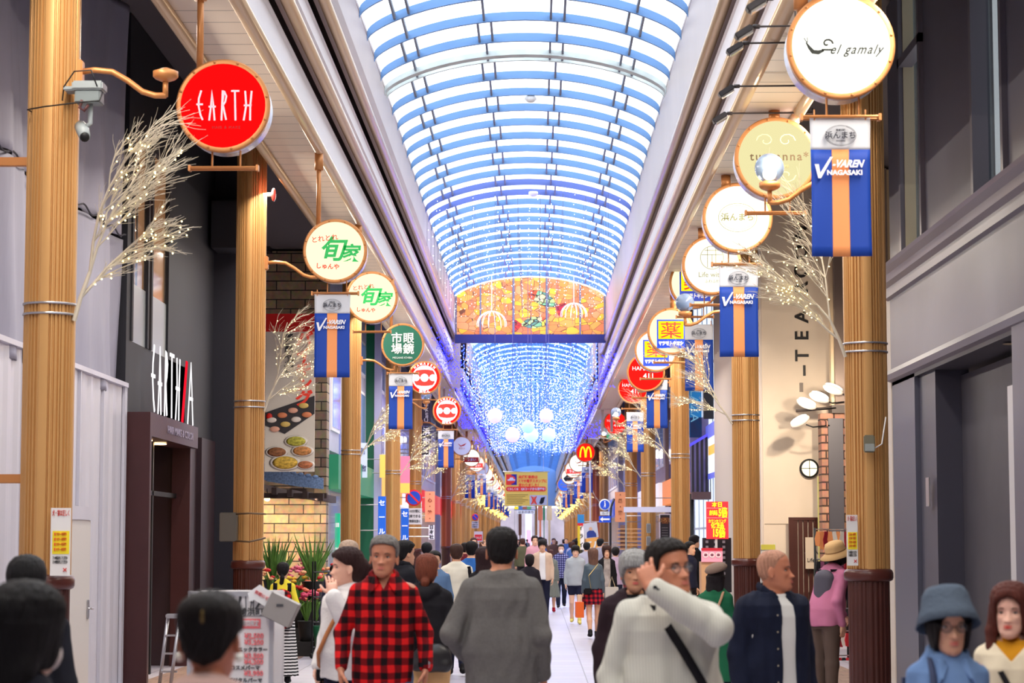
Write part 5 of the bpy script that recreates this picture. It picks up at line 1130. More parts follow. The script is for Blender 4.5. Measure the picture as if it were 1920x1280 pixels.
# white tea room wall
TY = 37.6; x0 = PX(1432, TY); TX1 = PX(1546, TY)
PL = mat('white plaster', (222, 206, 186), .6, var=.05, vscale=1.2)
e = empty('tea_room_building', (x0, TY, 0), 'tall white plaster wall with vertical black TEA ROOM lettering', 'building')
MB().box(0, 2.6, 0, .3, 0, CT-.05).build('wall', PL, e); MB().box(-.04, .22, .02, 9.7, 0, CT-.05).build('side_wall', mat('white plaster side', (206, 196, 188), .6), e)
MB().box(.02, 2.6, -.008, 0, PZ(982, TY)-.006, PZ(982, TY)+.006).build('joint', mat('plaster joint', (160, 146, 130), .6), e)
ts = 'TEAROOM'; lm = mat('tea lettering black', (26, 24, 26), .5)
for ch, py in zip(ts, (664, 618, 590, 540, 508, 476, 425)[:7]): pass
cx = PX(1509, TY)-x0
for ch, py, s_ in (('-', 700, .26), ('-', 690, .26), ('T', 667, .26), ('E', 630, .26), ('A', 594, .26), ('R', 540, .26), ('O', 508, .26), ('O', 474, .26), ('M', 437, .26), ('-', 402, .26)):
    text('letter', ch, s_*1.25, lm, e, (cx, -.01, PZ(py, TY)), rot=Euler((PI/2, -PI/2, 0)), bold=.006, ext=.012)
MB().box(cx-.06, cx+.0, -.03, 0, PZ(735, TY), PZ(718, TY)).build('junction_plate', mat('grey plate', (120, 108, 100), .5), e)
e = empty('bulkhead_lamp', P(1517, 878, TY-.02), 'round lit bulkhead wall lamp with black cross guard on the white wall', 'wall lamp'); R = M(18, TY)
MB().lathe([(R, 0), (R, -.05), (R*.8, -.06), (R*.8, 0), (R, 0)], 32, 'Y', cap=False).build('guard_ring', BLACK, e); MB().lathe([(R*.82, -.03), (R*.5, -.055), (0, -.06)], 28, 'Y').build('lens', glow('bulkhead glow', (255, 238, 190), 1.3), e); MB().box(-R*.8, R*.8, -.075, -.06, -.006, .006).box(-.006, .006, -.075, -.06, -R*.8, R*.8).build('cross_bar', BLACK, e)
for i, (px, py) in enumerate(((1500, 790), (1512, 757), (1536, 745), (1562, 730))):
    Y = 36.2; e = empty('shell_spotlight', P(px, py, Y), 'white shell-shaped spotlight over the brick shop entrance, %s from the left' % ordinal(i), 'spotlight', 'shell spotlights over the brick shop')
    mb = MB(); mb.ball((0, 0, 0), .18, 18, 8, (1, .5, .42), mtx=Matrix.Rotation(.38 if i else -.5, 4, 'Y')).build('shade', mat('shade white', (226, 214, 204), .4), e)
    MB().ball((0, 0, .045), .15, 14, 6, (1, .4, .3), mtx=Matrix.Rotation(.38 if i else -.5, 4, 'Y')).build('glowing_lens', glow('spot glow', (255, 250, 235), 3 if i else 6), e); MB().tube([(.1, 0, -.05), (.22, .05, -.09), (.5, .1, -.06)], .012).build('arm', BLACK, e)
MB_ = empty('lamp_bar', P(1560, 770, 36.4), 'dark bar holding the shell-shaped spotlights', 'bar'); MB().tube([(-.6, 0, .0), (1.3, 0, .16)], .025).build('tube', mat('bar dark', (60, 50, 46), .5), MB_)
spot('brick_shop_spot', (4.7, 33.5, 4.3), (5.2, 36.5, 1.6), 260, (1, .82, .62), 110); spot('brick_shop_spot', (4.4, 34.5, 3.9), (4.3, 37.6, 3.4), 90, (1, .84, .66), 120)
point('shop_light', (5.6, 31, 3.6), 70, (1, .85, .66), .3)
# brick shop
BY = 36.4; BRR = brick_mat('red brown brick', (176, 124, 96), (140, 90, 70), (66, 44, 36), .30, .13, 'X', 'Z', ms=.014, bump=.9, var=.4)
e = empty('brick_shop', (0, BY, 0), 'red brown brick shop front with a dark steel post, behind the nearest right column', 'shop front')
MB().box(PX(1541, BY), 7.6, 0, .3, 0, PZ(775, BY)).build('brick_wall', BRR, e); MB().box(PX(1541, BY), PX(1553, BY), -.12, 0, 0, PZ(790, BY)).build('brick_pier', BRR, e)
MB().box(PX(1554, BY), PX(1582, BY), -.10, 0, 0, PZ(785, BY)).build('steel_post', mat('steel post dark', (74, 72, 80), .4), e)
MB().box(TX1-.02, 7.6, -.1, .35, PZ(775, BY), PZ(760, BY)).build('lintel', mat('lintel dark', (70, 60, 56), .5), e)
MB().box(TX1, 7.6, .1, .3, PZ(760, BY), CT-.05).build('upper_wall', mat('cream upper', (220, 196, 160), .6), e); MB().box(TX1+.05, TX1+.35, -.05, .1, PZ(760, BY), CT-.05).build('brown_mullion', mat('taupe mullion', (128, 110, 100), .5), e); MB().box(TX1+.75, TX1+.95, -.05, .1, PZ(760, BY), CT-.05).build('brown_mullion', mat('taupe mullion', (128, 110, 100)), e)
for k in range(5): MB().box(TX1+.4, TX1+.7, .05, .1, 4.4+k*.75, 4.9+k*.75).build('ornament_panel', mat('pale ornament', (236, 214, 180), .5), e)
MB().box(PX(1602, BY), PX(1608, BY), -.15, -.05, 1.2, PZ(905, BY)).build('white_strip', WHITE, e)
MB().tube([(PX(1663, BY), -.2, PZ(905, BY)), (PX(1676, BY), -.2, PZ(830, BY))], .03).build('diagonal_brace', STEEL, e)
e, W2, H2 = board('slatted_screen', 'dark brown slatted screen against the white wall', 'screen', 1487, 1541, 975, 1110, TY-.2, mat('screen back', (214, 200, 184), .5), .05)
for i in range(6): MB().box(-W2+i*W2*.36, -W2+i*W2*.36+.07, -.05, 0, -H2-.4, H2).build('slat', DARKBR, e)
MB().box(-W2, W2, -.06, .0, H2, H2+.05).box(-W2-.08, -W2, -.06, 0, -H2-.6, H2+.05).build('frame', DARKBR, e)
e, W2, H2 = board('cafe_board', 'beige board with a circular mark and grey words, on the slatted screen', 'sign', 1510, 1546, 1007, 1066, TY-.35, mat('board beige', (206, 190, 170), .5), .03); text('lettering', 'Life with', .09, ink, e, (.02, -.01, -H2*.45)); ring2(e, 'circle_mark', .12, .14, ink, y=-.012).location = (.14, 0, .08)
e, W2, H2 = board('yellow_post', 'pale yellow-green upright strip between white wall and brick pier', 'post', 1533, 1541, 893, 1085, 36.9, mat('yellow green strip', (226, 222, 140), .5), .06)
# accessories racks with hanging goods
GC = [(150, 24, 40), (226, 190, 130), (230, 220, 206), (200, 40, 50), (60, 50, 70), (236, 150, 90), (120, 60, 90), (30, 30, 36)]
gm = [mat('goods cloth %d' % i, c, .8) for i, c in enumerate(GC)]
def rack(px0, px1, Y, rows, label, cat='display rack'):
    x0_, x1_ = PX(px0, Y), PX(px1, Y); e = empty('accessory_rack', ((x0_+x1_)/2, Y, 0), label, cat); w_ = (x1_-x0_)/2; rnd = random.Random(int(px0))
    MB().tube([(-w_, .12, 0), (-w_, .12, PZ(rows[0][0], Y)+.02)], .018).tube([(w_, .12, 0), (w_, .12, PZ(rows[0][0], Y)+.02)], .018).build('upright', BLACK, e)
    for py, hpx, cs in rows:
        z = PZ(py, Y); MB().tube([(-w_, 0, z), (w_, 0, z)], .01, 6).build('rail', STEEL, e); n = max(3, int(2*w_/.055))
        for i in range(n):
            x = -w_+2*w_*(i+.5)/n; h_ = M(hpx, Y)*rnd.uniform(.8, 1.05); ww = .045; th = rnd.uniform(-.5, .5)
            mt = Matrix.Translation((x, -.02, z-.03)) @ Matrix.Rotation(th, 4, 'Z') @ Matrix.Rotation(rnd.uniform(-.08, .08), 4, 'Y')
            mb = MB(); mb.prism([(-ww*.5, 0), (ww*.5, 0), (ww*.9, -h_*.6), (ww*.6, -h_), (-ww*.5, -h_*.96), (-ww*.9, -h_*.5)], -.012, .012)
            mb.v = [tuple(mt @ Vector(v)) for v in mb.v]; mb.build('hanging_pouch', gm[cs[rnd.randrange(len(cs))]], e)
    return e
rack(1530, 1590, 30.5, [(992, 34, (0, 1, 5, 2, 6, 0)), (1048, 26, (6, 0, 7, 4)), (1088, 22, (7, 6, 0)), (1140, 24, (7, 4, 6)), (1182, 26, (3, 2, 0, 3)), (1228, 30, (3, 2, 7, 3))], 'rack of small hanging pouches in crimson and beige beside the brick pier')
rack(1662, 1686, 27.5, [(1085, 30, (3, 2, 2)), (1135, 36, (2, 2, 1)), (1190, 44, (1, 2, 2))], 'narrow rack of cream and red goods right of the dark brown pedestal')
e = empty('wire_display', P(1678, 1060, 27.0), 'white wire grid display right of the nearest right column', 'display rack'); e.location.z = 0
mb = MB()
for i in range(5): mb.tube([(-.13+.06*i, 0, .2), (-.13+.06*i, 0, 1.55)], .006, 4)
for i in range(14): mb.tube([(-.13, 0, .25+.1*i), (.11, 0, .25+.1*i)], .005, 4)
mb.build('grid', WHITE, e); MB().box(-.15, .13, -.1, .15, 0, .03).build('base_plate', WHITE, e)
e, W2, H2 = board('white_pole_sign', 'slim white upright panel beside the wire grid display', 'sign', 1673, 1680, 1008, 1070, 29, mat('pale pink panel', (226, 206, 200), .5), .03)
# drug store shelf right of the second column
e = empty('drug_shelf', (PX(1440, 34.2), 34.2, 0), 'white wire shelf of boxed goods right of the second right column', 'display rack')
w_ = M(13, 34.2)
for z in (1.02, 1.25, 1.5, .8): MB().box(-w_, w_, 0, .3, z-.02, z).build('shelf', WHITE, e)
for x in (-w_, w_): MB().box(x-.01, x+.01, 0, .02, 0, 1.6).build('upright', WHITE, e)
for r_, z in enumerate((1.02, 1.25, .8)):
    for i in range(5): MB().box(-w_+.02+i*w_*.39, -w_+.02+i*w_*.39+w_*.33, .02, .2, z, z+.17).build('carton', mat('carton %d' % ((i+r_) % 3), [(206, 40, 44), (226, 226, 230), (40, 120, 200)][(i+r_) % 3] if r_ != 0 else [(206, 40, 44), (214, 60, 54), (226, 226, 230)][i % 3], .5), e)
MB().box(-w_, w_, -.02, .25, 1.5, 1.58).build('yellow_header', mat('header yellow', (230, 220, 90), .5), e)
mb = MB()
for i in range(9): mb.tube([(-w_+i*w_/4, -.01, .2), (-w_+i*w_/4, -.01, .8)], .006, 4)
mb.build('wire_front', WHITE, e)
# bright shop front just right of the second column, seen edge-on past the white wall
e = empty('bright_shop', (3.98, 47.6, 0), 'bright bluish white glazed shop front left of the tea room wall', 'shop front'); BW = glow('bright glazing', (222, 236, 255), .75); 
MB().box(0, .1, .1, 7.5, 0, 3.1).build('lower_glazing', BW, e); MB().box(0, .1, .1, 7.5, 4.2, CT-.4).build('upper_glazing', BW, e)
MB().box(-.05, .2, 0, 7.6, 3.1, 4.2).build('fascia', mat('fascia white blue', (226, 232, 250), .4, emit=.5), e); MB().box(-.07, -.04, 0, 7.6, 3.95, 4.25).box(-.07, -.04, 0, 7.6, 3.02, 3.14).build('blue_band', mat('fascia blue', (90, 100, 210), .4, emit=.3), e); MB().box(-.08, -.05, .3, 2, 3.55, 3.75).build('orange_stripe', mat('stripe orange', (240, 170, 60), .4, emit=.4), e)
text('fascia_lettering', 'kosme', .5, mat('fascia lettering lilac', (120, 110, 200), .4), e, (-.08, 3, 3.4), rot=FACE_L)
for k in range(6): MB().box(-.02, .0, .1+k*1.45, .16+k*1.45, 0, CT-.4).build('mullion', mat('mullion pale', (170, 180, 200), .5), e)
for z in (1.9, 5.6): MB().box(-.02, 0, .1, 7.5, z, z+.05).build('transom', mat('mullion pale', (170, 180, 200)), e)
e, W2, H2 = board('red_pennant', 'narrow red vertical flag before the bright shop front', 'flag', 1428, 1436, 936, 1045, 38.5, mat('pennant red', (206, 30, 36), .5), .02)
# finned facade
e = empty('finned_balcony', (0, 50, 0), 'balcony of dark vertical fins with a slanting violet light strip, right', 'balcony')
xa, xb = PX(1298, 50), PX(1368, 50)
MB().box(xa, xb, .5, .6, PZ(925, 50), PZ(780, 50)).build('inner_wall', mat('lilac inner wall', (96, 88, 130), .5, emit=.12, var=.4, vscale=2), e); MB().box(xa, xb+.2, -.1, .6, PZ(926, 50)-.12, PZ(922, 50)).build('floor_slab', mat('slab brown', (86, 60, 62), .5), e)
for i in range(9): x = xa+(xb-xa)*i/8.0; MB().box(x, x+.05, -.05, .12, PZ(924, 50), PZ(832-4.6*i, 50)).build('fin', mat('fin black', (28, 26, 40), .4), e)
MB().prism([(xa-.05, PZ(838, 50)), (xb, PZ(795, 50)), (xb, PZ(789, 50)), (xa-.05, PZ(832, 50))], -.1, -.03).build('light_strip', glow('violet light strip', (84, 76, 224), .9), e)
MB().tube([(xa, .3, PZ(925, 50)), (xa, .3, 0)], .06).tube([(xa+.5, .3, PZ(925, 50)), (xa+.5, .3, 0)], .06).build('post', BLACK, e)
hanging('vertical_sign', 'teal blue vertical sign panel behind the white twigs, right', 1290, 1316, 706, 820, 50.5, (16, 110, 170), None); e = bpy.data.objects[[o.name for o in bpy.data.objects if o.name.startswith('vertical_sign') and o.parent is None][-1]]
text('lettering', 'PLAZA', .26, mat('teal pale lettering', (120, 190, 220), .5), e, (-.02, -.01, .1), rot=Euler((PI/2, PI/2, 0)), width=.9)
hanging('vertical_sign', 'black box sign behind the blue banner, above the finned balcony', 1318, 1362, 608, 785, 49, (22, 20, 30), None, emit=0); e = bpy.data.objects[[o.name for o in bpy.data.objects if o.name.startswith('vertical_sign') and o.parent is None][-1]]
text('lettering', 'EYELASH', .2, mat('plum lettering', (90, 70, 110), .5), e, (-.12, -.01, .5), rot=Euler((PI/2, PI/2, 0)))
# sale posters
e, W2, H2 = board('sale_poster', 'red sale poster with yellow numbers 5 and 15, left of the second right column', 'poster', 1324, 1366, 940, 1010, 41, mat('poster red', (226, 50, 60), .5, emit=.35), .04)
yt = mat('poster yellow', (250, 236, 40), .5, emit=.35); 
text('text_line', '本日', .1, yt, e, (0, -.01, H2*.82), bold=.004); text('text_line', '店内商品', .1, yt, e, (-W2*.35, -.01, H2*.38), bold=.004, width=W2*.75); text('number', '5倍', .19, yt, e, (W2*.5, -.01, H2*.38), bold=.01, width=W2*.8)
text('text_line', 'カウンセリング', .07, yt, e, (0, -.01, -.02), bold=.003, width=W2*1.6); text('text_line', '化粧品', .11, yt, e, (0, -.01, -H2*.3), bold=.005, width=W2*1.2); text('number', '15倍', .19, yt, e, (W2*.15, -.01, -H2*.7), bold=.01, width=W2*1.1)
MB().box(-W2*.95, W2*.95, -.008, -.004, H2*.12, H2*.14).box(-W2*.95, W2*.95, -.008, -.004, H2*.64, H2*.66).build('divider', WHITE, e); MB().box(-.04, .0, .02, .06, -e.location.z, -H2).build('stand', WHITE, e)
e, W2, H2 = board('cosmetics_poster', 'pink cosmetics poster with three eye pictures, low on the right', 'poster', 1315, 1355, 1027, 1053, 36, mat('poster rose', (226, 150, 170), .5, emit=.2), .04)
MB().box(-W2, W2, -.01, 0, H2*.6, H2).build('red_band', mat('rose red band', (206, 40, 60), .5), e)
for i in range(3): ring2(e, 'eye_ring', .03, .045, WHITE).location = (-W2*.6+i*W2*.6, 0, 0); MB().ball((-W2*.6+i*W2*.6, -.01, 0), .025, 10, 6, (1, .2, .5)).build('eye_picture', mat('eye dark', (90, 50, 60), .5), e)
MB().box(-W2, W2, .04, .5, -e.location.z, -H2).build('counter', mat('counter wood', (206, 160, 120), .5), e)
e, W2, H2 = board('black_shelf_unit', 'black shelf unit dotted with small goods behind the sale poster', 'display rack', 1318, 1372, 1008, 1110, 42, mat('unit black', (30, 28, 36), .5), .2)
for i in range(7):
    for j in range(3): MB().box(-W2+.05+j*.16, -W2+.10+j*.16, -.03, 0, H2-.1-i*.1, H2-.05-i*.1).build('goods', mat('goods pale', (150, 146, 156), .5), e)
e, W2, H2 = board('notice_board', 'black menu board with an orange badge, right of the fourth right column', 'sign board', 1238, 1256, 965, 1012, 62, mat('menu board black', (40, 36, 44), .5), .05, frame=mat('pale frame', (206, 200, 214), .5)); MB().box(-W2*.7, W2*.7, -.01, 0, H2*.3, H2*.8).build('badge', mat('badge brown', (120, 70, 40), .5), e); text('lettering', 'のろし', .14, mat('badge lettering', (200, 150, 80), .5), e, (0, -.02, H2*.55))
for k in range(4): MB().box(-W2*.7, W2*.6, -.01, 0, -H2*.2*k-.02, -H2*.2*k).build('text_line', mat('dim chalk', (120, 116, 120), .5), e)
e, W2, H2 = board('wooden_shelf', 'light wooden slatted shelf between the third and fourth right columns', 'shelf', 1163, 1176, 984, 1030, 66, mat('shelf back', (120, 90, 80), .5), .1)
for i in range(6): MB().box(-W2-.1, W2+.5, -.05, 0, -H2+.12*i, -H2+.12*i+.03).build('slat', mat('slat wood', (206, 160, 110), .5), e)
e, W2, H2 = board('white_ledge', 'long white ledge band across the dark shop front, right', 'ledge', 1170, 1300, 950, 960, 58.5, mat('ledge white', (206, 204, 226), .5, emit=.1), .2)
e = hanging('exit_sign', 'small green exit sign below the lowest 411 sign', 1135, 1160, 810, 822, 73.5, (10, 150, 100), None, emit=.5); P2(e, 'running_figure', [(-.14, -.08), (-.05, .0), (-.1, .06), (.02, .08), (.1, -.02), (.02, -.03), (.0, -.09)], WHITE, -.016); 
e = hanging('nobori_flag', 'tall narrow flag in blue, red and yellow on the right', 1083, 1095, 965, 1030, 70, (240, 236, 236), 'ティライ', (30, 30, 30), emit=.2, cat='flag'); W2 = M(6, 70)
MB().box(-W2, W2, -.02, 0, M(17, 70), M(33, 70)).build('blue_top', mat('flag sky blue', (50, 150, 220), .5), e); MB().box(-W2, W2, -.02, 0, M(12, 70), M(17, 70)).build('red_band', RR, e); MB().box(-W2, -W2*.2, -.02, -.005, -M(33, 70), M(12, 70)).build('yellow_side', mat('flag yellow', (246, 220, 50), .5), e); MB().tube([(W2, .03, M(34, 70)), (W2, .03, -e.location.z)], .015).build('pole', STEEL, e)
e = empty('poster_sign', P(1109, 1004, 60), 'tilted magazine poster sign with orange lower half, right of centre', 'sign', rz=0); e.rotation_euler = (0, -.12, 0); k_ = M(1, 60)
MB().box(-13*k_, 13*k_, 0, .04, -4*k_, 24*k_).build('photo_half', mat('poster photo pale', (206, 204, 214), .5), e); MB().box(-11*k_, 12*k_, 0, .04, -36*k_, -4*k_).build('orange_half', mat('poster orange', (246, 176, 90), .5), e)
P2(e, 'person_picture', [(-9*k_, -3*k_), (-8*k_, 7*k_), (-3*k_, 10*k_), (5*k_, 9*k_), (9*k_, 3*k_), (9*k_, -3*k_)], mat('poster navy', (40, 60, 140), .5)); MB().lathe([(3.2*k_, -.016), (0, -.016)], 14, 'Y', c=(0, 0, 13*k_)).build('face_picture', mat('poster face', (226, 180, 150), .5), e)
text('lettering', 'てバ', .25, WHITE, e, (0, -.01, -18*k_), bold=.01); MB().tube([(0, .05, -36*k_), (0, .05, -e.location.z+.02)], .02).build('stand', STEEL, e)
e = empty('tall_flag_pole', (PX(1107, 70), 70, 0), 'thin white pole hung with fairy lights, right of centre', 'pole'); MB().tube([(0, 0, 0), (0, 0, PZ(864, 70))], .03).build('pole', mat('pale pole', (206, 204, 220), .4), e)
# far end of the street
e = hanging('far_gate_sign', 'pale banner over the far end of the street, under the yellow banner', 969, 1003, 956, 963, 210, (190, 196, 214), 'はまのまち', (60, 60, 90), emit=.2, vert=False, cat='banner')
e = hanging('far_gate_banner', 'colourful strip banner at the far end, just below the yellow banner', 964, 1004, 949, 956, 200, (70, 110, 180), None, emit=.2, cat='banner'); 
for i, c in enumerate(((244, 226, 30), (70, 110, 180), (150, 90, 70), (90, 160, 110), (180, 180, 200))): MB().box(M(-20+8*i, 200), M(-12+8*i, 200), -.1, -.02, -.1, .17).build('colour_field', mat('far colour %d' % i, c, .5), e)
e = empty('far_light_tower', (PX(991, 238), 238, 0), 'bright bluish white opening at the far end of the street', 'building'); MB().box(-M(6, 238), M(6, 238), 0, .3, 0, PZ(963, 238)).build('bright_panel', glow('far daylight', (206, 222, 255), 1.2), e); MB().box(-M(4, 238), M(5, 238), -.1, 0, 0, PZ(993, 238)).build('pink_panel', mat('far pink', (246, 160, 190), .5, emit=.4), e)
for i, (px, w_, col) in enumerate(((975, 6, (120, 80, 60)), (1005, 5, (150, 100, 50)), (1013, 9, (206, 120, 90)), (1020, 4, (30, 110, 80)), (1030, 10, (170, 160, 140)))):
    e, W2, H2 = board('far_street_post', 'coloured post or sign at the far end of the street, %s from the left' % ordinal(i), 'post', px-w_/2, px+w_/2, 948, 1003 if i < 2 else 975, 225-i*3, mat('far col %d' % i, col, .6), .3)
    MB().box(-W2*.4, W2*.4, .05, .2, -e.location.z, -H2).build('foot', mat('far col %d' % i, col), e)

# rear brackets and legs of boards
for o in list(bpy.data.objects):
    if o.parent or 'label' not in o: continue
    n = o.name.split('.')[0]; z = o.location.z; b_ = [c for c in o.children if c.name.startswith('board')]
    if n in ('notice_board', 'wooden_shelf', 'black_shelf_unit', 'white_pole_sign', 'yellow_post', 'white_ledge', 'far_gate_sign', 'far_gate_banner') and b_:
        xs = [v.co.x for v in b_[0].data.vertices]; zs = [v.co.z for v in b_[0].data.vertices]
        for x in ((min(xs)+.05, max(xs)-.05) if max(xs)-min(xs) > .3 else (0,)): MB().box(x-.02, x+.02, .02, .06, -z, min(zs)+.02).build('leg', GREY, o)
    dy = {'sushi_banner': 3.28, 'cafe_board': .36, 'lattice_screen': -.6, 'wall_panel': 2}.get(n)
    if dy:
        zz = 0 if n != 'lattice_screen' else PZ(480, 33.2); xx = 0 if n != 'lattice_screen' else PX(412, 33.2)
        for q in (-.15, .15): MB().tube([(xx+q, .02, zz), (xx+q, dy, zz)], .012, 5).build('rear_bracket', STEEL, o)
# ================================================================== PEOPLE
def surface_nets(F, o, h):
    """mesh of the zero level of a sampled distance field"""
    s = F < 0; nx, ny, nz = F.shape
    c = s[:-1, :-1, :-1].astype(np.int8)
    cnt = np.zeros((nx-1, ny-1, nz-1), np.int8)
    for dx in (0, 1):
        for dy in (0, 1):
            for dz in (0, 1): cnt += s[dx:nx-1+dx, dy:ny-1+dy, dz:nz-1+dz]
    act = (cnt > 0) & (cnt < 8); I = np.argwhere(act)
    if len(I) == 0: return np.zeros((0, 3)), []
    idx = -np.ones(act.shape, np.int64); idx[act] = np.arange(len(I))
    acc = np.zeros((len(I), 3)); n = np.zeros(len(I))
    cor = [(a, b, c_) for a in (0, 1) for b in (0, 1) for c_ in (0, 1)]
    for a in cor:
        for ax in range(3):
            if a[ax]: continue
            b = list(a); b[ax] = 1
            va = F[I[:, 0]+a[0], I[:, 1]+a[1], I[:, 2]+a[2]]; vb = F[I[:, 0]+b[0], I[:, 1]+b[1], I[:, 2]+b[2]]
            m = (va < 0) != (vb < 0); t = np.where(m, va/(va-vb+1e-12), 0)
            p = np.array(a, float)[None].repeat(len(I), 0); p[:, ax] = t
            acc[m] += p[m]; n[m] += 1
    V = (I+acc/n[:, None])*h+o
    Q = []
    for ax in range(3):
        sl0 = [slice(None)]*3; sl1 = [slice(None)]*3; sl0[ax] = slice(0, -1); sl1[ax] = slice(1, None)
        A, B = s[tuple(sl0)], s[tuple(sl1)]; E = np.argwhere(A != B); u, v = [(1, 2), (2, 0), (0, 1)][ax]
        ok = (E[:, u] > 0) & (E[:, v] > 0) & (E[:, u] < F.shape[u]-1) & (E[:, v] < F.shape[v]-1); E = E[ok]
        def g(du, dv):
            e = E.copy(); e[:, u] += du; e[:, v] += dv; return idx[e[:, 0], e[:, 1], e[:, 2]]
        q = np.stack([g(-1, -1), g(0, -1), g(0, 0), g(-1, 0)], 1); fl = A[E[:, 0], E[:, 1], E[:, 2]]
        q[~fl] = q[~fl][:, ::-1]; Q.append(q[(q >= 0).all(1)])
    return V, np.concatenate(Q)
class SDF:
    def __init__(s): s.p = []; s.cuts = []; s.noise = []
    def cone(s, a, b, ra, rb, k=.02, sc=(1, 1, 1)):
        a = np.array(a, float); b = np.array(b, float); r = max(ra, rb)/min(sc); sc_ = np.array(sc, float)
        def f(X, Y, Z):
            d = (b-a)*sc_; L = (d*d).sum()+1e-12; px, py, pz = (X-a[0])*sc_[0], (Y-a[1])*sc_[1], (Z-a[2])*sc_[2]
            t = np.clip((px*d[0]+py*d[1]+pz*d[2])/L, 0, 1)
            return np.sqrt((px-t*d[0])**2+(py-t*d[1])**2+(pz-t*d[2])**2)-(ra+(rb-ra)*t)
        s.p.append((f, np.minimum(a, b)-r, np.maximum(a, b)+r, k)); return s
    def chain(s, pts, rr, k=.02, sc=(1, 1, 1)):
        for i in range(len(pts)-1): s.cone(pts[i], pts[i+1], rr[i], rr[i+1], k, sc)
        return s
    def loft(s, rows, k=.02, pw=2.2, rot=None):
        """rows: (z, cx, cy, rx, ry) from low to high"""
        r = np.array(sorted(rows)); z0, z1 = r[0, 0], r[-1, 0]
        def f(X, Y, Z):
            zc = np.clip(Z, z0, z1); cx, cy, rx, ry = (np.interp(zc, r[:, 0], r[:, i]) for i in (1, 2, 3, 4))
            e = (np.abs((X-cx)/rx)**pw+np.abs((Y-cy)/ry)**pw)**(1/pw)
            d = (e-1)*np.minimum(rx, ry); return np.maximum(d, np.maximum(z0-Z, Z-z1))
        m = r[:, 3:].max()+.02
        s.p.append((f, np.array([(r[:, 1]-r[:, 3]).min(), (r[:, 2]-r[:, 4]).min(), z0]), np.array([(r[:, 1]+r[:, 3]).max(), (r[:, 2]+r[:, 4]).max(), z1]), k)); return s
    def ell(s, c, r, k=.02, R=None):
        c = np.array(c, float); r = np.array(r, float); m = r.max()
        def f(X, Y, Z):
            x, y, z = X-c[0], Y-c[1], Z-c[2]
            if R is not None: x, y, z = (R[0][i]*0+R[0][i] for i in range(0)) if False else (R[0, 0]*x+R[1, 0]*y+R[2, 0]*z, R[0, 1]*x+R[1, 1]*y+R[2, 1]*z, R[0, 2]*x+R[1, 2]*y+R[2, 2]*z)
            q = np.sqrt((x/r[0])**2+(y/r[1])**2+(z/r[2])**2); return (q-1)*r.min()
        s.p.append((f, c-m, c+m, k)); return s
    def func(s, f, lo, hi, k=.02): s.p.append((f, np.array(lo, float), np.array(hi, float), k)); return s
    def cut(s, f): s.cuts.append(f); return s
    def wrinkle(s, amp, fr, seed=0):
        rs = np.random.default_rng(seed); K = rs.normal(0, fr, (5, 3)); K[:, 2] *= .45; ph = rs.uniform(0, 6, 5)
        s.noise.append((amp, K, ph)); return s
    def mesh(s, name, m, parent, h=.012, mg=.03):
        lo = np.min([p[1] for p in s.p], 0)-mg; hi = np.max([p[2] for p in s.p], 0)+mg
        n = np.ceil((hi-lo)/h).astype(int)+1; ax = [lo[i]+h*np.arange(n[i]) for i in range(3)]
        F = np.full(n, 1.0, np.float32)
        for f, a, b, k in s.p:
            mm = k+2.5*h+.01; i0 = np.maximum(0, np.floor((a-mm-lo)/h)).astype(int); i1 = np.minimum(n, np.ceil((b+mm-lo)/h)+1).astype(int)
            X, Y, Z = np.ix_(ax[0][i0[0]:i1[0]], ax[1][i0[1]:i1[1]], ax[2][i0[2]:i1[2]]); d = f(X, Y, Z)+0*X+0*Y+0*Z
            sub = F[i0[0]:i1[0], i0[1]:i1[1], i0[2]:i1[2]]
            hh = np.clip(.5+.5*(sub-d)/k, 0, 1); far = sub > .9
            F[i0[0]:i1[0], i0[1]:i1[1], i0[2]:i1[2]] = np.where(far, d, sub*(1-hh)+d*hh-k*hh*(1-hh))
        X, Y, Z = np.ix_(*ax)
        for amp, K, ph in s.noise:
            w_ = 0
            for q in range(5): w_ = w_+np.sin(K[q, 0]*X+K[q, 1]*Y+K[q, 2]*Z+ph[q]+1.2*np.sin(K[(q+1) % 5, 0]*Y*.7+K[(q+1) % 5, 2]*Z))
            F = F+amp*w_/2.2
        for c in s.cuts: F = np.maximum(F, c(X, Y, Z))
        V, Q = surface_nets(F, lo, h)
        me = bpy.data.meshes.new(name); nf = len(Q); me.vertices.add(len(V)); me.vertices.foreach_set('co', V.astype(np.float32).ravel())
        me.loops.add(nf*4); me.loops.foreach_set('vertex_index', np.asarray(Q, np.int32).ravel()); me.polygons.add(nf)
        me.polygons.foreach_set('loop_start', np.arange(0, nf*4, 4, dtype=np.int32)); me.polygons.foreach_set('loop_total', np.full(nf, 4, np.int32))
        me.polygons.foreach_set('use_smooth', np.ones(nf, bool)); me.update(calc_edges=True); me.validate()
        me.materials.append(m); o = bpy.data.objects.new(name, me); COL.objects.link(o); o.parent = parent; return o

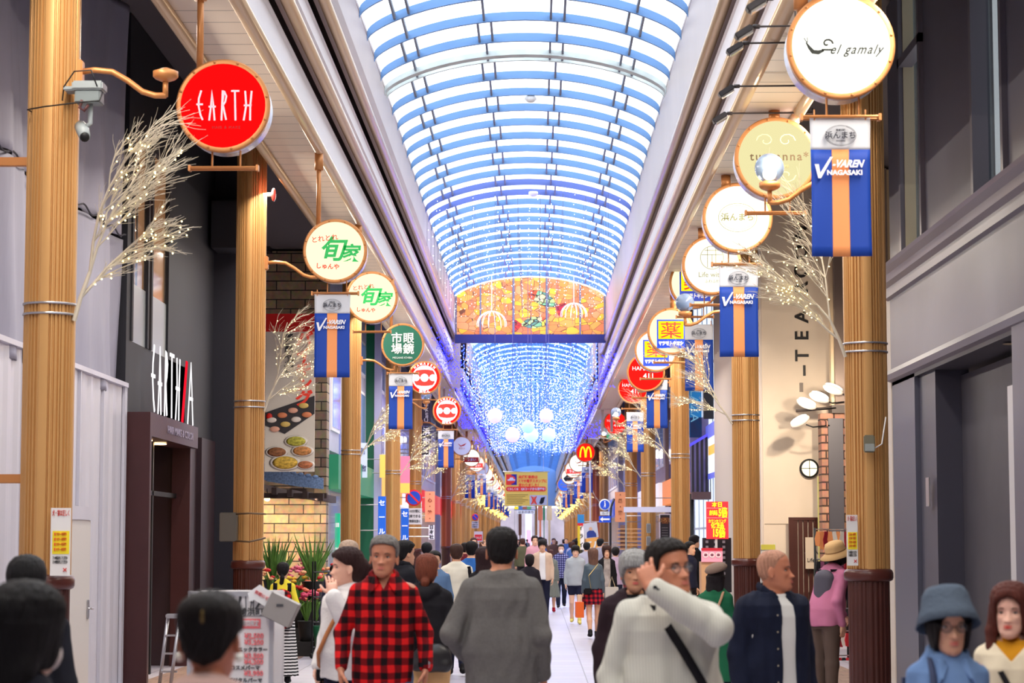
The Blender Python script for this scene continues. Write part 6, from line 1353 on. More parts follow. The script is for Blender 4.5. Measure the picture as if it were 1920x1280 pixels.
HZ = np.array([-.118, -.112, -.10, -.085, -.065, -.04, -.015, .01, .035, .06, .08, .097, .110, .118, .1205])
HRX = np.array([.012, .026, .040, .049, .056, .062, .0675, .071, .0735, .0735, .069, .059, .043, .022, .004])
HYF = np.array([-.066, -.078, -.084, -.086, -.085, -.084, -.082, -.083, -.087, -.085, -.076, -.060, -.040, -.018, -.0])
HYB = np.array([-.045, -.03, -.005, .022, .052, .078, .091, .096, .098, .095, .088, .076, .058, .036, .012])
def g2(x, z, x0, z0, sx, sz): return np.exp(-((x-x0)/sx)**2-((z-z0)/sz)**2)
def face_bump(x, z, nose=1.0, fem=0.0):
    b = 0
    t = np.clip((.012-z)/.05, 0, 1); prof = np.where(z > -.040, t**1.3, np.clip((z+.052)/.012, 0, 1))
    b = b+.021*nose*prof*np.exp(-(x/(.0085+.006*t))**2) + .006*nose*g2(np.abs(x), z, .014, -.037, .008, .008)
    b = b-.0085*g2(np.abs(x), z, .031, .001, .017, .012) + .0045*(1-fem*.6)*g2(np.abs(x), z, .030, .022, .022, .009)
    b = b+.0055*g2(np.abs(x), z, .0, -.064, .024, .012)+.0035*g2(np.abs(x), z, 0, -.0585, .018, .005)+.004*g2(x, z, 0, -.0705, .016, .005)-.0035*g2(x, z, 0, -.0642, .024, .0022)
    b = b+.005*g2(x, z, 0, -.098, .020, .013)-.0025*g2(x, z, 0, -.080, .02, .005)+.004*g2(np.abs(x), z, .042, -.020, .016, .018)
    b = b-.003*g2(np.abs(x), z, .035, -.052, .010, .02)
    return b
def head_e(x, y, z, grow=0.0):
    zc = np.clip(z, HZ[0], HZ[-1]); rx = np.interp(zc, HZ, HRX)+grow; yf = np.interp(zc, HZ, HYF)-grow; yb = np.interp(zc, HZ, HYB)+grow
    cy, ry = (yf+yb)/2, (yb-yf)/2; e = (np.abs(x/rx)**2.15+np.abs((y-cy)/ry)**2.15)**(1/2.15); return e, rx, cy, ry
def face_y(x, z, **k):
    rx = np.interp(z, HZ, HRX); yf = np.interp(z, HZ, HYF); yb = np.interp(z, HZ, HYB); cy, ry = (yf+yb)/2, (yb-yf)/2
    return cy-ry*(1-min(.98, abs(x/rx))**2.15)**(1/2.15)-float(face_bump(np.array(x), np.array(z), **k))
HAIRL = {  # hairline height against the angle from the front (0) to the back (pi); thickness
 'short': ([0, .35, .7, 1.05, 1.3, 1.5, 1.75, 2.1, 2.6, PI], [.078, .074, .070, .052, .010, .0, .006, -.04, -.07, -.078], .012),
 'receding': ([0, .35, .7, 1.05, 1.3, 1.5, 1.75, 2.1, 2.6, PI], [.096, .094, .088, .062, .014, .0, .004, -.04, -.066, -.072], .009),
 'buzz': ([0, .5, 1.0, 1.3, 1.6, 2.1, PI], [.086, .080, .060, .02, .0, -.04, -.068], .0012),
 'balding': ([0, .5, 1.0, 1.3, 1.6, 2.0, 2.5, PI], [.2, .2, .07, .02, .0, -.05, -.07, -.075], .010),
 'fringe': ([0, .4, .7, 1.0, 1.3, 1.6, 2.1, PI], [.030, .030, .026, .0, -.02, -.03, -.07, -.08], .022),
 'bob': ([0, .3, .55, .8, 1.0, 1.3, 1.6, 2.1, PI], [.052, .045, .020, -.07, -.095, -.10, -.105, -.11, -.11], .026),
 'part': ([0, .3, .6, .85, 1.1, 1.6, PI], [.074, .064, .040, -.05, -.09, -.10, -.11], .020),
 'tied': ([0, .35, .7, 1.0, 1.3, 1.6, 2.0, 2.5, PI], [.074, .068, .05, .035, .022, .02, 0, -.05, -.07], .014),
}
def rotm(yaw=0, pitch=0, roll=0): return np.array(Euler((math.radians(pitch), math.radians(roll), math.radians(yaw)), 'XYZ').to_matrix())
def hand(S, w, d, n, s, curl=.35, spread=1.0, cs=None, k=.006, sz=1.0, straight_idx=False):
    w, d, n, s = (np.array(v, float) for v in (w, d, n, s)); d /= np.linalg.norm(d); n -= d*n.dot(d); n /= np.linalg.norm(n); t = np.cross(n, d); t *= np.sign(t.dot(s)) or 1; s = t
    bases = [w+d*.082*sz+s*o*sz*spread for o in (.030, .010, -.010, -.029)]
    for i, b in enumerate(bases): S.cone(w+s*(.014-.0095*i)*sz, b, .0155*sz, .0115*sz, .012)
    S.ell(w+d*.045*sz, np.array([.036, .036, .036])*sz*np.array([1, 1, .45]), .01, R=np.stack([s, d, n], 1))
    for i, (b, L) in enumerate(zip(bases, (.070, .078, .072, .056))):
        c = (cs[i] if cs else curl*(1+.12*i)); a = c*.8; p = b; dd = d+s*(.10, .02, -.05, -.14)[i]*spread; dd /= np.linalg.norm(dd); r = (.0088, .0090, .0086, .0076)[i]*sz
        for j, f in enumerate((.45, .31, .24)):
            v = dd*math.cos(a)+n*math.sin(a); q = p+v*L*f*sz; S.cone(p, q, r*(1-.06*j), r*(.94-.06*j), k*.7); p = q; a += c*1.15
    p = w+d*.022*sz+s*.024*sz; a = .0
    for j, L in enumerate((.038, .032, .027)):
        v = d*(.62+.14*j)+s*(.75-.25*j)+n*(.30+.25*curl*j); v /= np.linalg.norm(v); q = p+v*L*sz; S.cone(p, q, (.0135, .0108, .0098)[j]*sz, (.0108, .0098, .0086)[j]*sz, .007); p = q
SKIN = {}
def skin(rgb=(222, 172, 142)):
    k = 'skin %d %d %d' % rgb
    if k in MATS: return MATS[k]
    m = mat(k, rgb, .48, var=.05, vscale=14, spec=.35, bump=.06, bscale=120); b = m.node_tree.nodes['Principled BSDF']
    b.inputs['Subsurface Weight'].default_value = .12; b.inputs['Subsurface Radius'].default_value = (.012, .005, .003); b.inputs['Subsurface Scale'].default_value = 1; return m
def hairm(rgb):
    return mat('hair %d %d %d' % rgb, rgb, .6, bump=.5, bscale=60, stretch=(3, 3, .35), var=.25, vscale=30, spec=.18)
def cloth(rgb, bump=.10, bs=140, var=.06, rough=.85): return mat('cloth %d %d %d' % rgb, rgb, rough, bump=bump, bscale=bs, var=var, vscale=5, spec=.15)
LIP = {}
def arm_pts(sx, kind, shx):
    S = (sx*shx, .005, 1.378)
    if isinstance(kind, dict): return (S, kind['e'], kind['w'], kind['d'], kind['n'], kind['s'], kind.get('curl', .35), kind.get('cs'))
    if kind == 'bent': return (S, (sx*(shx+.07), .05, 1.13), (sx*(shx-.03), -.20, 1.03), (-sx*.5, -1, .0), (0, 0, -1), (-sx, 0, 0), .5, None)
    if kind == 'swing_f': return (S, (sx*(shx+.04), .0, 1.12), (sx*(shx+.03), -.16, .92), (0, -.4, -1), (-sx, 0, 0), (0, -1, 0), .4, None)
    if kind == 'swing_b': return (S, (sx*(shx+.06), .12, 1.14), (sx*(shx+.07), .10, .90), (0, -.1, -1), (-sx, 0, 0), (0, -1, 0), .4, None)
    if kind == 'phone': return (S, (sx*(shx+.03), -.08, 1.15), (sx*(.09), -.27, 1.22), (-sx*.3, -.5, .8), (0, 1, .3), (-sx, 0, 0), .6, None)
    return (S, (sx*(shx+.055), .025, 1.11), (sx*(shx+.065), -.035, .87), (0, -.08, -1), (-sx, 0, 0), (0, -1, 0), .35, None)
def person(label, px, Y, h=1.7, yaw=0, hair='short', hc=(24, 20, 20), sk=(222, 172, 142), top=None, bottom=None, arms=('down', 'down'), head=(0, 0, 0), fem=False, vox=.012,
           face=True, group=None, legs='stand', build=1.0, shoes=(30, 28, 30), extra=None, lean=0.0, brows=None, lip=None, hat=None, glasses=None, hv=None, lod=0, hvox=None, name='person', tz=None):
    """root faces -Y (towards the camera) at yaw 0; tz: pixel row of the crown, sets the height"""
    if tz: h = PZ(tz, Y)
    X = PX(px, Y); root = empty(name, (X, Y, 0), label, 'person', group, rz=math.radians(yaw)); s = h/1.7; root.scale = (s, s, s)
    shx = .140 if fem else .157; b_ = build*(.90 if fem else .96); top = top or {}; bottom = bottom or {}
    R = rotm(*head); hcn = np.array([0, -.022+lean, 1.578]); HS_ = 1.03; A = {-1: arm_pts(-1, arms[0], shx*b_), 1: arm_pts(1, arms[1], shx*b_)}
    def lean_(z): return lean*max(0, (z-.95)/.6)
    def tors(o, waist=0.0, z0=.86, flare=0.0, zt=1.46):
        rows = [(.84, .165, .112), (.93, .168, .115), (1.03, .148+waist, .102+waist*.6), (1.12, .148+waist*.7, .102+waist*.5), (1.22, .160, .112), (1.32, .168, .112), (1.385, .150, .096), (1.43, .098, .074), (1.475, .058, .058)]
        if fem: rows = [(z, rx*(.97 if z < .95 else .90), ry*(1.05 if 1.18 < z < 1.33 else .97)) for z, rx, ry in rows]
        rows = [(z, rx*b_, ry*b_) for z, rx, ry in rows]; out = []
        zs = [z0]+[z for z, _, _ in rows if z0 < z < zt-.01]+[zt]; a = np.array(rows)
        for z in zs:
            rx, ry = np.interp(z, a[:, 0], a[:, 1]), np.interp(z, a[:, 0], a[:, 2]); f = flare*max(0, (1.1-z)/.3); oo = o if z < 1.4 else o*.7
            out.append((z, 0, lean_(z), rx+oo+f, ry+oo+f))
        return out
    # ---- body: head, neck, torso, arms and hands in one surface
    B = SDF()
    def fh(X_, Y_, Z_):
        x, y, z = X_-hcn[0], Y_-hcn[1], Z_-hcn[2]; x, y, z = (R[0, 0]*x+R[1, 0]*y+R[2, 0]*z, R[0, 1]*x+R[1, 1]*y+R[2, 1]*z, R[0, 2]*x+R[1, 2]*y+R[2, 2]*z)
        x, y, z = x/HS_, y/HS_, z/HS_; e, rx, cy, ry = head_e(x, y, z); fr = np.clip(-(y-cy)/ry*1.6-.2, 0, 1)
        d = (e-1)*np.minimum(rx, ry)-face_bump(x, z, fem=float(fem), nose=.85 if fem else 1)*fr; return HS_*np.maximum(d, np.maximum(HZ[0]-z, z-HZ[-1]))
    B.func(fh, hcn-.15, hcn+.15, .006)
    for sx in (-1, 1):
        c = hcn+R@np.array([sx*.080, .012, -.008]); RR_ = R@rotm(sx*-22, 0, 0); B.ell(c, (.007, .019, .032), .005, R=RR_)
        B.ell(c+R@np.array([sx*.004, -.004, -.024]), (.006, .008, .010), .004, R=RR_)
    nb = (0, .012+lean_(1.45), 1.44); B.cone(nb, hcn+R@np.array([0, .022, -.07]), .056*b_ if not fem else .046, .052 if not fem else .043, .02)
    B.loft(tors(-.012, z0=1.0), .03)
    for sx in (-1, 1):
        S_, E_, W_, d_, n_, s_, cu, cs = A[sx]; S_ = (S_[0], S_[1]+lean_(1.38), S_[2]); f = .88 if fem else 1
        B.cone(nb, S_, .045*f, .045*f, .04); B.chain([S_, E_], [.046*f*b_, .037*f*b_], .02); B.chain([E_, W_], [.038*f*b_, .0255*f], .015); hand(B, W_, d_, n_, s_, cu, cs=cs, sz=.92 if fem else 1)
    bare = bottom.get('kind') in ('skirt', 'shorts', 'long_skirt', 'coat'); st = {'stand': (0, 0), 'walk_l': (-.16, .20), 'walk_r': (.20, -.16)}[legs]
    LEG = {}
    for sx, off in ((-1, st[0]), (1, st[1])):
        hp = (sx*.088*b_, .0, .86); kn = (sx*.085, off*.35-(.04 if off > 0 else .0), .475); an = (sx*.08, off, .085+(.03 if off > .1 else 0)); LEG[sx] = (hp, kn, an)
        if bare: B.chain([hp, kn], [.082*b_, .052], .02); B.chain([kn, (kn[0], (kn[1]+an[1])/2+.02, .34), an], [.05, .052, .034], .02)
    body = B.mesh('body', skin(sk), root, h=vox)
    # ---- shoes
    for sx in (-1, 1):
        a = LEG[sx][2]; SH = SDF().cone((a[0], a[1]+.045, a[2]-.035), (a[0]+sx*.012, a[1]-.14, a[2]-.05), .042, .034, .02, (1, 1, 1.1)).cone((a[0], a[1]+.01, a[2]+.03), (a[0], a[1]+.02, a[2]-.03), .046, .044, .02)
        zf = a[2]-.085; SH.cut(lambda X_, Y_, Z_, zf=zf: zf-Z_); SH.mesh('shoe', cloth(shoes, 0, 1, 0, .5), root, h=max(vox, .012))
    # ---- hair
    if hair and hair != 'none':
        base = hair.split('+')[0]; ang, zl, th = HAIRL.get(base, HAIRL['short']); H = SDF()
        def fhair(X_, Y_, Z_):
            x, y, z = X_-hcn[0], Y_-hcn[1], Z_-hcn[2]; x, y, z = (R[0, 0]*x+R[1, 0]*y+R[2, 0]*z, R[0, 1]*x+R[1, 1]*y+R[2, 1]*z, R[0, 2]*x+R[1, 2]*y+R[2, 2]*z)
            x, y, z = x/HS_, y/HS_, z/HS_
            phi = np.arctan2(np.abs(x), -(y-.005)); line = np.interp(phi, ang, zl); up = np.clip((z-line)/.012, -1, 1)
            if base == 'balding': up = np.where(z > .075, -1, up)
            t = np.where(up > 0, np.where(z > (.02 if hat else 9), .3, 1.0)*th*(.75+.25*up)*(1+.25*np.clip(z/.1, 0, 1)), up*.02) + (.0014*np.sin(x*260+z*40+3*np.sin(y*60))+.0012*np.sin(y*230+z*50))*min(1, th/.01)
            k = 1+t/.085; xs, ys, zs_ = x/k, .005+(y-.005)/k, .02+(z-.02)/k; e, rx, cy, ry = head_e(xs, ys, np.clip(zs_, -.085, .1205))
            d = np.maximum((e-1)*np.minimum(rx, ry), zs_-.1195)*k
            return HS_*np.maximum(d, np.maximum(line-.006-z, -.14-z))
        H.func(fhair, hcn-.18, hcn+.18, .006)
        T = lambda *p: hcn+R@(np.array(p)*HS_)
        if 'long' in hair:
            L = -.40 if 'vlong' in hair else -.27
            H.func(lambda X_, Y_, Z_: np.maximum(((((X_-hcn[0])/np.interp(Z_-hcn[2], [L, -.1, .05], [.060, .098, .088]))**2+((Y_-hcn[1]-np.interp(Z_-hcn[2], [L, -.1, .05], [.10, .062, .025]))/np.interp(Z_-hcn[2], [L, -.1, .05], [.032, .060, .085]))**2)**.5-1)*.04, np.maximum(hcn[2]+L-Z_, Z_-hcn[2]-.03)), hcn+np.array([-.11, -.07, L]), hcn+np.array([.11, .15, .05]), .02)
            if 'sides' in hair:
                for sx in (-1, 1): H.chain([T(sx*.075, -.015, .03), T(sx*.088, -.02, -.08), (sx*.095, -.055+hcn[1]+.02, hcn[2]-.2), (sx*.10, -.08+hcn[1]+.03, hcn[2]+L+.02)], [.02, .026, .026, .012], .02)
        if 'pony' in hair: H.chain([T(0, .10, .04), T(0, .145, .01), T(.01, .13, -.10), T(.0, .10, -.20)], [.026, .034, .030, .010], .012); H.cone(T(0, .095, .04), T(0, .12, .045), .022, .02, .004)
        if 'lowtail' in hair: H.chain([T(0, .09, -.05), T(0, .115, -.08), T(.01, .105, -.15), T(0.015, .09, -.22)], [.024, .032, .03, .008], .012)
        if 'bun' in hair: H.ell(T(.0, .065, .085), (.066, .058, .05), .02).ell(T(0, .03, .062), (.082, .085, .060), .02)
        if 'volume' in hair: H.ell(T(0, .02, .035), (.092, .10, .088), .02)
        if 'puff' in hair: H.ell(T(0, .055, .0), (.086, .07, .10), .02)
        if 'crop' in hair: pass
        H.cut(lambda X_, Y_, Z_: -1.0)
        H.mesh('hair', hairm(hc), root, h=hvox or max(vox*.8, .0045))
    # ---- face
    if face:
        fk = dict(fem=float(fem), nose=.85 if fem else 1)
        Rm = Matrix([list(r) for r in R]).to_4x4(); F = Matrix.Translation(hcn) @ Rm @ Matrix.Scale(HS_, 4)
        ew = mat('eye white', (226, 218, 210), .3); ei = mat('iris dark', (36, 24, 20), .2); bc = brows or hc
        for sx in (-1, 1):
            y = face_y(sx*.031, .0, **fk)
            MB().ball((sx*.031, y+.0035, .0), 1, 12, 8, (.0125, .0065, .0037), mtx=F).build('eye', ew, root)
            MB().ball((sx*.031, y-.0018, .0), 1, 10, 6, (.0048, .002, .0036), mtx=F).build('iris', ei, root)
            MB().prism([(sx*.031-.0145, .0025), (sx*.031-.007, .0056), (sx*.031+.007, .0056), (sx*.031+.0145, .0025), (sx*.031+.006, .0034), (sx*.031-.006, .0034)], y-.0045, y+.004).build('eyelid', mat('lash dark', (50, 34, 30), .6), root).matrix_local = F
            yb_ = face_y(sx*.032, .021, **fk); yo = face_y(sx*.045, .019, **fk)
            MB().tube([(sx*.017, face_y(sx*.017, .018, **fk)-.0005, .018), (sx*.031, yb_-.0005, .0225), (sx*.046, yo-.0003, .0175)], [.0026, .0030, .0014], 6).build('eyebrow', hairm(bc), root).matrix_local = F
        lc = lip or ((196, 106, 96) if not fem else (206, 90, 86)); lm_ = mat('lip %d' % lc[1], lc, .4); ym = face_y(0, -.0585, **fk)
        mb = MB()
        for zz, rz_ in ((-.0600, .0034), (-.0685, .0042)):
            pts = [(x, face_y(x, zz, **fk)+.0008, zz+(.0012 if zz > -.065 else .001)*(abs(x)/.02)) for x in (-.021, -.012, 0, .012, .021)]; mb.tube(pts, [.0008, rz_*.8, rz_, rz_*.8, .0008], 8)
        mb.build('lips', lm_, root).matrix_local = F
        for sx in (-1, 1): MB().ball((sx*.0075, face_y(sx*.0075, -.043, **fk)+.002, -.0435), 1, 8, 6, (.0035, .003, .0022), mtx=F).build('nostril', mat('nostril', (96, 52, 44), .7), root)
        if glasses:
            gmat = mat('glasses frame', glasses, .3, metal=.4); yg = face_y(.031, 0, **fk)-.016
            for sx in (-1, 1): MB().tube([(sx*.033+.023*math.cos(t), yg, -.002+.018*math.sin(t)) for t in np.linspace(0, 2*PI, 19)], .0014, 5).build('glasses_rim', gmat, root).matrix_local = F; MB().tube([(sx*.056, yg, .002), (sx*.074, -.04, .004), (sx*.077, .01, .002)], .0014, 5).build('glasses_arm', gmat, root).matrix_local = F
            MB().tube([(-.010, yg, .0), (0, yg-.002, .002), (.010, yg, 0)], .0014, 5).build('glasses_bridge', gmat, root).matrix_local = F
            for sx in (-1, 1): MB().lathe([(.022, -.0004), (.022, .0004)], 20, 'Y', c=(sx*.033, yg, -.002)).build('glasses_lens', mat('lens clear', (235, 240, 245), .03, alpha=.05, spec=.3), root).matrix_local = F
    # ---- top
    if top:
        tm = top['m']; o = top.get('o', .018); T_ = SDF(); hem = top.get('hem', .86); T_.loft(tors(o, top.get('waist', .018), z0=hem, flare=top.get('flare', 0), zt=1.455), .03)
        sl = top.get('sleeve', 1.0); r0, r1, r2 = top.get('r', (.059, .052, .042)); f = .9 if fem else 1
        for sx in (-1, 1):
            S_, E_, W_, d_, n_, s_, cu, cs = A[sx]; S_ = np.array((S_[0], S_[1]+lean_(1.38), S_[2]-.005)); E_ = np.array(E_); W_ = np.array(W_)
            T_.cone((0, .01+lean_(1.43), 1.425), S_, .054+o*.4, r0*.9*f*b_, .05)
            if sl > .6:
                e2 = E_+(W_-E_)*(.93 if sl >= 1 else (sl-.5)*2); T_.chain([S_, E_], [r0*f*b_, r1*f*b_], .02); T_.cone(E_, e2, r1*f*b_, r2*f*b_ if sl >= 1 else r1*.9, .02)
            else: T_.cone(S_, S_+(E_-S_)*min(1, sl*2), r0*f*b_, r1*1.05*f*b_, .02)
        if top.get('collar') == 'hood': T_.chain([(-.085, .0+lean, 1.43), (-.07, .085+lean, 1.44), (0, .12+lean, 1.40), (.07, .085+lean, 1.44), (.085, .0+lean, 1.43)], [.03, .045, .055, .045, .03], .02)
        if top.get('collar') == 'high': T_.loft([(1.43, 0, lean, .075, .07), (1.5, 0, lean-.005, .058, .058)], .02)
        if top.get('wr', 1): T_.wrinkle(.0042*top.get('wr', 1), 16, int(px)); T_.wrinkle(.002*top.get('wr', 1), 38, int(px)+1)
        if top.get('open'):
            w0, w1 = top['open']; T_.cut(lambda X_, Y_, Z_: np.minimum(np.interp(Z_, [.8, 1.42, 1.5], [w0, w1, w1*1.1])-np.abs(X_-top.get('ox', 0)), -.02-Y_+lean_(1.3)*0))
        if top.get('vneck'):
            w_, d__ = top['vneck']; T_.cut(lambda X_, Y_, Z_: np.minimum((np.clip(Z_-(1.475-d__), -1, 1))*w_/d__-np.abs(X_), np.minimum(-.0-Y_, np.minimum(Y_+.17, 1.49-Z_))))
        T_.cut(lambda X_, Y_, Z_: np.minimum(Z_-1.435+.0*X_, .045-np.sqrt(X_**2+(Y_-lean)**2)) if not top.get('collar') else -1.0+0*X_)
        T_.mesh(top.get('name', 'shirt'), tm, root, h=vox)
        if top.get('inner'):
            I_ = SDF().loft(tors(o-.010, .012, z0=hem+.02, zt=1.45), .03); I_.wrinkle(.003, 18, 5); I_.cut(lambda X_, Y_, Z_: np.minimum((Z_-1.425), .052-np.sqrt(X_**2+(Y_-lean+.015)**2))); I_.mesh(top.get('iname', 'undershirt'), top['inner'], root, h=vox)
        if top.get('collar') == 'shirt':
            cm = top.get('cm', tm)
            for sx in (-1, 1):
                C = SDF(); pts = [(0, .082+lean, 1.485), (sx*.062, .05+lean, 1.488), (sx*.076, -.015+lean, 1.472), (sx*.050, -.078+lean, 1.440)]
                C.chain(pts, [.016, .016, .016, .013], .006, (1, 1, .62)); C.cone((sx*.050, -.078+lean, 1.445), (sx*.074, -.122+lean, 1.372), .018, .007, .006, (.9, 1, 1)); C.cone((sx*.034, -.088+lean, 1.43), (sx*.064, -.122+lean, 1.385), .012, .008, .006); C.mesh('collar', cm, root, h=min(vox, .006)).location = (0, 0, -.022 if fem else 0)
        if top.get('buttons'):
            for i in range(5): MB().ball((top.get('bx', 0), -(.115*b_+o)+.0, 1.33-.095*i), .006, 8, 6, (1, .5, 1)).build('button', top['buttons'], root)
    # ---- bottom
    if bottom:
        k_ = bottom['kind']; m_ = bottom['m']; Q_ = SDF()
        if k_ == 'trousers':
            w_ = bottom.get('w', 1.0); Q_.loft([(.83, 0, .0, .150*b_, .112*b_), (.92, 0, 0, .168*b_, .116*b_), (1.0, 0, 0, .158*b_, .108*b_)], .03)
            for sx in (-1, 1): hp, kn, an = LEG[sx]; Q_.chain([hp, kn, (an[0], an[1], an[2]+.02)], [.098*b_*w_**.4, .070*w_, .055*w_], .03)
            Q_.wrinkle(.004, 18, int(px)+3)
            Q_.mesh('trousers', m_, root, h=vox)
        elif k_ == 'shorts':
            Q_.loft([(.80, 0, .0, .150*b_, .112*b_), (.92, 0, 0, .160*b_, .116*b_), (1.0, 0, 0, .150*b_, .108*b_)], .03)
            for sx in (-1, 1): hp, kn, an = LEG[sx]; Q_.cone(hp, np.array(hp)+(np.array(kn)-np.array(hp))*.42, .10, .088, .03)
            Q_.mesh('shorts', m_, root, h=vox)
        elif k_ in ('skirt', 'long_skirt', 'coat'):
            zb = bottom.get('z', .56 if k_ == 'skirt' else .30); fl = bottom.get('flare', .05); n_ = 9
            Q_.loft([(zb, 0, 0, .175*b_+fl, .135*b_+fl), (.9, 0, 0, .165*b_+.015, .120*b_+.01), (1.02, 0, 0, .145*b_+.01, .105*b_+.01)], .02)
            Q_.noise.append((.006, np.array([[60., 40, 0]]*5), np.arange(5.)*.3)); Q_.mesh(bottom.get('name', 'skirt'), m_, root, h=vox)
            if bottom.get('legs'):
                G_ = SDF()
                for sx in (-1, 1): hp, kn, an = LEG[sx]; G_.chain([kn, an], [.062, .048], .02)
                G_.mesh('leggings', bottom['legs'], root, h=vox)
    if extra: extra(root, dict(hc=hcn, R=R, A=A, b=b_, tors=tors, lean=lean, vox=vox, F=Matrix.Translation(hcn) @ Matrix([list(r) for r in R]).to_4x4() @ Matrix.Scale(HS_, 4)))
    return root
def bagroot(root, pos, name, label, cat, group=None):
    m_ = Matrix.Translation(root.location) @ root.rotation_euler.to_matrix().to_4x4() @ Matrix.Diagonal((*root.scale, 1))
    e = empty(name, m_ @ Vector(pos), label, cat, group); e.rotation_euler = root.rotation_euler; e.scale = root.scale; e['_p'] = 0; del e['_p']
    def put(o): o.parent = e; o.location = -Vector(pos); return o
    return e, put
def strapline(p0, p1, r=.012, n=14, bulge=.155, cy=0.0, ex=.0):
    """band running round the chest from p0 to p1"""
    pts = []
    for i in range(n+1):
        t = i/n; p = Vector(p0).lerp(Vector(p1), t); pts.append((p.x, p.y+ex*math.sin(PI*t), p.z))
    return pts
def band(mb, pts, w_=.02, t=.004):
    vs = []; fs = []; n = len(pts)
    for i, p in enumerate(pts):
        a = Vector(pts[max(i-1, 0)]); b = Vector(pts[min(i+1, n-1)]); d = (b-a).normalized(); s_ = d.cross(Vector((0, 1, 0))).normalized()*w_; q = Vector(p); o = Vector((0, t, 0))
        vs += [q-s_-o, q+s_-o, q+s_+o, q-s_+o]
    for i in range(n-1):
        a, b = 4*i, 4*i+4
        for j in range(4): fs.append((a+j, a+(j+1) % 4, b+(j+1) % 4, b+j))
    fs += [(0, 1, 2, 3), (4*n-1, 4*n-2, 4*n-3, 4*n-4)]; mb.add(vs, fs, True)
DEN = mat('indigo denim', (24, 28, 46), .85, bump=.3, bscale=160, var=.25, vscale=7, spec=.15)
JEAN = mat('light jeans', (104, 124, 156), .85, bump=.2, bscale=160, var=.2, vscale=8, spec=.15)
REDP = plaid_mat('red buffalo plaid', (214, 28, 30), (112, 14, 20), (26, 12, 16), .080)
REDP2 = plaid_mat('red skirt plaid', (190, 34, 44), (110, 24, 40), (40, 18, 34), .085)
BLP = plaid_mat('blue shirt plaid', (150, 150, 190), (70, 70, 120), (34, 34, 70), .06)
GK = mat('grey knit', (104, 100, 97), .95, bump=.25, bscale=200, var=.08, vscale=60, spec=.1)
OXW = stripes_mat('white striped cotton', (202, 198, 186), (190, 187, 175), .012, 'X', .5, .85)
BLK = cloth((26, 24, 28)); NVY = cloth((30, 32, 52))
# ---------------------------------------------------------------- foreground
def x_red(root, k):
    w_ = Vector(k['A'][1][2]); mb = MB(); mb.tube([(w_.x-.01, w_.y, w_.z+.035), (w_.x-.01, w_.y, w_.z+.008)], [.034, .031], 16, False)
    mb.build('watch_strap', BLK, root); MB().box(w_.x+.012, w_.x+.03, w_.y-.03, w_.y+.005, w_.z, w_.z+.045, .006).build('watch_case', mat('watch silver', (200, 200, 204), .25, metal=.8), root)
armR = lambda sx: dict(e=(sx*.245, .04, 1.13), w=(sx*.25, -.07, .925), d=(-sx*.05, -.15, -1), n=(-sx, 0, 0), s=(0, -1, 0), curl=.42)
person('grey-haired man in a red and black plaid shirt and jeans with a wristwatch', 720, 12.9, tz=1007, yaw=3, hair='short', hc=(112, 106, 102), sk=(186, 122, 94), top=dict(m=REDP, collar='shirt', vneck=(.042, .085), hem=.84, o=.022, waist=.02, buttons=BLK), bottom=dict(kind='trousers', m=JEAN), arms=(armR(-1), armR(1)), head=(-8, -4, 2), vox=.0055, brows=(60, 50, 46), extra=x_red, shoes=(90, 80, 70))
person('tall man seen from behind in a dark grey sweater, centre of the picture', 940, 12.2, tz=993, yaw=176, hair='short', hc=(26, 22, 22), sk=(196, 132, 100), top=dict(m=GK, o=.03, waist=.045, hem=.82, r=(.066, .064, .052), name='sweater', wr=1.5), bottom=dict(kind='trousers', m=BLK), arms=(dict(e=(-.225, .05, 1.12), w=(-.23, -.06, .90), d=(0, -.2, -1), n=(1, 0, 0), s=(0, -1, 0)), dict(e=(.27, .07, 1.13), w=(.19, -.16, 1.0), d=(-.6, -.8, -.1), n=(0, 0, -1), s=(-1, 0, 0))), head=(6, 0, 0), vox=.006, build=1.06, face=False)
def x_glass(root, k):
    w_ = Vector(k['A'][1][2]); d = Vector(k['A'][1][3]).normalized(); a = (Vector(k['A'][1][2])-Vector(k['A'][1][1])).normalized()
    MB().tube([w_-a*.035, w_-a*.012], [.033, .032], 18, False).build('watch_strap', mat('watch strap steel', (150, 148, 150), .3, metal=.8), root)
    q = a.to_track_quat('Z', 'Y').to_matrix().to_4x4(); c = w_-a*.024+Vector((0, -.030, .006)); MB().box(-.018, .018, -.008, .008, -.02, .02, .004, mtx=Matrix.Translation(c) @ q).build('watch_case', mat('watch face dark', (40, 44, 50), .2), root)
    MB().box(-.02, .02, -.006, .006, -.022, .022, .005, mtx=Matrix.Translation(c+Vector((0, .004, 0))) @ q).build('watch_bezel', mat('watch silver', (200, 200, 204)), root)
armG = dict(e=(.165, -.28, 1.34), w=(-.115, -.235, 1.51), d=(-.22, .45, .87), n=(.3, 1, -.1), s=(1, 0, .2), curl=.55, cs=(.35, .6, .75, .8))
gm_ = person('man in a white shirt and glasses raising his watch hand to his forehead', 1254, 9.2, tz=1015, yaw=6, hair='short', hc=(30, 24, 22), sk=(196, 128, 98), top=dict(m=OXW, collar='shirt', hem=.80, o=.030, waist=.045, r=(.064, .060, .050), wr=1.8, name='shirt'), bottom=dict(kind='trousers', m=BLK), arms=(dict(e=(-.25, .03, 1.12), w=(-.24, -.08, .92), d=(0, -.2, -1), n=(1, 0, 0), s=(0, -1, 0)), armG), head=(30, -8, -4), vox=.0055, glasses=(70, 60, 60), build=1.12, extra=x_glass)
e, put = bagroot(gm_, (-.0, -.19, 1.1), 'shoulder_strap', 'black crossbody strap over the white shirt of the man with glasses', 'bag')
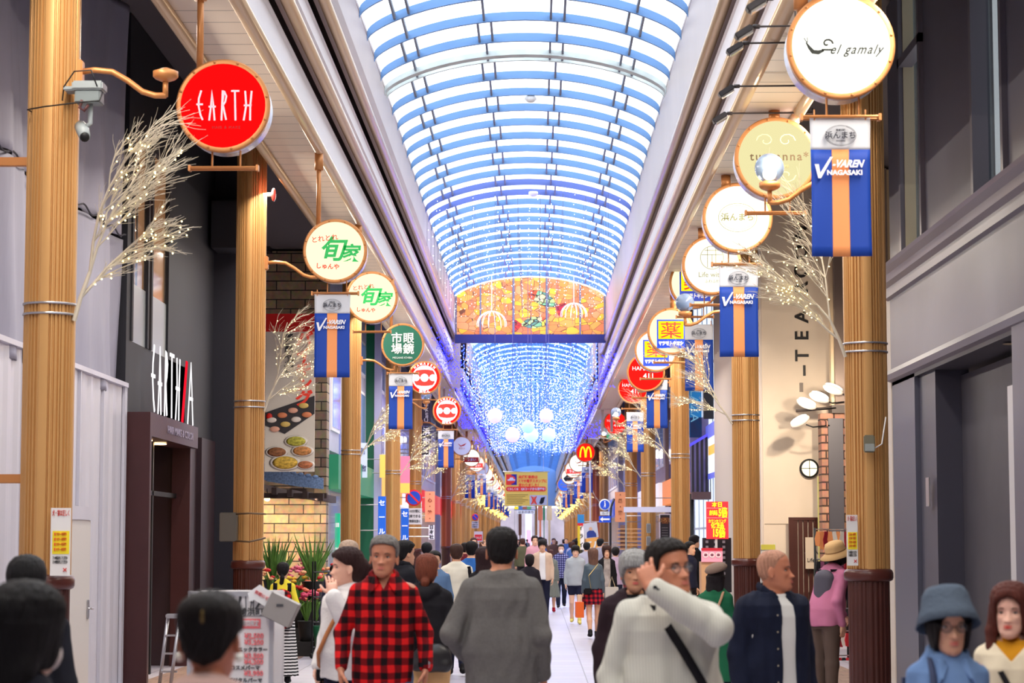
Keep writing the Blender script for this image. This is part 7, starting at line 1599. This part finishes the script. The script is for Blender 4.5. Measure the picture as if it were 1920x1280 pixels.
mb = MB(); band(mb, [(-.095, .06, 1.46), (-.09, -.02, 1.465), (-.072, -.09, 1.425), (-.03, -.145, 1.34), (.03, -.175, 1.24), (.10, -.185, 1.12), (.17, -.165, 1.0), (.21, -.10, .92), (.22, 0, .88)], .019, .004); put(mb.build('strap', BLK, e)); put(MB().box(.20, .30, -.06, .12, .66, .9, .03).build('bag_body', BLK, e))
person('old woman with short grey hair in a dark plum jacket and black top', 1188, 12.8, tz=1038, yaw=8, hair='fringe+volume', hc=(150, 148, 146), sk=(196, 140, 108), fem=True, top=dict(m=cloth((44, 30, 36)), hem=.78, o=.034, waist=.05, flare=.02, open=(.10, .055), inner=cloth((22, 20, 24)), r=(.068, .062, .05), name='jacket', iname='black_top'), bottom=dict(kind='trousers', m=BLK), head=(-6, -4, 0), vox=.007, build=1.15, brows=(110, 100, 96))
person('shaven-headed man in a dark denim jacket over a white shirt, in profile', 1448, 12.0, tz=1031, yaw=28, hair='buzz', hc=(178, 128, 104), sk=(194, 124, 94), top=dict(m=DEN, collar='shirt', hem=.80, o=.034, waist=.03, open=(.055, .045), ox=.01, inner=mat('white tee', (216, 212, 206), .85, var=.03), r=(.068, .062, .05), name='jacket', iname='white_shirt', buttons=mat('button brass', (170, 160, 140), .4, metal=.6), bx=-.075, wr=1.6), bottom=dict(kind='trousers', m=BLK), head=(48, -5, 0), vox=.0055, build=1.12, brows=(90, 76, 70))
def x_hat(root, k):
    F = k['F']; m_ = mat('felt hat slate blue', (84, 94, 108), .95, bump=.3, bscale=60, spec=.1)
    pr = [(.0, .122), (.05, .120), (.080, .110), (.094, .088), (.099, .062), (.103, .04), (.118, .0), (.131, -.040), (.127, -.042), (.113, -.005), (.098, .032), (.092, .06), (.086, .085), (.07, .104), (0, .115)]
    o = MB().lathe(pr, 40, cap=False).build('hat', m_, root); o.matrix_local = F @ Matrix.Translation((0, .016, .034)) @ Matrix.Rotation(-.38, 4, 'X') @ Matrix.Diagonal((1.0, 1.14, 1, 1))
hw = person('older woman in a slate blue bucket hat and glasses with a blue shirt', 1772, 7.9, tz=1116, yaw=8, hair='bob', hc=(26, 20, 20), sk=(214, 158, 130), fem=True, top=dict(m=cloth((106, 134, 178)), collar='shirt', hem=.8, o=.03, waist=.05), bottom=dict(kind='trousers', m=NVY), head=(-2, 4, 0), vox=.0055, glasses=(170, 140, 120), hat=True, extra=x_hat, brows=(120, 96, 84))
e, put = bagroot(hw, (-.08, -.1, 1.3), 'backpack_strap', 'dark blue shoulder strap of the woman in the bucket hat', 'bag'); mb = MB(); band(mb, [(-.085, .04, 1.45), (-.085, -.04, 1.445), (-.095, -.10, 1.38), (-.10, -.135, 1.28), (-.10, -.145, 1.1)], .014, .004); put(mb.build('strap', mat('strap slate', (56, 64, 92), .8), e)); put(MB().box(-.13, .13, .15, .27, 1.0, 1.4, .05).build('bag_body', mat('strap slate', (56, 64, 92)), e))
yw = person('young woman with long brown hair in a cream sweater over a mustard turtleneck', 1893, 9.0, tz=1100, yaw=-14, hair='part+long+sides', hc=(84, 40, 32), sk=(232, 180, 158), fem=True, top=dict(m=cloth((222, 206, 178)), hem=.8, o=.034, waist=.05, wr=1.4, name='sweater', vneck=(.11, .12), inner=cloth((206, 140, 30)), iname='turtleneck'), bottom=dict(kind='trousers', m=BLK), head=(-8, -2, 0), vox=.0055, lip=(214, 60, 50), extra=lambda r, k: SDF().loft([(1.41, 0, -.0, .07, .066), (1.465, 0, -.0, .054, .056)], .01).mesh('turtleneck_collar', cloth((206, 140, 30)), r, h=.006))
e, put = bagroot(yw, (0, -.15, 1.25), 'shoulder_strap', 'black bag strap across the cream sweater of the young woman', 'bag'); mb = MB(); band(mb, [(-.115, .02, 1.44), (-.105, -.06, 1.42), (-.06, -.125, 1.33), (0, -.155, 1.22), (.07, -.165, 1.1), (.13, -.14, 1.0)], .013, .004); put(mb.build('strap', BLK, e)); put(MB().box(.14, .26, -.1, .06, .74, .98, .03).build('bag_body', BLK, e))
def x_bun(root, k):
    for sx in (-1, 1): MB().ball((sx*.084, .018, -.044), .0125, 12, 8, mtx=k['F']).build('earring', mat('pearl', (240, 234, 220), .15, spec=.8), root)
    MB().ball((-.01, .122, .07), 1, 10, 6, (.006, .004, .018), mtx=k['F']).build('hair_pin', mat('gold pin', (130, 106, 66), .3, metal=.7), root)
person('woman from behind with a black updo and pearl earrings in a dusty pink top', 394, 5.5, tz=1120, yaw=172, hair='tied+bun', hc=(24, 18, 18), sk=(190, 120, 92), fem=True, top=dict(m=cloth((190, 156, 148)), hem=.8, o=.03, waist=.05), bottom=dict(kind='trousers', m=NVY), vox=.006, face=False, extra=x_bun, build=1.1)
def x_mask(root, k):
    o = MB().ball((0, 0, 0), 1, 20, 12, (.058, .03, .05)).build('face_mask', mat('white mask', (226, 214, 210), .7), root); o.matrix_local = k['F'] @ Matrix.Translation((0, -.078, -.055))
person('woman from behind with long black hair and a white mask, bottom left corner', 42, 5.7, tz=1112, yaw=146, hair='bob+long+volume', hc=(20, 17, 19), sk=(222, 176, 150), fem=True, top=dict(m=cloth((20, 20, 30)), hem=.8, o=.03, waist=.05), bottom=dict(kind='trousers', m=BLK), vox=.007, face=True, extra=x_mask, build=1.05)
person('person with short black hair by the nearest left column, head only in view', 50, 9.6, tz=1046, yaw=180, hair='short+volume', hc=(22, 20, 22), top=dict(m=cloth((30, 30, 38)), hem=.8), bottom=dict(kind='trousers', m=BLK), vox=.010, face=False)
ww_arm = dict(e=(.17, -.16, 1.17), w=(.07, -.225, 1.40), d=(-.25, .12, 1), n=(-.8, .6, .2), s=(-.4, -.5, .5), curl=.4, cs=(.15, .25, .35, .45))
ww = person('woman in a white sweatshirt with dark ponytail, hand at her cheek', 654, 13.6, tz=1030, yaw=-38, hair='tied+pony+puff', hc=(46, 26, 26), sk=(232, 180, 156), fem=True, top=dict(m=mat('white fleece', (226, 222, 220), .95, bump=.2, bscale=60, var=.03), hem=.86, o=.036, waist=.055, r=(.074, .072, .056), wr=1.8, name='sweatshirt'), bottom=dict(kind='trousers', m=NVY), arms=(dict(e=(-.24, .06, 1.12), w=(-.245, -.02, .93), d=(0, -.1, -1), n=(1, 0, 0), s=(0, -1, 0), curl=.6), ww_arm), head=(-38, -2, 0), vox=.006, build=1.1)
e, put = bagroot(ww, (-.02, -.16, 1.2), 'crossbody_bag', 'brown strap of a bag across the white sweatshirt', 'bag'); mb = MB(); band(mb, [(.10, .0, 1.44), (.09, -.08, 1.40), (.04, -.15, 1.28), (-.03, -.175, 1.15), (-.11, -.17, 1.02), (-.17, -.10, .93)], .014, .004); put(mb.build('strap', mat('tan strap', (186, 116, 66), .6), e)); put(MB().box(-.26, -.16, -.06, .12, .72, .94, .03).build('bag_body', BLK, e))
e, put = bagroot(ww, (-.245, -.03, .7), 'plastic_bag', 'white plastic shopping bag in the lower hand of the sweatshirt woman', 'bag'); put(MB().box(-.30, -.19, -.17, .12, .42, .72, .03).build('bag_body', mat('thin white plastic', (222, 224, 230), .4), e)); put(MB().tube([(-.245, -.1, .72), (-.245, -.04, .84), (-.245, .05, .72)], .006).build('handle', mat('thin white plastic', (222, 224, 230)), e))
person('bald man in dark navy behind the white sweatshirt woman', 652, 17.5, tz=1012, yaw=150, hair='buzz', hc=(176, 150, 130), sk=(206, 160, 130), top=dict(m=NVY, hem=.8), bottom=dict(kind='trousers', m=BLK), vox=.011)
hd = person('woman from behind with auburn ponytail in a black hoodie and beige trousers', 800, 15.6, tz=1042, yaw=176, hair='tied+lowtail+puff', hc=(104, 52, 36), fem=True, sk=(216, 160, 130), top=dict(m=BLK, hem=.86, o=.036, collar='hood', r=(.07, .066, .05), name='hoodie', waist=.05), bottom=dict(kind='trousers', m=cloth((198, 156, 108)), w=1.15), vox=.009, face=False, arms=('bent', 'bent'), legs='walk_l', build=1.15)
e, put = bagroot(hd, (.05, .16, .9), 'shoulder_bag', 'black leather bag against the beige trousers of the hoodie woman', 'bag'); put(SDF().ell((-.06, .17, .93), (.15, .06, .10), .01).cone((-.17, .17, .86), (.05, .17, .86), .05, .05, .03).wrinkle(.004, 20, 2).mesh('bag_body', mat('black leather', (34, 32, 34), .35), e, h=.01)); mb = MB(); band(mb, [(.05, .17, 1.0), (.12, .16, 1.2), (.14, .09, 1.42)], .012, .004); put(mb.build('strap', BLK, e))
wb = person('man in a black jacket with a thin strap, profile, beside the plaid shirt man', 757, 21, tz=1015, yaw=125, hair='short', hc=(22, 20, 22), sk=(214, 160, 130), top=dict(m=cloth((28, 28, 34)), hem=.8, o=.03, collar='shirt'), bottom=dict(kind='trousers', m=BLK), vox=.012)
def x_beret(root, k):
    m_ = mat('beret brown', (126, 104, 90), .95, bump=.3, bscale=80); o = MB().lathe([(0, .062), (.05, .058), (.10, .038), (.122, .008), (.115, -.012), (.095, -.022), (.0, -.02)], 32).build('beret', m_, root); o.matrix_local = k['F'] @ Matrix.Translation((-.01, .03, .095)) @ Matrix.Rotation(.22, 4, 'Y') @ Matrix.Rotation(-.25, 4, 'X')
gb = person('woman from behind in a brown beret and dark green coat', 1341, 19.5, tz=1062, yaw=160, hair='bob+long', hc=(28, 22, 24), fem=True, sk=(224, 176, 150), top=dict(m=cloth((30, 92, 62)), hem=.5, o=.04, waist=.07, flare=.05, name='coat'), bottom=dict(kind='trousers', m=NVY), vox=.010, hat=True, extra=x_beret, build=1.05)
e, put = bagroot(gb, (0, .15, 1.2), 'shoulder_bag', 'tan bag with a tan strap on the back of the green coat woman', 'bag'); mb = MB(); band(mb, [(-.10, .06, 1.44), (-.10, .13, 1.38), (-.06, .17, 1.25), (.02, .185, 1.1)], .013, .004); put(mb.build('strap', mat('tan strap 2', (170, 130, 100), .7), e)); put(MB().box(-.06, .16, .17, .27, .78, 1.12, .04).build('bag_body', mat('tan leather', (156, 110, 70), .6), e))
def x_tan(root, k):
    m_ = mat('tan hat', (196, 158, 108), .9); o = MB().lathe([(0, .135), (.05, .132), (.078, .118), (.088, .085), (.09, .04), (.10, .02), (.145, -.012), (.142, -.018), (.098, .01), (.085, .03), (.082, .08), (0, .12)], 36, cap=False).build('hat', m_, root); o.matrix_local = k['F'] @ Matrix.Translation((0, .01, .01)) @ Matrix.Diagonal((1.08, 1.22, 1.0, 1)); MB().lathe([(.0925, .022), (.0925, .045)], 32, cap=False).build('hat_band', mat('hat band brown', (150, 110, 70), .8), root).matrix_local = k['F'] @ Matrix.Translation((0, .01, .01)) @ Matrix.Diagonal((1.09, 1.23, 1.0, 1))
pw_ = person('person in a tan hat and mauve pink jacket leaning towards the racks', 1545, 21.5, h=1.62, yaw=130, hair='bob', hc=(30, 24, 24), fem=True, sk=(220, 170, 140), top=dict(m=cloth((186, 112, 142)), hem=.86, o=.035, waist=.05, r=(.066, .06, .046), name='jacket'), bottom=dict(kind='trousers', m=cloth((88, 72, 64))), vox=.010, hat=True, extra=x_tan, lean=-.17, head=(0, -18, 0), arms=('down', dict(e=(.18, -.30, 1.10), w=(.14, -.44, .95), d=(0, -.7, -.7), n=(0, 0, -1), s=(-1, 0, 0))), build=1.1)
e, put = bagroot(pw_, (0, .02, 1.25), 'backpack', 'dark grey backpack on the back of the mauve jacket person', 'backpack'); put(SDF().cone((0, .02, 1.05), (0, -.0, 1.33), .10, .10, .03, (.8, 1.2, 1)).mesh('bag_body', mat('backpack grey', (72, 68, 80), .7), e, h=.012)); mb = MB()
for sx in (-1, 1): band(mb, [(sx*.09, -.0, 1.42), (sx*.11, -.12, 1.43), (sx*.12, -.24, 1.3), (sx*.12, -.18, 1.12)], .016, .005)
put(mb.build('straps', mat('backpack grey', (72, 68, 80)), e))
# girl at the flower shop
sk_ = stripes_mat('black and white stripes', (226, 222, 220), (28, 26, 30), .045, 'Z', .5, .85)
kg = person('girl from behind in a yellow and black top and striped long skirt by the flowers', 531, 25.5, tz=1056, yaw=182, hair='tied+lowtail', hc=(24, 20, 22), fem=True, top=dict(m=cloth((226, 206, 60)), hem=.95, o=.02), bottom=dict(kind='long_skirt', m=sk_, z=.12, flare=.07), vox=.012, face=False, arms=('bent', 'bent'))
e, put = bagroot(kg, (0, .18, 1.1), 'backpack', 'red and black plaid backpack on the girl by the flowers', 'backpack'); put(SDF().cone((0, .20, .90), (0, .19, 1.22), .13, .12, .03, (.82, 1.25, 1)).mesh('bag_body', plaid_mat('backpack plaid', (210, 30, 30), (110, 14, 18), (24, 10, 14), .075), e, h=.012)); put(MB().box(-.15, .15, .1, .26, .78, .86, .03).build('base_panel', BLK, e)); mb = MB()
for sx in (-1, 1): band(mb, [(sx*.10, .12, 1.30), (sx*.10, .08, 1.42), (sx*.10, -.04, 1.43), (sx*.11, -.12, 1.3)], .03, .006)
put(mb.build('straps', BLK, e))
# ---------------------------------------------------------------- middle distance
wc = person('balding man from behind in an off-white cardigan carrying a black bag', 856, 27, tz=1021, yaw=184, hair='short', hc=(66, 44, 38), sk=(206, 150, 120), top=dict(m=cloth((222, 214, 196)), hem=.9, o=.026, name='cardigan'), bottom=dict(kind='trousers', m=NVY), vox=.013, face=False, legs='walk_r')
e, put = bagroot(wc, (-.2, .05, 1.1), 'tote_bag', 'black tote bag on the shoulder of the off-white cardigan man', 'bag'); put(MB().box(-.25, -.14, -.05, .22, .92, 1.22, .04).build('bag_body', BLK, e)); mb = MB(); band(mb, [(-.19, .1, 1.2), (-.16, .06, 1.42), (-.17, -.05, 1.3)], .022, .005); put(mb.build('strap', BLK, e))
person('man from behind in a blue jacket raising one arm', 884, 30, tz=1016, yaw=178, hair='short', hc=(22, 20, 22), top=dict(m=cloth((50, 100, 170)), hem=.85), bottom=dict(kind='trousers', m=NVY), vox=.014, face=False, arms=(dict(e=(-.24, -.14, 1.38), w=(-.20, -.25, 1.60), d=(0, 0, 1), n=(0, -1, 0), s=(1, 0, 0)), 'down'))
person('woman from behind with very long dark brown hair and black coat', 907, 24, tz=1030, yaw=180, hair='bob+vlong', hc=(44, 26, 28), fem=True, top=dict(m=BLK, hem=.7, o=.03, flare=.03), bottom=dict(kind='trousers', m=BLK), vox=.013, face=False)
person('man in sunglasses and a denim shirt facing the camera, behind the auburn ponytail', 815, 26, tz=1034, yaw=0, hair='short', hc=(24, 22, 22), top=dict(m=cloth((90, 116, 150))), bottom=dict(kind='trousers', m=NVY), vox=.014, glasses=(20, 20, 20))
dk = person('woman from behind in a black coat with a pink bag, right of the grey sweater', 993, 35, tz=1040, yaw=180, hair='tied+puff', hc=(30, 24, 26), fem=True, top=dict(m=cloth((40, 36, 44)), hem=.78, o=.03), bottom=dict(kind='trousers', m=BLK), vox=.015, face=False, build=1.1)
e, put = bagroot(dk, (.16, .1, 1.1), 'shoulder_bag', 'dusty pink leather bag on the black coat woman', 'bag'); put(MB().box(.12, .2, -.08, .16, .98, 1.24, .03).build('bag_body', mat('pink brown leather', (176, 110, 104), .5), e)); mb = MB(); band(mb, [(.15, .06, 1.22), (.14, .04, 1.42), (.16, -.02, 1.25)], .012, .004); put(mb.build('strap', mat('pink brown leather', (176, 110, 104)), e))
person('woman from behind in a long grey green coat and red shoes', 1032, 50.5, tz=1031, yaw=176, hair='tied+puff', hc=(70, 36, 34), fem=True, top=dict(m=cloth((112, 114, 106)), hem=.88, o=.035, waist=.05, name='coat_top'), bottom=dict(kind='coat', m=cloth((112, 114, 106)), z=.42, flare=.10, name='coat_skirt'), vox=.016, face=False, legs='walk_l', shoes=(176, 24, 44), build=1.1)
hb = person('boy in a light grey hoodie and dark shorts walking towards the camera', 1079, 43.5, tz=1024, yaw=0, hair='fringe', hc=(26, 22, 24), top=dict(m=cloth((172, 178, 186)), collar='hood', hem=.84, o=.03, waist=.04, name='hoodie'), bottom=dict(kind='shorts', m=cloth((30, 32, 56))), vox=.015, legs='walk_r', shoes=(226, 210, 120), sk=(236, 190, 166))
lg = person('woman from behind in a blue grey leather jacket and red plaid skirt', 1112, 37.2, tz=1030, yaw=184, hair='bob+long', hc=(108, 78, 66), fem=True, top=dict(m=mat('blue grey leather', (78, 92, 104), .4), hem=.94, o=.026, name='jacket'), bottom=dict(kind='skirt', m=REDP2, z=.66, flare=.05), vox=.014, face=False, legs='walk_l', shoes=(24, 22, 26), arms=('down', 'down'))
e, put = bagroot(lg, (.27, .02, .6), 'shopping_bag', 'orange paper shopping bag in the hand of the leather jacket woman', 'bag'); put(MB().box(.19, .34, -.16, .12, .40, .70, .006).build('bag_body', mat('orange paper', (240, 106, 40), .5), e)); put(MB().tube([(.25, -.08, .70), (.24, -.03, .84), (.25, .05, .70)], .006, 5).tube([(.29, -.08, .70), (.28, -.03, .84), (.29, .05, .70)], .006, 5).build('handle', mat('cream cord', (226, 200, 160), .6), e))
e, put = bagroot(lg, (.2, .1, .9), 'handbag', 'small black quilted handbag at the hip of the leather jacket woman', 'bag'); put(MB().box(.04, .20, .13, .20, .84, .96, .02).build('bag_body', BLK, e)); mb = MB(); mb.tube([(.06, .165, .96), (.10, .15, 1.2), (-.08, .12, 1.42)], .006, 5); put(mb.build('strap', mat('gold chain', (200, 180, 120), .3, metal=.7), e))
def x_mask2(root, k):
    o = MB().ball((0, 0, 0), 1, 14, 8, (.056, .03, .045)).build('face_mask', mat('white mask', (226, 214, 210)), root); o.matrix_local = k['F'] @ Matrix.Translation((0, -.076, -.055))
person('man in a white face mask and blue plaid shirt walking towards the camera', 1052, 54, tz=1021, yaw=0, hair='short', hc=(28, 24, 26), top=dict(m=BLP, hem=.8, o=.03), bottom=dict(kind='trousers', m=NVY), vox=.016, extra=x_mask2, legs='walk_l', sk=(226, 180, 160))
person('young man with bushy black hair in a beige jacket over a white tee', 1017, 46, tz=1013, yaw=0, hair='fringe+volume', hc=(26, 22, 24), top=dict(m=cloth((212, 184, 162)), hem=.84, open=(.07, .06), inner=cloth((232, 230, 232)), name='jacket', iname='tee'), bottom=dict(kind='trousers', m=NVY), vox=.015)
mp = person('woman from behind in a mauve tee and dark trousers holding a white leaflet', 1154, 45, tz=1026, yaw=178, hair='short+volume', hc=(28, 24, 26), fem=True, top=dict(m=cloth((190, 166, 190)), sleeve=.4, hem=.84, o=.026), bottom=dict(kind='trousers', m=NVY, w=.9), vox=.015, face=False, arms=('down', 'phone'), legs='walk_r')
person('woman in a black coat with a patterned blouse beside the leather jacket woman', 1137, 41.5, tz=1024, yaw=4, hair='bob', hc=(60, 36, 34), fem=True, top=dict(m=BLK, hem=.6, o=.03, flare=.04, open=(.08, .06), inner=cloth((150, 140, 136), var=.6)), bottom=dict(kind='trousers', m=BLK), vox=.015)
e = empty('shopping_bag', (PX(1147, 41), 41, .42), 'pale beige shopping bag beside the woman in the black coat', 'bag'); MB().box(-.12, .12, -.06, .06, 0, .36, .006).build('bag_body', mat('beige paper', (206, 196, 184), .6), e); MB().tube([(-.06, 0, .36), (0, 0, .55), (.06, 0, .36)], .006, 5).build('handle', mat('cream cord', (226, 200, 160)), e)
person('person with black hair in a pale grey top behind the grey hoodie boy', 1100, 52, tz=1017, yaw=178, hair='short+volume', hc=(22, 20, 24), top=dict(m=cloth((180, 176, 190))), bottom=dict(kind='trousers', m=NVY), vox=.017, face=False)
person('man with short black hair by the pedestrian sign', 1125, 55, tz=1010, yaw=150, hair='short', hc=(22, 20, 24), top=dict(m=cloth((150, 146, 160))), bottom=dict(kind='trousers', m=NVY), vox=.017)
person('shop assistant in dark blue beside the cosmetics poster', 1292, 38, tz=1016, yaw=60, hair='short', hc=(20, 18, 20), top=dict(m=NVY), bottom=dict(kind='trousers', m=BLK), vox=.016)
person('person with black hair behind the shop assistant by the dark shelf unit', 1301, 43, tz=1004, yaw=120, hair='short+volume', hc=(18, 16, 20), top=dict(m=BLK), bottom=dict(kind='trousers', m=BLK), vox=.016)
person('person in dark red sweater right of the grey-haired old woman', 1190, 40, tz=1028, yaw=20, hair='fringe', hc=(44, 28, 28), top=dict(m=cloth((110, 40, 50))), bottom=dict(kind='trousers', m=BLK), vox=.016)
person('woman in a navy top standing at the flower shop behind the bald man', 627, 34.5, tz=1060, yaw=90, hair='tied', hc=(26, 22, 24), fem=True, top=dict(m=NVY), bottom=dict(kind='trousers', m=BLK), vox=.015)
person('person in a cap and dark jacket left of the off-white cardigan', 800, 36, tz=1018, yaw=170, hair='short+volume', hc=(26, 26, 34), top=dict(m=cloth((40, 40, 52))), bottom=dict(kind='trousers', m=BLK), vox=.016, face=False)
person('person in a maroon top behind the blue jacket man', 872, 42, tz=1018, yaw=180, hair='short', hc=(30, 24, 26), top=dict(m=cloth((100, 34, 44))), bottom=dict(kind='trousers', m=BLK), vox=.017, face=False)
# ---------------------------------------------------------------- far crowd
rnd = random.Random(12); TOPS = [('black', (30, 28, 32)), ('navy', (34, 38, 66)), ('grey', (120, 118, 122)), ('white', (216, 212, 212)), ('beige', (196, 176, 150)), ('maroon', (110, 40, 48)), ('blue', (70, 100, 160)), ('olive', (90, 90, 66)), ('pink', (206, 150, 160)), ('brown', (110, 80, 64))]
spots = []
rowsY = [58, 62, 66, 70, 75, 80, 86, 92, 98, 105, 112, 120, 129, 138, 148, 160, 172, 186]
for Y in rowsY:
    n = 3 if Y < 80 else 4
    for j in range(n):
        X = -2.4+4.5*(j+.5)/n+rnd.uniform(-.35, .35)
        if Y < 66 and X > .5: continue
        spots.append((X, Y+rnd.uniform(-1.5, 1.5)))
lab = {}
for i, (X, Y) in enumerate(sorted(spots, key=lambda q: q[1])):
    tn, tc = TOPS[rnd.randrange(len(TOPS))]; fem = rnd.random() < .5; away = rnd.random() < .6; h = rnd.uniform(1.52, 1.64) if fem else rnd.uniform(1.62, 1.76)
    hr = rnd.choice(['bob', 'bob+long', 'tied+puff', 'fringe']) if fem else rnd.choice(['short', 'short+volume', 'receding']); lo = rnd.choice(['trousers', 'trousers', 'skirt']) if fem else 'trousers'
    px = 1005+X/Y*FPX; key = (tn, away, lo); lab[key] = lab.get(key, -1)+1
    side = 'left' if X < -.9 else 'right' if X > .6 else 'middle'
    lb = 'distant %s in a %s top%s, %s of crowd, %s nearest such' % ('walker from behind' if away else 'walker facing us', tn, ' and skirt' if lo == 'skirt' else '', side, ordinal(lab[key]))
    person(lb, px, Y, h=h, yaw=(180 if away else 0)+rnd.uniform(-15, 15), hair=hr, hc=rnd.choice([(24, 20, 22), (40, 26, 24), (70, 44, 36)]), fem=fem, top=dict(m=cloth(tc), wr=0), bottom=dict(kind=lo, m=rnd.choice([BLK, NVY, cloth((120, 110, 100))])), vox=.022 if Y < 90 else .028, face=(not away and Y < 90), group='far crowd down the street', legs=rnd.choice(['walk_l', 'walk_r', 'stand']), shoes=(30, 28, 30))
